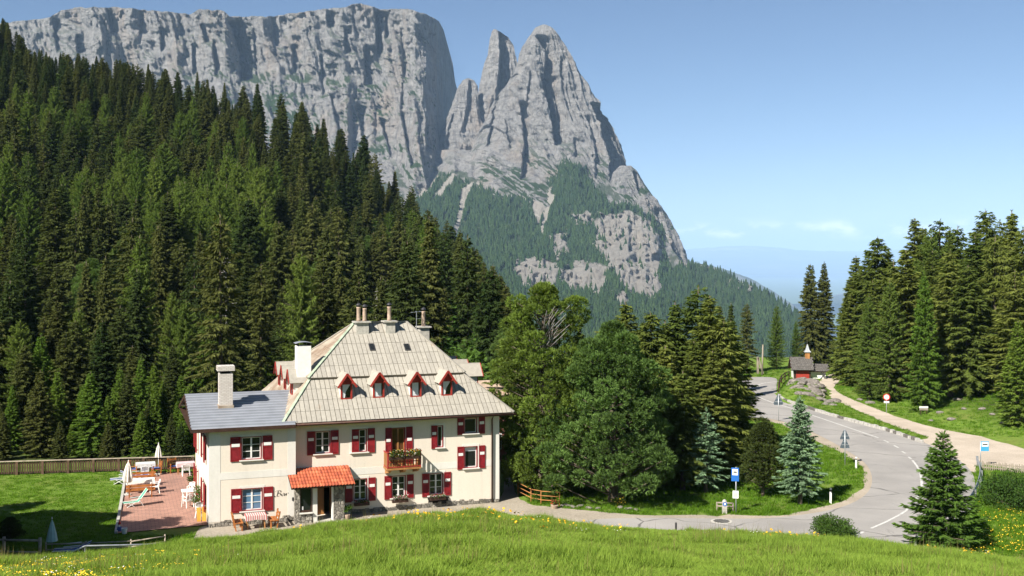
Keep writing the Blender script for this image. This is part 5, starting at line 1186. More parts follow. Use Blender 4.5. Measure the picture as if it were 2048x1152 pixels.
# balcony
BV = -1.02; bu0, bu1 = HP(774.5, 920, BV)[0], HP(842.5, 920, BV)[0]
BAL = P('balcony', MB().box(bu0, bu1, BV, -.002, 2.60, 2.70), M_WOOD)
for un in (bu0 + .18, (bu0 + bu1) / 2 + .05, bu1 - .18): P('corbel', MB().bar((un, -.005, 2.33), (un, BV + .28, 2.50), .17, .17).bar((un, -.005, 2.48), (un, BV + .05, 2.55), .17, .09), M_WOOD, BAL)
rail = MB()
for un in (bu0 + .04, (bu0 + bu1) / 2, bu1 - .04): rail.box(un - .04, un + .04, BV + .0, BV + .08, 2.70, 3.62)
for a_, b2 in ((3.56, 3.64), (2.74, 2.80), (3.05, 3.10)): rail.box(bu0, bu1, BV - .012, BV - .001, a_, b2) if False else rail.box(bu0 + .081, bu1 - .081, BV + .015, BV + .065, a_, b2)
for un in (bu0 + .015, bu1 - .065): rail.box(un, un + .05, BV + .081, -.02, 3.56, 3.64).box(un, un + .05, BV + .081, -.02, 2.74, 2.80)
rail.box(bu0 - .03, bu1 + .03, BV - .03, BV + .11, 3.641, 3.68); P('railing', rail, M_REDB, BAL)
n = 12
for i in range(n): P('baluster', MB().box(bu0 + .12 + (bu1 - bu0 - .3) * i / (n - 1), bu0 + .19 + (bu1 - bu0 - .3) * i / (n - 1), BV + .03, BV + .055, 2.801, 3.559), M_WOOD, BAL)
for un in (bu0 + .02, bu1 - .062):
    for i in range(5): P('baluster', MB().box(un, un + .035, BV + .16 + i * .17, BV + .26 + i * .17, 2.801, 3.559), M_WOOD, BAL)
# porch
PV = -1.45; pu0, pu1 = HP(590, 1000, PV)[0], HP(688.5, 1000, PV)[0]
q = lambda px: HP(px, 1000, PV)[0]
por = P('porch', MB().box(pu0, q(600), PV, PV + .35, -.2, 2.2).box(q(600), q(624), PV, PV + .35, -.2, .62).box(q(667.5), pu1, PV, PV + .35, -.2, 2.2).box(pu1 - .3, pu1, PV + .351, -.002, -.2, 2.2), M_RUBBLE)
P('painted_pier', MB().box(q(626), q(635), PV + .05, PV + .3, -.2, 2.2).box(q(664.5), q(667.3), PV + .02, PV + .3, -.2, 2.2), M_TRIM, por); P('lintel', MB().box(pu0, pu1, PV + .02, PV + .3, 2.2, 2.34), M_BROWN, por)
dw = P('display_window', MB().box(q(600.5), q(602.5), PV + .05, PV + .2, .62, 2.2).box(q(622), q(624), PV + .05, PV + .2, .62, 2.2).box(q(602.5), q(622), PV + .05, PV + .2, .62, .72).box(q(602.5), q(622), PV + .05, PV + .2, 2.06, 2.2), M_BROWN, por); P('pane', MB().box(q(602.5), q(622), PV + .12, PV + .13, .72, 2.06), M_GLASS, dw)
P('window_sill', MB().box(q(599), q(625), PV - .1, PV + .05, .55, .61), M_TRIM, por); P('menu_card', MB().box(q(604), q(607), PV + .09, PV + .115, .75, .95), M_WHITE, dw)
P('front_door', MB().box(pd0 + .02, pd0 + .5, .2, .26, .06, 2.1).box(pd1 - .1, pd1, .05, .3, .06, 2.1), M_WOOD, por); P('door_step', MB().box(q(628), q(667), PV - .2, -.05, -.1, .06), M_STONE, por)
P('wall_lamp', MB().lathe([(.03, 2.05), (.09, 2.08), (.09, 2.2), (.02, 2.25)], q(595), PV - .1, 8), simple('yellow_lamp_glass', (0.6, 0.4, 0.03), .4, .1), por)
CAN = P('canopy', MB().slab([(-6.68, -2.02, 2.14), (-3.12, -2.02, 2.14), (-3.12, -.62, 2.66), (-6.68, -.62, 2.66)], .07).slab([(-6.2, -.60, 2.67), (-3.12, -.60, 2.67), (-3.12, -.005, 2.89), (-6.2, -.005, 2.89)], .07), M_BROWN)
def tile_mat():
    m, nt, b = mat_base('orange_clay_tile'); oi = nt.nodes.new('ShaderNodeObjectInfo'); n2 = noise(nt, 6, 4, .7)
    c = ramp(nt, oi.outputs['Random'], [(0, (0.30, 0.060, 0.026)), (.5, (0.42, 0.095, 0.038)), (1, (0.50, 0.15, 0.065))]); c = mixc(nt, .6, c, ramp(nt, n2, [(.3, (.75, .75, .75)), (.7, (1.1, 1.1, 1.1))]), 'MULTIPLY')
    nt.links.new(c, b.inputs['Base Color']); b.inputs['Roughness'].default_value = .8; return m
M_TILE = tile_mat()
tw, tl = .185, .40; sl = math.atan2(2.89 - 2.14, 2.015); tm = MB(); nseg = 6
for e_ in (0, 1):
    for i in range(nseg + 1):
        t = i / nseg; x = -tw / 2 + tw * t; h_ = .045 * math.sin(math.pi * min(1, t * 1.35)) if t < .75 else .0 + .015 * (t - .75) / .25
        tm.v.append((x, e_ * tl, h_ + (0.028 if e_ == 0 else 0)))
tm.f += [(i, i + 1, nseg + 2 + i, nseg + 1 + i) for i in range(nseg)]
b0 = len(tm.v); tm.v += [(p[0], p[1], p[2] - .022) for p in tm.v[:nseg + 1]]; tm.f += [(i + 1, i, b0 + i, b0 + i + 1) for i in range(nseg)]
tile_me = tm.mesh('roof_tile', True); tile_me.materials.append(M_TILE)
nc = int((6.68 - 3.12) / tw); nt_ = 0
for r in range(6):
    for c in range(nc + 1):
        s_ = r * (tl - .055); vv = -2.06 + s_ * math.cos(sl); zz = 2.14 - .02 + s_ * math.sin(sl) + .03; uu = -6.66 + (c + .5) * (6.68 - 3.08) / (nc + 1)
        if vv + tl > -.55 and uu < -6.15: continue
        if vv + tl * .9 > 0: continue
        o = link('roof_tile', tile_me, CAN, loc=(uu, vv, zz)); o.rotation_euler = (sl, 0, 0); nt_ += 1
print('canopy tiles', nt_)
# lettering on the annex wall: the word Bar in a slanted hand
def letter_stroke(pts, w):
    p = catmull(pts, 10); d = np.gradient(p, axis=0); d /= np.linalg.norm(d, axis=1)[:, None] + 1e-9; mb = MB(); vz = WV - .018
    wd = np.array([w * (.45 + .9 * abs(dd[1])) for dd in d]); nn = np.stack([np.full(len(p), .8), np.full(len(p), .6)], 1)
    for i in range(len(p) - 1):
        a_, b2 = p[i], p[i + 1]; na, nb = nn[i] * wd[i] / 2, nn[i + 1] * wd[i + 1] / 2
        mb.quad((a_[0] - na[0], vz, a_[1] - na[1]), (b2[0] - nb[0], vz, b2[1] - nb[1]), (b2[0] + nb[0], vz, b2[1] + nb[1]), (a_[0] + na[0], vz, a_[1] + na[1]))
    return mb
lu, lz = HP(549, 990, WV); lu1, _ = HP(578, 990, WV); sc_l = (lu1 - lu) / 3.0
LET = MB()
for pts, w in (([(.75, 1.25), (.62, .6), (.42, .05), (.12, -.05), (-.02, .12)], .16), ([(.15, 1.05), (.35, 1.28), (.85, 1.34), (1.28, 1.2), (1.2, .85), (.75, .68), (1.15, .6), (1.22, .25), (.85, .0), (.5, .08)], .15),
               ([(1.98, .58), (1.75, .66), (1.5, .45), (1.5, .12), (1.68, .03), (1.9, .25), (2.05, .6), (1.98, .2), (2.08, .04), (2.22, .14)], .13), ([(2.22, .14), (2.38, .58), (2.42, .35), (2.35, .03)], .13), ([(2.42, .35), (2.58, .58), (2.75, .64), (2.88, .52)], .13)):
    m_ = letter_stroke([(lu + x_ * sc_l, lz + (y_ - .35) * sc_l * .9) for x_, y_ in pts], w * sc_l); b0 = len(LET.v); LET.v += m_.v; LET.f += [tuple(b0 + i for i in f_) for f_ in m_.f]
P('lettering', LET, simple('black_paint', (0.015, 0.014, 0.013), .7, .1))
P('bell_box', MB().box(HP(584, 998, WV)[0], HP(587.5, 998, WV)[0], WV - .05, WV - .02, HP(585, 1001, WV)[1], HP(585, 994.5, WV)[1]), M_DKMETAL)
def inn_pt(u, v, z=0.0): return (HO[0] + u * _U[0] + v * _V[0], HO[1] + u * _U[1] + v * _V[1], HO[2] + z)
# flower boxes
def flower_leaves(seed, L, n, size, spread=(.12, .12)):
    rs = R(seed); p = np.stack([(rs.rand(n) - .5) * L, (rs.rand(n) - .6) * spread[0] * 2, rs.rand(n) * spread[1] * 2], 1); d = rs.normal(size=(n, 3)) + np.array([0, -.4, .4])
    v, f = blades(p, d, size * (.6 + .8 * rs.rand(n)), size * .7, np.array([[.1, .2, 1.0]]), rs); return v, f, np.repeat(rs.rand(n), 4)
M_PETALS = [simple('pink_petals', (0.62, 0.12, 0.22), .8, .3, 9), simple('white_petals', (0.75, 0.72, 0.70), .8, .1, 9), simple('yellow_petals', (0.70, 0.48, 0.03), .8, .2, 9), simple('red_petals', (0.5, 0.03, 0.04), .8, .3, 9)]
def flower_box(u, v, z, L, seed, label, petals=(0, 1), full=1.0):
    o = empty('flower_box', inn_pt(u, v, z), HA, label, 'flower box', 'window flower boxes on the inn')
    MB().box(-L / 2, L / 2, -.10, .10, -.18, 0).build('trough', M_BROWN, o)
    v_, f_, t_ = flower_leaves(seed, L * .95, int(260 * L * full), .085, (.15, .12 * full)); link('foliage', leafy_mesh('foliage', v_, f_, t_), o, M_LEAF)
    for k, pi in enumerate(petals):
        v_, f_, t_ = flower_leaves(seed + 5 + k, L * .95, int(55 * L * full), .065, (.17, .14 * full)); me = np_mesh('blossoms', v_, f_); link('blossoms', me, o, M_PETALS[pi])
wz = lambda i: built[i]
for i, lb, pt, fu in ((8, 'dark flower box under the window beside the canopy', (0,), .55), (9, 'flower box of pink blooms under the window below the balcony', (0, 1), 1.0), (10, 'flower box under the ground-floor window nearest the downpipe', (0,), .6)):
    u0, u1, z0 = built[i][0], built[i][1], built[i][2]; flower_box((u0 + u1) / 2 + .03, -.27, z0 - .06, u1 - u0 + .1, 30 + i, lb, pt, fu)
flower_box((bu0 + bu1) / 2 - .5, BV - .13, 3.42, .92, 51, 'overflowing flower box on the balcony rail, above the corbel by the door', (1, 2), 1.5)
flower_box((bu0 + bu1) / 2 + .5, BV - .13, 3.42, .92, 52, 'overflowing flower box on the balcony rail, on the side towards the narrow window', (1, 2), 1.5)
# ------------------------------------------------------------------ fences
M_PLANK = simple('fence_plank', (0.05, 0.03, 0.019), .9, .45, 2.2, stretch=(3, 3, .3), bmp=.3, col2=(0.125, 0.08, 0.048)); M_RAILW = simple('sun_bleached_rail', (0.36, 0.30, 0.235), .9, .3, 4, bmp=.2); M_DKPOST = simple('dark_fence_post', (0.10, 0.062, 0.04), .9, .3, 4)
def vec(p): return Vector(p)
def gpt(px, py, dz=0.0):
    x, y, _ = px2g(px, py); return Vector((x, y, max(float(H(x, y)), GZ - .03) + dz))
fa, fb = gpt(-70, 952), gpt(386, 938); fl = (fb - fa).length; fd = (fb - fa).normalized()
BF = empty('board_fence', tuple(fa), math.atan2(fd.y, fd.x), 'brown vertical board fence with a pale top rail behind lawn and patio', 'fence')
npost = 9; bay = fl / npost; plank_me = None; rs = R(8)
for i in range(npost + 1): MB().box(i * bay - .09, i * bay + .09, -.09, .09, -.3, .93).build('post', M_DKPOST, BF)
MB().box(-.1, fl + .1, -.09, .09, .931, .975).build('top_rail', M_RAILW, BF)
for i in range(npost):
    MB().box(i * bay + .091, (i + 1) * bay - .091, .03, .075, .10, .19).box(i * bay + .091, (i + 1) * bay - .091, .03, .075, .74, .83).build('rail', M_DKPOST, BF)
    n = 9
    for k in range(n):
        u = i * bay + .12 + (bay - .24) * (k + .5) / n; w = (bay - .24) / n * .36; z1 = .90 + .02 * (rs.rand() - .5)
        MB().box(u - w, u + w, -.005 - .01 * rs.rand(), .028, .06 + .03 * rs.rand(), z1).build('plank', M_PLANK, BF)
def rail_fence(name, pxs, hgt, label, rails, mat, post_r=.06, rail_r=.045, group=None, cat='fence', sink=.3):
    pts = [gpt(*p) for p in pxs]; o = empty(name, tuple(pts[0]), 0, label, cat, group)
    for p in pts: q = p - pts[0]; MB().tube([q + Vector((0, 0, -sink)), q + Vector((0, 0, hgt * 1.03))], post_r, 7).build('post', mat, o, smooth=True)
    for f_ in rails:
        for a_, b2 in zip(pts, pts[1:]):
            MB().tube([a_ - pts[0] + Vector((0, -.02, hgt * f_)), b2 - pts[0] + Vector((0, -.02, hgt * (f_ + .02)))], rail_r, 7).build('rail', mat, o, smooth=True)
    return o
rail_fence('pole_fence', [(-60, 1108), (8, 1108), (80, 1110)], .88, 'weathered two-pole fence at the meadow edge left of the parasol', (.55 * .3, .85), M_RAILW, .085, .055)
rail_fence('pole_fence', [(92, 1108), (172, 1106), (262, 1102), (330, 1092)], .62, 'thin low pole fence running behind the grey handrail', (.4, .85), M_RAILW, .04, .035)
hr = [px2w(118, 1116, 53.5), px2w(170, 1092, 54), px2w(262, 1090, 55), px2w(345, 1087, 56)]; o = empty('handrail', hr[0], 0, 'grey double-tube handrail bending down into the flower meadow', 'handrail')
for dz in (0, -.42): MB().tube([Vector(p) - Vector(hr[0]) + Vector((0, 0, dz)) for p in hr], .045, 8).build('tube', M_METAL, o, smooth=True)
for p in hr[1:]: MB().tube([Vector(p) - Vector(hr[0]), Vector((p[0] - hr[0][0], p[1] - hr[0][1], float(H(p[0], p[1])) - hr[0][2] - .2))], .03, 6).build('post', M_METAL, o)
M_RUSTY = simple('rust_orange_tube', (0.36, 0.16, 0.05), .7, .3, 4)
o = rail_fence('drive_railing', [(1036, 990), (1062, 1004), (1082, 1008), (1119, 1011)], .82, 'rusty orange tube railing curving beside the drive', (.35, .67, 1.0), M_RUSTY, .03, .025, cat='railing')
rail_fence('chapel_fence', [(1557, 786), (1559, 775), (1563, 766), (1570, 760), (1578, 757)], .95, 'dark two-rail wooden fence curving along the road below the chapel', (.55, .95), M_BROWN, .07, .06)
# picket fence and crash barrier right of the bend
a_, b2 = gpt(1958, 938), gpt(2110, 952); L = (b2 - a_).length; d = (b2 - a_).normalized(); PF = empty('picket_fence', tuple(a_), math.atan2(d.y, d.x), 'grey weathered picket fence beside the gravel pull-in', 'fence')
MB().box(0, L, .02, .05, .15, .22).box(0, L, .02, .05, .42, .48).build('rail', M_GREYW, PF)
n = 36
pm = MB().box(-.035, .035, 0, .018, 0, .58); pm.v += [(-.035, 0, .5801), (.035, 0, .5801), (0, 0, .64), (-.035, .018, .5801), (.035, .018, .5801), (0, .018, .64)]; k = len(pm.v) - 6; pm.f += [(k, k + 1, k + 2), (k + 5, k + 4, k + 3), (k, k + 2, k + 5, k + 3), (k + 1, k + 4, k + 5, k + 2)]
pm = pm.mesh('picket'); pm.materials.append(M_GREYW)
for i in range(n):
    q_ = link('picket', pm, PF, loc=((i + .5) * L / n, 0, .04 * math.sin(i * 1.7))); q_.rotation_euler = (0, .05 * math.sin(i * 2.3), 0)
gp = [gpt(1953, 932), gpt(1959, 945), gpt(1961, 962), gpt(1957, 982), gpt(1948, 1003), gpt(1936, 1022)]
pp = catmull(gp, 4); GR = empty('crash_barrier', tuple(gp[0]), 0, 'galvanised crash barrier along the outside of the bend', 'crash barrier')
bm_ = MB(); prof = [(0, .45), (.05, .50), (.05, .56), (0, .60), (0, .64), (.05, .68), (.05, .74), (0, .78)]; n = len(pp)
for i in range(n):
    dd = pp[min(i + 1, n - 1)] - pp[max(i - 1, 0)]; dd = dd / np.linalg.norm(dd); nn_ = np.array([-dd[1], dd[0]])
    bm_.v += [(pp[i][0] - gp[0].x - nn_[0] * u, pp[i][1] - gp[0].y - nn_[1] * u, z) for u, z in prof]
m = len(prof); bm_.f += [(i * m + j, i * m + j + 1, (i + 1) * m + j + 1, (i + 1) * m + j) for i in range(n - 1) for j in range(m - 1)]
bm_.build('beam', M_METAL, GR)
for p in gp: q = p - gp[0]; MB().box(q.x + .03, q.x + .13, q.y - .05, q.y + .05, -.2, .76).build('post', M_METAL, GR)
# kerb blocks along the outer road edge
kp = catmull([px2g(*p) for p in ((1557, 792), (1570, 802), (1600, 812), (1650, 828), (1710, 845), (1780, 864), (1850, 888))], 30); seg = np.r_[0, np.cumsum(np.linalg.norm(np.diff(kp, axis=0), axis=1))]; Lk = seg[-1]
KB = empty('road_kerb', (*kp[0], GZ), 0, 'row of worn white and black kerb blocks along the road below the track', 'kerb'); M_KW = simple('worn_white_block', (0.40, 0.385, 0.36), .9, .3, 5); M_KB = simple('dark_block', (0.13, 0.12, 0.11), .9, .4, 5)
s = 0; i = 0; rs = R(3)
while s < Lk - .5:
    l = .42 + .25 * rs.rand(); a_ = np.array([np.interp(s, seg, kp[:, 0]), np.interp(s, seg, kp[:, 1])]) - kp[0]; b2 = np.array([np.interp(s + l, seg, kp[:, 0]), np.interp(s + l, seg, kp[:, 1])]) - kp[0]; hh = .22 + .07 * rs.rand()
    MB().bar((*a_, hh / 2), (*b2, hh / 2), .25, hh).build('kerb_block', M_KB if rs.rand() < .3 else M_KW, KB); s += l + .14; i += 1

# ------------------------------------------------------------------ signs and posts
M_SIGNBACK = simple('sign_back', (0.10, 0.13, 0.16), .5, .12, 3, metal=.3); M_BLUE_S = simple('sign_blue', (0.02, 0.12, 0.42), .4, .05); M_LBLUE = simple('sign_light_blue', (0.06, 0.32, 0.55), .4, .05); M_RED_S = simple('sign_red', (0.55, 0.02, 0.02), .4, .05); M_BLACK = simple('black_print', (0.02, 0.02, 0.02), .6, .05)
def post_obj(name, px, py, hgt, label, cat='road sign', r=.035, group=None, rz=0.0):
    g_ = gpt(px, py); o = empty(name, tuple(g_), rz, label, cat, group); MB().tube([(0, 0, -.25), (0, 0, hgt)], r, 8).build('pole', M_METAL, o, smooth=True); return o, g_.y / F
def sign_print(parent, rects, mat, name='print'):
    mb = MB()
    for r_ in rects: mb.box(*r_)
    mb.build(name, mat, parent)
def word(parent, txt, x, y, z, size, mat):      # real letters from the built-in font
    cu = bpy.data.curves.new('print', 'FONT'); cu.body = txt; cu.size = size; cu.extrude = .002; cu.align_x = 'CENTER'
    t_ = bpy.data.objects.new('tmp', cu); C.objects.link(t_); dg = bpy.context.evaluated_depsgraph_get(); me = bpy.data.meshes.new_from_object(t_.evaluated_get(dg)); bpy.data.objects.remove(t_)
    o = link('print', me, parent, mat, (x, y, z)); o.rotation_euler = (math.pi / 2, 0, 0); return o
o, k = post_obj('bus_stop_sign', 1472, 1026, 2.75, 'blue and white bus stop sign on a post with a timetable box by the drive', rz=-.25)
bd = MB().box(-.27, .17, -.05, -.02, 1.92, 2.72).build('board', M_BLUE_S, o); sign_print(bd, [(-.21, .11, -.056, -.0505, 2.28, 2.64)], M_WHITE, 'white_field'); sign_print(bd, [(-.15, .05, -.060, -.0565, 2.42, 2.50)], M_BLACK)
MB().box(-.19, .15, -.10, .06, .92, 1.34).build('timetable_box', M_WHITE, o); sign_print(o, [(-.14, .10, -.106, -.101, 1.0 + j * .07, 1.03 + j * .07) for j in range(4)], M_GREYW)
o, k = post_obj('bus_stop_sign', 1961, 932, 1.85, 'light blue and white bus stop flag on a thin pole beside the picket fence')
bd = MB().box(.03, .60, -.03, 0, 1.12, 1.83).build('board', M_LBLUE, o); sign_print(bd, [(.07, .56, -.036, -.0305, 1.45, 1.78)], M_WHITE, 'white_field'); sign_print(bd, [(.14, .50, -.040, -.0365, 1.56, 1.64)], M_BLACK)
def tri_back(o, zc, s, inv=False):
    h = s * .866; pts = [(-s / 2, zc - h / 2), (s / 2, zc - h / 2), (.06, zc + h / 2), (-.06, zc + h / 2)]
    mb = MB(); b0 = 0; mb.v += [(x, .04, z) for x, z in pts] + [(x, .065, z) for x, z in pts]; mb.f += [(3, 2, 1, 0), (4, 5, 6, 7)] + [(i, (i + 1) % 4, 4 + (i + 1) % 4, 4 + i) for i in range(4)]; p_ = mb.build('plate', M_SIGNBACK, o)
    MB().box(-s * .36, s * .36, .02, .0395, zc - h * .3, zc - h * .24).box(-s * .2, s * .2, .02, .0395, zc + h * .1, zc + h * .15).build('stiffener', M_METAL, p_)
o, k = post_obj('triangle_sign', 1557, 842, 2.55, 'back of a single triangular road sign at the far lay-by'); tri_back(o, 2.05, .95); MB().box(-.40, .40, .04, .065, 1.52, 1.66).build('plate', M_SIGNBACK, o)
o, k = post_obj('triangle_sign', 1690, 930, 2.62, 'backs of two stacked triangular road signs on the inside of the bend'); tri_back(o, 2.30, .68); tri_back(o, 1.66, .68); MB().box(-.34, .34, .04, .065, 1.90, 2.02).box(-.34, .34, .04, .065, 1.26, 1.36).build('plate', M_SIGNBACK, o)
o, k = post_obj('round_sign', 1773, 826, 1.75, 'round white sign with a red ring beside the track', rz=-.2)
MB().tube([(0, -.04, 1.6), (0, -.065, 1.6)], .33, 20).build('plate', M_RED_S, o); MB().tube([(0, -.0655, 1.6), (0, -.072, 1.6)], .24, 20).build('white_field', M_WHITE, o)
MB().box(-.25, .25, -.06, -.035, 1.02, 1.2).build('plate', M_WHITE, o)
g_ = gpt(1846, 1086); o, k = post_obj('warning_sign', 1846, 1086, 1.35, 'red-rimmed triangular warning sign half hidden by the roadside spruce')
mb = MB(); s = .95; h = s * .866; zc = 1.0; mb.v += [(-s / 2, -.05, zc - h / 2), (s / 2, -.05, zc - h / 2), (0, -.05, zc + h / 2), (-s / 2, -.03, zc - h / 2), (s / 2, -.03, zc - h / 2), (0, -.03, zc + h / 2)]; mb.f += [(0, 1, 2), (5, 4, 3), (0, 3, 4, 1), (1, 4, 5, 2), (2, 5, 3, 0)]; mb.build('plate', M_RED_S, o)
mb = MB(); s = .62; h = s * .866; zc = .97; mb.v += [(-s / 2, -.056, zc - h / 2), (s / 2, -.056, zc - h / 2), (0, -.056, zc + h / 2)]; mb.f += [(0, 1, 2)]; mb.build('white_field', M_WHITE, o); MB().box(-.12, .10, -.062, -.057, .80, .92).box(-.04, .02, -.062, -.057, .92, 1.02).build('print', M_BLACK, o)
G_D = 'delineator posts along the bend'
for px, py, hh, lb in ((1596, 846, .85, 'white marker post with a black band by the far lay-by'), (1712, 937, .85, 'white marker post with a black band beside the stacked triangular signs'), (1661, 1006, .95, 'white marker post on the gravel verge right of the slim blue-green spruce'), (1828, 1098, .75, 'leaning white marker post at the foot of the roadside spruce'), (1479, 768, .6, 'low white marker post on the far bend')):
    g_ = gpt(px, py); o = empty('marker_post', tuple(g_), -.3, lb, 'marker post', G_D); o.rotation_euler = (0, .18 if px == 1828 else .02, -.3)
    MB().prism([(-.06, -.05), (.06, -.05), (.04, .05), (-.04, .05)], -.2, hh * .78).prism([(-.06, -.05), (.06, -.05), (.04, .05), (-.04, .05)], hh * .9, hh).build('shaft', M_WHITE, o); MB().prism([(-.062, -.052), (.062, -.052), (.042, .052), (-.042, .052)], hh * .78, hh * .9).build('band', M_BLACK, o)
# pump post with blue emblem, low wooden rail, small drive post, pole with wire
g_ = gpt(1449, 1026); o = empty('stone_post', tuple(g_), 0, 'short pale stone post with a blue and white emblem by the bus stop', 'post'); MB().prism([(-.13, -.1), (.13, -.1), (.13, .1), (-.13, .1)], -.2, .70).lathe([(.14, .701), (.10, .8), (.02, .84)], 0, 0, 10).build('shaft', M_SLAB, o); MB().tube([(0, -.101, .58), (0, -.115, .58)], .13, 14).build('emblem', M_BLUE_S, o); MB().box(-.05, .05, -.120, -.1155, .52, .64).build('print', M_WHITE, o)
rail_fence('bus_stop_rail', [(1434, 1020), (1466, 1022)], .5, 'low weathered wooden rail between stone post and bus stop sign', (.55, .95), M_GREYW, .05, .05, cat='rail')
g_ = gpt(1352, 1064); o = empty('drive_post', tuple(g_), 0, 'small grey post standing on the near edge of the drive', 'post'); MB().prism([(-.05, -.05), (.05, -.05), (.05, .05), (-.05, .05)], -.2, .5).lathe([(.06, .501), (.05, .55)], 0, 0, 8).build('shaft', M_DKMETAL, o)
g_ = gpt(1524, 750); o = empty('utility_pole', tuple(g_), 0, 'tall bare wooden pole with a thin wire at the far bend', 'pole'); MB().tube([(0, 0, -.3), (.12, 0, 4.0)], [.12, .09], 8).build('pole', M_GREYW, o, smooth=True)
w0 = Vector((.12, 0, 3.6)); w1 = Vector(px2w(1380, 720, 150)) - g_; MB().tube([w0.lerp(w1, t / 8) + Vector((0, 0, -.8 * (1 - (2 * t / 8 - 1) ** 2))) for t in range(9)], .012, 4).build('wire', M_DKMETAL, o)
g_ = gpt(1518, 748); o = empty('leaning_boards', tuple(g_), 0, 'leaning wooden board frame beside the bare pole', 'boards'); MB().bar((-.15, 0, -.1), (-.18, 0, 2.3), .28, .06, (0, 1, 0)).build('plank', M_GREYW, o); MB().bar((-.1, 0, 2.2), (.55, 0, .05), .22, .06, (0, 1, 0)).build('plank', M_GREYW, o); MB().bar((-.2, -.06, .9), (.4, -.06, .8), .10, .05, (0, 1, 0)).build('brace', M_GREYW, o)
o = empty('trail_sign', tuple(gpt(1847, 832)), 0, 'small wooden trail signboard on short posts below the bare-stemmed spruce', 'sign'); MB().box(-.3, -.24, -.03, .03, -.1, .55).box(.24, .3, -.03, .03, -.1, .55).build('post', M_BROWN, o); MB().box(-.42, .42, -.06, -.031, .42, .62).build('board', M_GREYW, o); MB().box(-.42, .42, -.06, -.031, .63, .80).build('board', M_WHITE, o)
def drain(px, py, r, label, name='manhole_cover', mat=None):
    x, y, _ = px2g(px, py); o = empty(name, (x, y, GZ + .012), .2, label, 'manhole'); MB().lathe([(r, 0), (r, .012), (r * .88, .014)], 0, 0, 22).build('ring', mat or M_STONE, o)
    m_ = MB(); 
    for j in range(-3, 4): w_ = math.sqrt(max(.01, .75 - (j / 4) ** 2)) * r * .85; m_.box(-w_, w_, j * r * .22 - r * .06, j * r * .22 + r * .06, .015, .024)
    m_.build('lid_rib', M_RUSTY if mat else M_DKMETAL, o)
drain(1443, 1043, .62, 'round manhole cover in the drive near the bus stop'); drain(1108, 1045, .42, 'rusty drain cover in the drive near the orange railing', mat=M_RUSTY)
# ------------------------------------------------------------------ chapel, pink house, bench, rocks
CHP = empty('chapel', tuple(gpt(1606, 757)), -.12, 'tiny red-fronted chapel with shingled roof, turret and white lean-to', 'chapel'); CHP.scale = (1.22, 1.22, 1.22); M_SHING = simple('grey_shingle', (0.105, 0.098, 0.092), .9, .4, 6, bmp=.4)
MB().box(-.95, .78, 0, 1.9, -.4, 1.12).build('wall', M_WHITE, CHP); MB().box(-.70, .62, -.05, -.002, .02, 1.04).build('red_door', M_REDB, CHP); MB().box(-.95, -.72, -.04, -.002, -.1, 1.08).box(.64, .78, -.04, -.002, -.1, 1.08).build('corner_post', M_BROWN, CHP)
rf = MB().slab([(-1.25, -.45, .92), (1.0, -.45, .92), (1.0, .95, 2.15), (-1.25, .95, 2.15)], .08).slab([(-1.25, 2.35, .92), (1.0, 2.35, .92), (1.0, .95, 2.15), (-1.25, .95, 2.15)], .08).build('roof', M_BROWN, CHP)
def shingles(parent, x0, x1, v0, z0, v1, z1, nx, nrow, seed):
    rs = R(seed); sl_ = math.atan2(z1 - z0, v1 - v0); mb = MB(); w = (x1 - x0) / nx; L_ = math.hypot(v1 - v0, z1 - z0) / nrow
    for r_ in range(nrow):
        for c in range(nx):
            u = x0 + (c + (.5 if r_ % 2 else 0)) * w
            if u + w > x1 + .2: continue
            s_ = r_ * L_; lo = (v0 + math.cos(sl_) * s_ - .02, z0 + math.sin(sl_) * s_ + .05 + .015 * rs.rand()); hi = (lo[0] + math.cos(sl_) * L_ * 1.15, lo[1] + math.sin(sl_) * L_ * 1.15 - .03)
            mb.quad((u + .01, lo[0], lo[1]), (u + w - .01, lo[0], lo[1]), (u + w - .01, hi[0], hi[1]), (u + .01, hi[0], hi[1])); mb.quad((u + .01, lo[0], lo[1] - .03), (u + w - .01, lo[0], lo[1] - .03), (u + w - .01, lo[0], lo[1]), (u + .01, lo[0], lo[1]))
    o = mb.build('shingles', M_SHING, parent); tag(o, kind='stuff')
shingles(rf, -1.27, 1.02, -.47, .92, .95, 2.15, 13, 8, 1); shingles(rf, -1.27, 1.02, 2.37, .92, .95, 2.15, 13, 8, 2)
tu = MB().box(.35, .80, .75, 1.20, 1.9, 2.75).build('bell_turret', M_WOOD, CHP); MB().lathe([(.50, 2.70), (.26, 2.95), (.05, 3.5), (.01, 3.55)], .575, .975, 4, math.pi / 4).build('turret_roof', M_METAL, tu); MB().box(.56, .59, .96, .99, 3.5, 3.95).box(.48, .67, .965, .985, 3.76, 3.79).build('cross', M_DKMETAL, tu)
ln_ = MB().box(.79, 2.35, .35, 1.9, -.4, .95).build('lean_to', M_WHITE, CHP); lr = MB().slab([(.60, -.05, .78), (2.62, -.05, .78), (2.62, 1.2, 1.42), (.60, 1.2, 1.42)], .07).slab([(.60, 2.2, .85), (2.62, 2.2, .85), (2.62, 1.2, 1.42), (.60, 1.2, 1.42)], .07).build('lean_to_roof', M_BROWN, CHP); shingles(lr, .58, 2.64, -.07, .78, 1.2, 1.42, 12, 6, 3)
MB().bar((2.45, -.1, .0), (1.75, -.1, .75), .08, .1).bar((1.75, -.1, 0), (2.2, -.1, .5), .1, .1).build('brace', M_DKMETAL, CHP)
M_PINK = wall_mat('salmon_render', (0.50, 0.22, 0.18), (0.42, 0.18, 0.15)); Yp = 82.0; x0 = (1006 - CX) / F * Yp
PH = empty('pink_house', (x0, Yp, GZ), .35, 'salmon-pink house glimpsed between the inn roof and the stone pine', 'house')
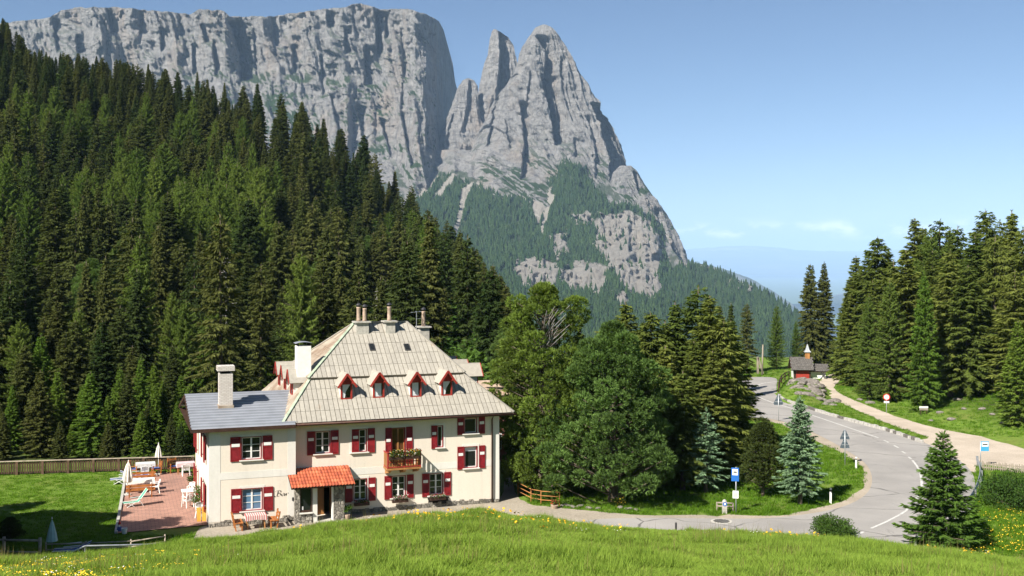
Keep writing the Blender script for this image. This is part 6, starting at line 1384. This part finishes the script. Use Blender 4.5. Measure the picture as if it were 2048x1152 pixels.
MB().box(-3.2, .3, 0, 5, -1, 5.1).build('wall', M_PINK, PH); MB().slab([(-3.4, -.3, 5.0), (.5, -.3, 5.0), (.5, 2.5, 5.8), (-3.4, 2.5, 5.8)], .12).slab([(-3.4, 5.3, 5.0), (.5, 5.3, 5.0), (.5, 2.5, 5.8), (-3.4, 2.5, 5.8)], .12).build('roof', M_POT, PH); 
for z_ in (.6, 3.1): w_ = MB().box(-.9, -.1, -.03, -.002, z_ + .3, z_ + 1.5).build('window', M_WHITE, PH); MB().box(-.82, -.18, -.04, -.031, z_ + .38, z_ + 1.42).build('pane', M_GLASS, w_)
# barn left of the frame, whose roof shades the lawn
BR = empty('hay_barn', (-35.6, 55.6, -15.3), .43, 'dark wooden hay barn on the slope left of the lawn', 'barn')
MB().box(-9, 6.5, -3, 3, -1, 5.2).build('wall', M_BROWN, BR); MB().slab([(-9.6, -3.8, 4.9), (7.0, -3.8, 4.9), (7.0, 0, 8.0), (-9.6, 0, 8.0)], .15).slab([(-9.6, 3.8, 4.9), (7.0, 3.8, 4.9), (7.0, 0, 8.0), (-9.6, 0, 8.0)], .15).build('roof', M_SHING, BR); MB().box(-1.5, 1.5, -3.06, -3.002, 0, 3).build('door', M_GREYW, BR)
def bench_thing(name, loc, rz, label, L=1.5, mat=None, group=None, metal=None, cat='bench'):
    mat = mat or M_ORW; o = empty(name, loc, rz, label, cat, group)
    for j in range(3): MB().box(-L / 2, L / 2, -.22 + j * .15, -.09 + j * .15, .42, .455).build('seat_slat', mat, o)
    for j in range(2): MB().bar((-L / 2, .27 + j * .035, .60 + j * .19), (L / 2, .27 + j * .035, .60 + j * .19), .03, .14).build('back_slat', mat, o)
    for sx in (-1, 1): MB().box(sx * L * .38 - .035, sx * L * .38 + .035, -.2, -.12, -.02, .419).bar((sx * L * .38, .16, -.02), (sx * L * .38, .345, .90), .07, .06, (1, 0, 0)).box(sx * L * .38 - .03, sx * L * .38 + .03, -.12, .2, .36, .415).build('leg', metal or mat, o)
    return o
bench_thing('bank_bench', tuple(gpt(2040, 868)), 2.6, 'dark weathered bench on the bank beside the bushy spruce', 1.7, M_GREYW)
def rock_mesh(seed):
    rs = R(seed); bm = bmesh.new(); bmesh.ops.create_icosphere(bm, subdivisions=2, radius=1.0)
    for v in bm.verts:
        k_ = .72 + .5 * float(fbm(v.co.x * 1.6 + seed, v.co.y * 1.6, v.co.z * 1.6, 3, seed)); v.co = Vector((v.co.x * k_ * 1.15, v.co.y * k_ * .85, v.co.z * k_ * .62))
    me = bpy.data.meshes.new('rock'); bm.to_mesh(me); bm.free(); me.materials.append(M_BOULD); return me
M_BOULD = simple('grey_boulder', (0.16, 0.135, 0.12), .95, .45, 3.0, bmp=.6, col2=(0.27, 0.245, 0.22)); RM = [rock_mesh(i) for i in range(5)]
rs = R(12)
for i in range(120):
    p, q = 1578 + 92 * rs.rand(), 762 + 60 * rs.rand()
    if not inside(np.array([p]), np.array([q]), [(1576, 782), (1592, 768), (1622, 765), (1640, 785), (1690, 812), (1640, 808), (1596, 800)])[0]: continue
    x, y, _ = px2g(p, q); o = link('outcrop_rock', RM[rs.randint(5)], loc=(x, y, float(H(x, y)) - .05)); s_ = .28 + .55 * rs.rand(); o.scale = (s_ * 1.2, s_, s_ * .8); o.rotation_euler = (.3 * rs.rand(), .3 * rs.rand(), rs.rand() * 6.28)
    tag(o, 'grey weathered rock of the outcrop between road and track', 'rock', 'rocks of the roadside outcrop')
for i, (p, q, s_) in enumerate([(1903, 846, .42), (1928, 838, .3), (1880, 835, .35), (1965, 842, .4), (1985, 850, .3), (1940, 820, .5), (1720, 800, .4), (1740, 806, .5), (1862, 842, .3), (2008, 862, .35), (1915, 822, .45), (1955, 812, .5)]):
    x, y, _ = px2g(p, q); o = link('bank_rock', RM[i % 5], loc=(x, y, float(H(x, y)) + .05)); o.scale = (s_, s_, s_ * .7); o.rotation_euler = (0, 0, i * 1.3); tag(o, 'pale stone lying on the grassy bank below the wood', 'rock', 'stones on the grassy bank')
for i, (p, q, s_) in enumerate([(1131, 1012, .32), (1145, 1014, .25), (1160, 1013, .28), (1178, 1016, .22), (1240, 1016, .3), (1258, 1018, .26), (1272, 1020, .22), (1196, 1017, .2)]):
    x, y, _ = px2g(p, q); o = link('border_stone', RM[i % 5], loc=(x, y, GZ + .02)); o.scale = (s_, s_ * .8, s_ * .6); o.rotation_euler = (0, 0, i * 1.9); tag(o, 'pale border stone between drive and stone pines', 'stone', 'border stones along the drive')

# ------------------------------------------------------------------ patio furniture
M_PLAST = simple('white_plastic', (0.74, 0.74, 0.73), .45, .04, 3, spec=.4); M_PARA = simple('white_parasol_cloth', (0.70, 0.67, 0.62), .9, .1, 4); M_PARAB = simple('pale_blue_parasol_cloth', (0.36, 0.50, 0.50), .9, .1, 4); M_GREENF = simple('green_mesh_fabric', (0.09, 0.32, 0.22), .8, .1, 6); M_BLUEF = simple('blue_striped_fabric', (0.06, 0.10, 0.28), .8, .3, 6)
PZ = GZ + .02
def pat(px, py): x, y, _ = px2g(px, py, PZ); return (x, y, PZ)
def monobloc(loc, rz, label, group='white plastic chairs on the patio'):
    o = empty('plastic_chair', loc, rz, label, 'chair', group)
    MB().slab([(-.24, -.22, .43), (.24, -.22, .43), (.22, .22, .41), (-.22, .22, .41)], .03).build('seat', M_PLAST, o)
    for sx in (-1, 1):
        MB().bar((sx * .27, -.26, 0), (sx * .24, -.20, .64), .05).build('leg', M_PLAST, o); MB().bar((sx * .25, .30, 0), (sx * .22, .22, .42), .05).build('leg', M_PLAST, o)
        MB().bar((sx * .26, -.24, .65), (sx * .23, .27, .66), .06, .03).build('armrest', M_PLAST, o)
    bk = MB()
    for j in range(5): x = -.16 + j * .08; bk.bar((x, .23, .43), (x * 1.1, .34, .80 - abs(j - 2) * .012), .05, .02, (0, 1, 0))
    bk.bar((-.23, .22, .42), (-.21, .345, .80), .04).bar((.23, .22, .42), (.21, .345, .80), .04).bar((-.22, .345, .80), (0, .35, .86), .04).bar((0, .35, .86), (.22, .345, .80), .04); bk.build('backrest', M_PLAST, o); return o
def cloth_mat(name, c1, c2, sc):
    m, nt, b = mat_base(name); t = nt.nodes.new('ShaderNodeTexCoord'); w = nt.nodes.new('ShaderNodeTexWave'); w.inputs['Scale'].default_value = sc; w.bands_direction = 'X'; nt.links.new(t.outputs['Object'], w.inputs['Vector'])
    nt.links.new(ramp(nt, w.outputs['Fac'], [(.45, c1), (.55, c2)]), b.inputs['Base Color']); b.inputs['Roughness'].default_value = .9; return m
M_STRIPE = cloth_mat('red_striped_cloth', (0.62, 0.55, 0.52), (0.42, 0.12, 0.12), 2.6); M_CHECK = cloth_mat('grey_checked_cloth', (0.62, 0.62, 0.61), (0.50, 0.51, 0.52), 4); M_PINKC = cloth_mat('pink_checked_cloth', (0.66, 0.55, 0.55), (0.56, 0.36, 0.38), 4)
def table(loc, rz, label, w, d, mat, cloth=None, clabel=None, name='patio_table', h=.74):
    o = empty(name, loc, rz, label, 'table'); MB().box(-w / 2, w / 2, -d / 2, d / 2, h - .04, h).build('tabletop', mat, o)
    for sx in (-1, 1):
        for sy in (-1, 1): MB().bar((sx * (w / 2 - .08), sy * (d / 2 - .08), 0), (sx * (w / 2 - .1), sy * (d / 2 - .1), h - .041), .06).build('leg', mat, o)
    if cloth:
        n = 14; mb = MB(); W, D = w / 2 + .02, d / 2 + .02; ring = [(-W, -D), (W, -D), (W, D), (-W, D)]; mb.v += [(x, y, .012) for x, y in ring]; mb.f.append((0, 1, 2, 3)); per = []
        for i in range(4):
            for j in range(n): t = j / n; per.append((ring[i][0] + (ring[(i + 1) % 4][0] - ring[i][0]) * t, ring[i][1] + (ring[(i + 1) % 4][1] - ring[i][1]) * t, i, t))
        b0 = len(mb.v); m_ = len(per)
        for x, y, i, t in per: mb.v.append((x, y, .0119))
        for k_, (x, y, i, t) in enumerate(per): f_ = .015 + .02 * math.sin(k_ * 1.9); l_ = math.hypot(x, y); mb.v.append((x * (1 + f_), y * (1 + f_), -.20 - .07 * abs(2 * t - 1)))
        mb.f += [(b0 + k_, b0 + (k_ + 1) % m_, b0 + m_ + (k_ + 1) % m_, b0 + m_ + k_) for k_ in range(m_)]
        c_ = mb.build('tablecloth', cloth, loc=(loc[0], loc[1], loc[2] + h)); c_.rotation_euler = (0, 0, rz); tag(c_, clabel, 'tablecloth')
    return o
def parasol(loc, hgt, label, mat, rf=.16, lo=.42, half=None, lean=(0, 0)):
    o = empty('parasol', loc, 0, label, 'parasol'); o.rotation_euler = (lean[0], lean[1], .4); MB().tube([(0, 0, .0), (0, 0, hgt)], .022, 8).build('pole', M_WHITE if half is None else M_GREYW, o, smooth=True)
    n = 32; mb = MB(); prof = half or [(.015, 1.0), (rf * .45, .9), (rf * .75, .75), (rf, .58), (rf * .95, lo), (rf * .7, lo - .03)]
    for r_, f_ in prof:
        for k_ in range(n): a_ = 6.283 * k_ / n; q_ = r_ * (1 + (.28 if half is None else .06) * math.cos(a_ * 8)); mb.v.append((math.cos(a_) * q_, math.sin(a_) * q_, hgt * f_ - .03))
    mb.f += [(i * n + k_, i * n + (k_ + 1) % n, (i + 1) * n + (k_ + 1) % n, (i + 1) * n + k_) for i in range(len(prof) - 1) for k_ in range(n)]; mb.build('canopy', mat, o)
    if half is None: MB().lathe([(.26, .0), (.26, .06), (.08, .10), (.04, .3)], 0, 0, 14).build('base', M_CONC, o)
    MB().lathe([(.03, hgt - .02), (.035, hgt + .03), (.01, hgt + .09)], 0, 0, 8).build('finial', M_WHITE, o); return o
def lounger(loc, rz, label, fab, frame, back=.75):
    o = empty('sun_lounger', loc, rz, label, 'sun lounger'); fr = MB()
    for s_ in (-1, 1): fr.tube([(-.85, s_ * .3, .30), (.25, s_ * .3, .32), (.95, s_ * .3, .32 + back)], .022, 6).tube([(-.5, s_ * .3, .3), (-.05, s_ * .31, .0)], .02, 6).tube([(.0, s_ * .3, .3), (-.62, s_ * .31, .0)], .02, 6).tube([(.35, s_ * .31, .42), (.62, s_ * .31, 0)], .02, 6).tube([(-.3, s_ * .34, .52), (.45, s_ * .34, .56)], .02, 6)
    fr.build('frame', frame, o); n = 10; mb = MB(); path = [(-.85, .30), (-.4, .27), (.0, .27), (.25, .31), (.6, .31 + back * .5), (.95, .31 + back)]
    for x, z in path: mb.v += [(x, -.28, z), (x, .28, z)]
    mb.f += [(2 * i, 2 * i + 1, 2 * i + 3, 2 * i + 2) for i in range(len(path) - 1)]; mb.build('fabric', fab, o); return o
def armchair(loc, rz, label):
    o = empty('wooden_armchair', loc, rz, label, 'chair', 'wooden armchairs at the board fence'); MB().box(-.28, .28, -.26, .26, .36, .41).build('seat', M_ORW, o); MB().box(-.25, .25, -.24, .24, .411, .49).build('cushion', M_BLUEF, o)
    for j in range(3): MB().bar((-.26, .30 + j * .02, .55 + j * .16), (.26, .30 + j * .02, .55 + j * .16), .03, .12).build('back_slat', M_ORW, o)
    for sx in (-1, 1): MB().box(sx * .29 - .03, sx * .29 + .03, -.27, -.21, 0, .62).build('leg', M_ORW, o); MB().bar((sx * .29, .25, 0), (sx * .29, .36, .98), .06).build('leg', M_ORW, o); MB().box(sx * .29 - .04, sx * .29 + .04, -.29, .28, .621, .65).build('armrest', M_ORW, o)
    return o
table(pat(291, 947), HA, 'patio table under a grey checked cloth at the board fence', 1.25, .8, M_WOOD, M_CHECK, 'grey checked cloth on the table at the board fence')
monobloc(pat(290, 955), HA + math.pi, 'white plastic chair pushed up to the grey-clothed table'); armchair(pat(268, 950), HA + 1.3, 'wooden armchair with blue cushion at the lawn end of the grey-clothed table'); armchair(pat(312, 949), HA - 1.4, 'wooden armchair with blue cushion under the tall white parasol'); armchair(pat(347, 945), HA + .3, 'wooden armchair between tall white parasol and pink-clothed table')
parasol(pat(317, 949), 2.15, 'tall closed white parasol standing in front of the board fence', M_PARA, .20, .60)
table(pat(371, 946), HA, 'patio table under a pink checked cloth by the inn corner', 1.2, .8, M_WOOD, M_PINKC, 'pink checked cloth on the table by the inn corner'); monobloc(pat(372, 951), HA + math.pi, 'white plastic chair pushed up to the pink-clothed table')
parasol(pat(254, 990), 2.15, 'closed cream parasol beside the kerb and the orange benches', M_PARA, .24, .42, lean=(.0, .04))
lounger(pat(270, 960), HA + math.pi, 'blue folding lounger behind the orange benches', M_BLUEF, M_PLAST, .35); lounger(pat(247, 966), HA, 'blue striped lounger sticking out over the lawn kerb', M_BLUEF, M_PLAST, .05)
bench_thing('patio_bench', pat(284, 972), HA, 'orange wooden bench facing the white-clothed table from the fence side', 1.75)
table(pat(281, 981), HA, 'wooden patio table under a white cloth between two orange benches', 1.7, .62, M_WOOD, M_WHITE, 'plain white cloth on the table between the orange benches')
bench_thing('patio_bench', pat(281, 995), HA + math.pi, 'orange wooden bench with its back to the drive, at the white-clothed table', 1.75)
monobloc(pat(309, 986), HA - 1.5, 'white plastic chair at the head of the white-clothed table')
lounger(pat(269, 1012), HA + .15, 'green mesh sun lounger with white frame alone on the red paving', M_GREENF, M_PLAST, .85).scale = (.78, .9, .85)
table(pat(377, 1004), HA, 'white plastic table beside the inn side wall', .85, .85, M_PLAST, name='plastic_table'); monobloc(pat(376, 1014), HA + math.pi + .4, 'white plastic chair in front of the white plastic table'); monobloc(pat(384, 993), HA - .3, 'white plastic chair behind the white plastic table')
st_l = pat(405, 1042); o = empty('yellow_sledge', st_l, HA, 'yellow wooden sledge leaning upright at the annex corner', 'sledge')
for j in range(2): MB().bar((-.2 + j * .28, -.05, .0), (-.2 + j * .28, .1, .78), .22, .04, (0, 1, 0)).build('board', simple('yellow_wood', (0.55, 0.30, 0.05), .6, .2) if j == 0 else MATS['yellow_wood'], o)
MB().tube([(.28, .0, .0), (.38, .05, .4), (.34, .1, .8), (.24, .12, .98)], .03, 7).build('runner', MATS['yellow_wood'], o); MB().bar((-.35, .10, .60), (.3, .12, .62), .05, .05).build('crossbar', MATS['yellow_wood'], o)
monobloc(pat(404, 1036), HA + .6, 'white plastic chair behind the yellow sledge')
def plant(name, px, py, w, h, label, petals=None, n=900, cat='plant', z=PZ):
    x, y, _ = px2g(px, py, z); o = empty(name, (x, y, z), 0, label, cat); rs = R(int(px))
    cs = [((rs.rand() - .5) * w * .7, (rs.rand() - .5) * w * .7, h * (.2 + .7 * rs.rand())) for _ in range(16)]; V, f, t_ = leaves(int(px), cs, [(w * .25, w * .25, h * .2)] * 16, [n // 16] * 16, .09); link('foliage', leafy_mesh('foliage', V, f, t_), o, M_LEAF)
    if petals is not None: V, f, t_ = leaves(int(px) + 1, cs, [(w * .28, w * .28, h * .22)] * 16, [7] * 16, .08); link('blossoms', np_mesh('blossoms', V, f), o, M_PETALS[petals])
    return o
plant('rose_bush', 404, 1016, 1.1, 1.35, 'climbing rose bush against the side wall of the inn', 3, 1500)
plant('patio_weed', 381, 966, .5, .45, 'small green plant at the foot of the side wall', None, 300)
o = plant('potted_plant', 694, 1029, .62, .55, 'potted fern beside the right stone pier of the porch', None, 700, z=GZ + .28); MB().lathe([(.14, -.28), (.19, 0), (.17, .01)], 0, 0, 12).build('pot', M_POT, o)
o = plant('potted_plant', 1109, 1010, .4, .28, 'terracotta pot of flowers at the end of the orange railing', 3, 260, z=GZ + .2); MB().lathe([(.16, -.2), (.24, 0), (.22, .01)], 0, 0, 12).build('pot', M_POT, o)
plant('flower_clump', 1238, 1012, .9, .5, 'clump of yellow flowers at the foot of the rounded stone pine', 2, 600, z=GZ); plant('railing_plant', 1082, 1004, 1.0, .9, 'leafy plant growing through the orange railing', None, 700, z=GZ)
g_ = pat(239, 1062); o = empty('garden_gnome', g_, 0, 'small garden gnome with red cap on the patio kerb corner', 'ornament'); MB().lathe([(.13, 0), (.15, .1), (.11, .24), (.05, .28)], 0, 0, 12).build('body', M_BLUEF, o, smooth=True); MB().lathe([(.03, .27), (.085, .32), (.085, .38), (.04, .41)], 0, 0, 12).build('head', simple('painted_skin', (0.55, 0.32, 0.24), .6, .05), o, smooth=True); MB().lathe([(.09, .39), (.05, .50), (.01, .62)], 0, 0, 12).build('cap', M_RED_S, o, smooth=True); MB().lathe([(.02, .22), (.07, .28), (.05, .33)], 0, -.06, 10).build('beard', M_WHITE, o, smooth=True)
o = empty('white_bucket', pat(249, 1067), 0, 'white bucket beside the garden gnome', 'bucket'); MB().lathe([(.12, 0), (.16, .28), (.165, .29), (.15, .285), (.11, .02)], 0, 0, 16).build('pail', M_PLAST, o); MB().tube([(-.16, 0, .27), (-.1, .1, .36), (.1, .1, .36), (.16, 0, .27)], .008, 5).build('handle', M_METAL, o)
# table and benches before the annex
gl = inn_pt(-8.6, -1.55, .02); table(gl, HA, 'wooden table under a red striped cloth against the annex front', 1.1, .8, M_WOOD, M_STRIPE, 'red and white striped cloth on the table against the annex front', name='front_table')
bench_thing('front_bench', inn_pt(-9.55, -1.6, .02), HA + math.pi / 2, 'brown wooden bench at the patio end of the striped table', 1.1, M_ORW); bench_thing('front_bench', inn_pt(-7.65, -1.6, .02), HA - math.pi / 2, 'brown wooden bench at the porch end of the striped table', 1.1, M_ORW)
# things at the lower left edge
x, y, z = px2w(104, 1102, 56.5); parasol((x, y, float(H(x, y))), 1.75, 'half-folded pale blue-green parasol on a wooden pole behind the pole fence', M_PARAB, half=[(.01, 1.0), (.09, .86), (.20, .60), (.27, .36), (.255, .355)])
x, y, z = px2w(142, 1102, 56); o = lounger((x, y, float(H(x, y))), .2, 'blue striped lounger with a towel behind the handrail', M_BLUEF, M_PLAST, .3)
tree_px('lawn_shrub', 'mpine1', 20, 1078, 1036, 'low dark shrub on the shaded corner of the lawn', 'bush', sx=1.5)
x, y = px2g(2052, 1120)[:2]; o = empty('bird_ornament', (x * .86, y * .86, float(H(x * .86, y * .86)) + .0), 0, 'dark wooden trough with a white ornament at the right meadow edge', 'trough'); MB().box(-.9, .9, -.2, .2, -.1, .32).build('trough', M_BROWN, o); MB().lathe([(.05, .33), (.12, .42), (.08, .52), (.02, .62)], -.15, 0, 10).build('ornament', M_WHITE, o)

# ------------------------------------------------------------------ grass and flowers
def tuft_mesh(name, seed, n, h, w, spread, bend=.35):
    rs = R(seed); V, T = [], []; a_ = rs.rand(n) * 6.28; r_ = spread * rs.rand(n) ** .5; b = np.stack([np.cos(a_) * r_, np.sin(a_) * r_, np.full(n, -.03)], 1)
    hh = h * (.5 + .7 * rs.rand(n)); ln = bend * hh * (.3 + rs.rand(n)); aa = rs.rand(n) * 6.28; tip = b + np.stack([np.cos(aa) * ln, np.sin(aa) * ln, hh], 1); mid = (b + tip) / 2 + np.stack([-np.cos(aa) * ln * .18, -np.sin(aa) * ln * .18, hh * .1], 1)
    s_ = np.stack([-np.sin(aa), np.cos(aa), 0 * aa], 1) * w * .5; v = np.stack([b - s_, b + s_, mid + s_ * .8, tip, mid - s_ * .8], 1).reshape(-1, 3); i0 = np.arange(n) * 5
    f = np.concatenate([np.stack([i0, i0 + 1, i0 + 2], 1), np.stack([i0, i0 + 2, i0 + 4], 1), np.stack([i0 + 4, i0 + 2, i0 + 3], 1)]); me = np_mesh(name, v, f); attr(me, 'tone', np.repeat(rs.rand(n), 5)); return me
def flower_mesh(name, seed, n, h, spread, r):
    rs = R(seed); mb = MB()
    for _ in range(n):
        a_, q = rs.rand() * 6.28, spread * rs.rand() ** .5; x, y, z = math.cos(a_) * q, math.sin(a_) * q, h * (.75 + .4 * rs.rand()); tx, ty = (rs.rand() - .5) * .9, (rs.rand() - .5) * .9 - .25
        c = len(mb.v); mb.v.append((x, y, z + r * .25)); k_ = 6
        for i in range(k_): t = 6.283 * i / k_; mb.v.append((x + math.cos(t) * r, y + math.sin(t) * r, z + math.cos(t) * r * tx + math.sin(t) * r * ty))
        mb.f += [(c, c + 1 + i, c + 1 + (i + 1) % k_) for i in range(k_)]
    return mb.mesh(name)
M_GRASS = foliage('meadow_grass', (0.150, 0.245, 0.036), (0.235, 0.310, 0.062), .45, scale=.35); M_LAWN = foliage('lawn_grass', (0.085, 0.185, 0.015), (0.130, 0.235, 0.024), .38, scale=.5)
M_SEED = foliage('seed_heads', (0.16, 0.15, 0.06), (0.24, 0.20, 0.09), .3, scale=.5)
rs = R(21)
def sc_pts(X, Y): return np.stack([X, Y, H(X, Y)], 1)
n = 78000; Y = 17.5 + (56 - 17.5) * rs.rand(n) ** .75; X = (rs.rand(n) * 2200 - 76 - CX) / F * Y
def free(X, Y, m=0.0):
    b_ = np.zeros(len(X), bool)
    for poly in (ROAD, GRAVEL, VERGE, DRIVE, PATIO): b_ |= inside(X, Y, poly)
    lu_, lv_ = (X - HO[0]) * _U[0] + (Y - HO[1]) * _U[1], (X - HO[0]) * _V[0] + (Y - HO[1]) * _V[1]; b_ |= (lu_ > -11.2) & (lu_ < 7.3) & (lv_ > -.75) & (lv_ < 12.2); return ~b_
ok = free(X, Y); X, Y = X[ok], Y[ok]; n = len(X); px = CX + F * X / Y
hs = (.45 + .75 * rs.rand(n)) * (.45 + 1.5 * sstep(fbm(X / 1.6, Y / 2.4, 0, 4, 31), .35, .75)) * np.interp(Y, [17, 40, 56], [.95, 1.0, 1.05])
sd = rs.rand(n) < .10 * sstep(fbm(X / 3, Y / 3, 0, 2, 9), .4, .6)
gm_p = [proto_obj('grass_tuft', tuft_mesh('grass_tuft', k, 40, .20, .018, .20, .95), M_GRASS) for k in range(3)] + [proto_obj('seed_tuft', tuft_mesh('seed_tuft', 7, 7, .38, .010, .22, .25), M_SEED)]
scatter('meadow_grass', sc_pts(X, Y), np.c_[(rs.rand(n, 2) - .5) * .25, rs.rand(n) * 6.28], np.c_[np.ones(n), np.ones(n), hs], np.where(sd, 3, rs.randint(0, 3, n)), gm_p)
# short grass: lawn, island, verges, banks
n = 60000; Y = 54 + 100 * rs.rand(n) ** 1.7; X = (rs.rand(n) * 2200 - 76 - CX) / F * Y; wd_ = (X < -22) | (X > 2)
ok = free(X, Y) & ~((X > -21) & (X < 1) & (Y > 60)) & ~((X < 4) & (Y > 80)) ; X, Y = X[ok], Y[ok]; n = len(X); lawn = (X < -18); hs = np.where(lawn, .30, .62) * (.6 + .8 * rs.rand(n))
lp = [proto_obj('lawn_tuft', tuft_mesh('lawn_tuft', 40 + k, 26, .26, .022, .24), M_LAWN) for k in range(3)]
scatter('short_grass', sc_pts(X, Y), np.c_[(rs.rand(n, 2) - .5) * .2, rs.rand(n) * 6.28], np.c_[np.full(n, 1.15), np.full(n, 1.15), hs], rs.randint(0, 3, n), lp)
# hillside undergrowth under the trees
n = 9000; Y = 112 + 270 * rs.rand(n) ** 1.2; X = (rs.rand(n) * 1100 - 60 - CX) / F * Y; hs = (1.2 + 1.6 * rs.rand(n)) * sstep(fbm(X / 9, Y / 9, 0, 3, 61), .35, .6) + .2
scatter('hill_undergrowth', sc_pts(X, Y), np.c_[np.zeros((n, 2)), rs.rand(n) * 6.28], np.c_[hs * 1.3, hs * 1.3, hs * .6], rs.randint(0, 2, n), [proto_obj('undergrowth_tuft', tuft_mesh('undergrowth_tuft', 60 + k, 60, .40, .05, .45), M_LEAF) for k in range(2)])
# flowers
M_FLY = simple('arnica_petals', (0.72, 0.40, 0.012), .8, .15, 9)
fp = [proto_obj('yellow_flowers', flower_mesh('yellow_flowers', 1, 4, .30, .26, .046), M_FLY), proto_obj('small_yellow_flowers', flower_mesh('small_yellow_flowers', 2, 3, .24, .25, .017), M_PETALS[2]), proto_obj('white_flowers', flower_mesh('white_flowers', 3, 4, .24, .25, .015), M_PETALS[1])]
n = 16000; Y = 18 + (56 - 18) * rs.rand(n) ** .8; px = rs.rand(n) * 2160 - 56; X = (px - CX) / F * Y
dens = .62 * np.exp(-((px - 90) / 210) ** 2) * sstep(Y, 20, 23) * sstep(Y, 44, 33) * sstep(fbm(X / 2.5, Y / 2.5, 0, 3, 19), .38, .55) + .12 * sstep(px, 1350, 1600) * sstep(Y, 38, 43) * sstep(fbm(X / 2.5, Y / 2.5, 0, 3, 19), .42, .58) + .08 * np.exp(-((px - 960) / 240) ** 2) * sstep(Y, 36, 44)
ok = (rs.rand(n) < dens) & free(X, Y); X, Y, px = X[ok], Y[ok], px[ok]; n = len(X); pk_ = np.where(px < 480, np.where(rs.rand(n) < .92, 0, 1), np.where((px > 780) & (px < 1250), np.where(rs.rand(n) < .6, 2, 1), np.where(rs.rand(n) < .7, 1, 2)))
scatter('meadow_flowers', sc_pts(X, Y), np.c_[np.zeros((n, 2)), rs.rand(n) * 6.28], np.c_[[.8 + .5 * rs.rand(n)] * 3].reshape(3, n).T, pk_, fp[:3])
n = 170; p_, q_ = 1950 + 120 * rs.rand(n), 985 + 130 * rs.rand(n); X, Y = np.array([px2g(a_, b2)[:2] for a_, b2 in zip(p_, q_)]).T; ok = free(X, Y) & (rs.rand(n) < .25 + .75 * sstep(q_, 990, 1060)); X, Y = X[ok], Y[ok]; n = len(X)
fp2 = [proto_obj('bank_flowers', flower_mesh('bank_flowers', 5, 4, .30, .28, .032), M_PETALS[2])]
scatter('bank_flowers', sc_pts(X, Y), np.c_[np.zeros((n, 2)), rs.rand(n) * 6.28], np.ones((n, 3)), np.zeros(n, int), fp2)
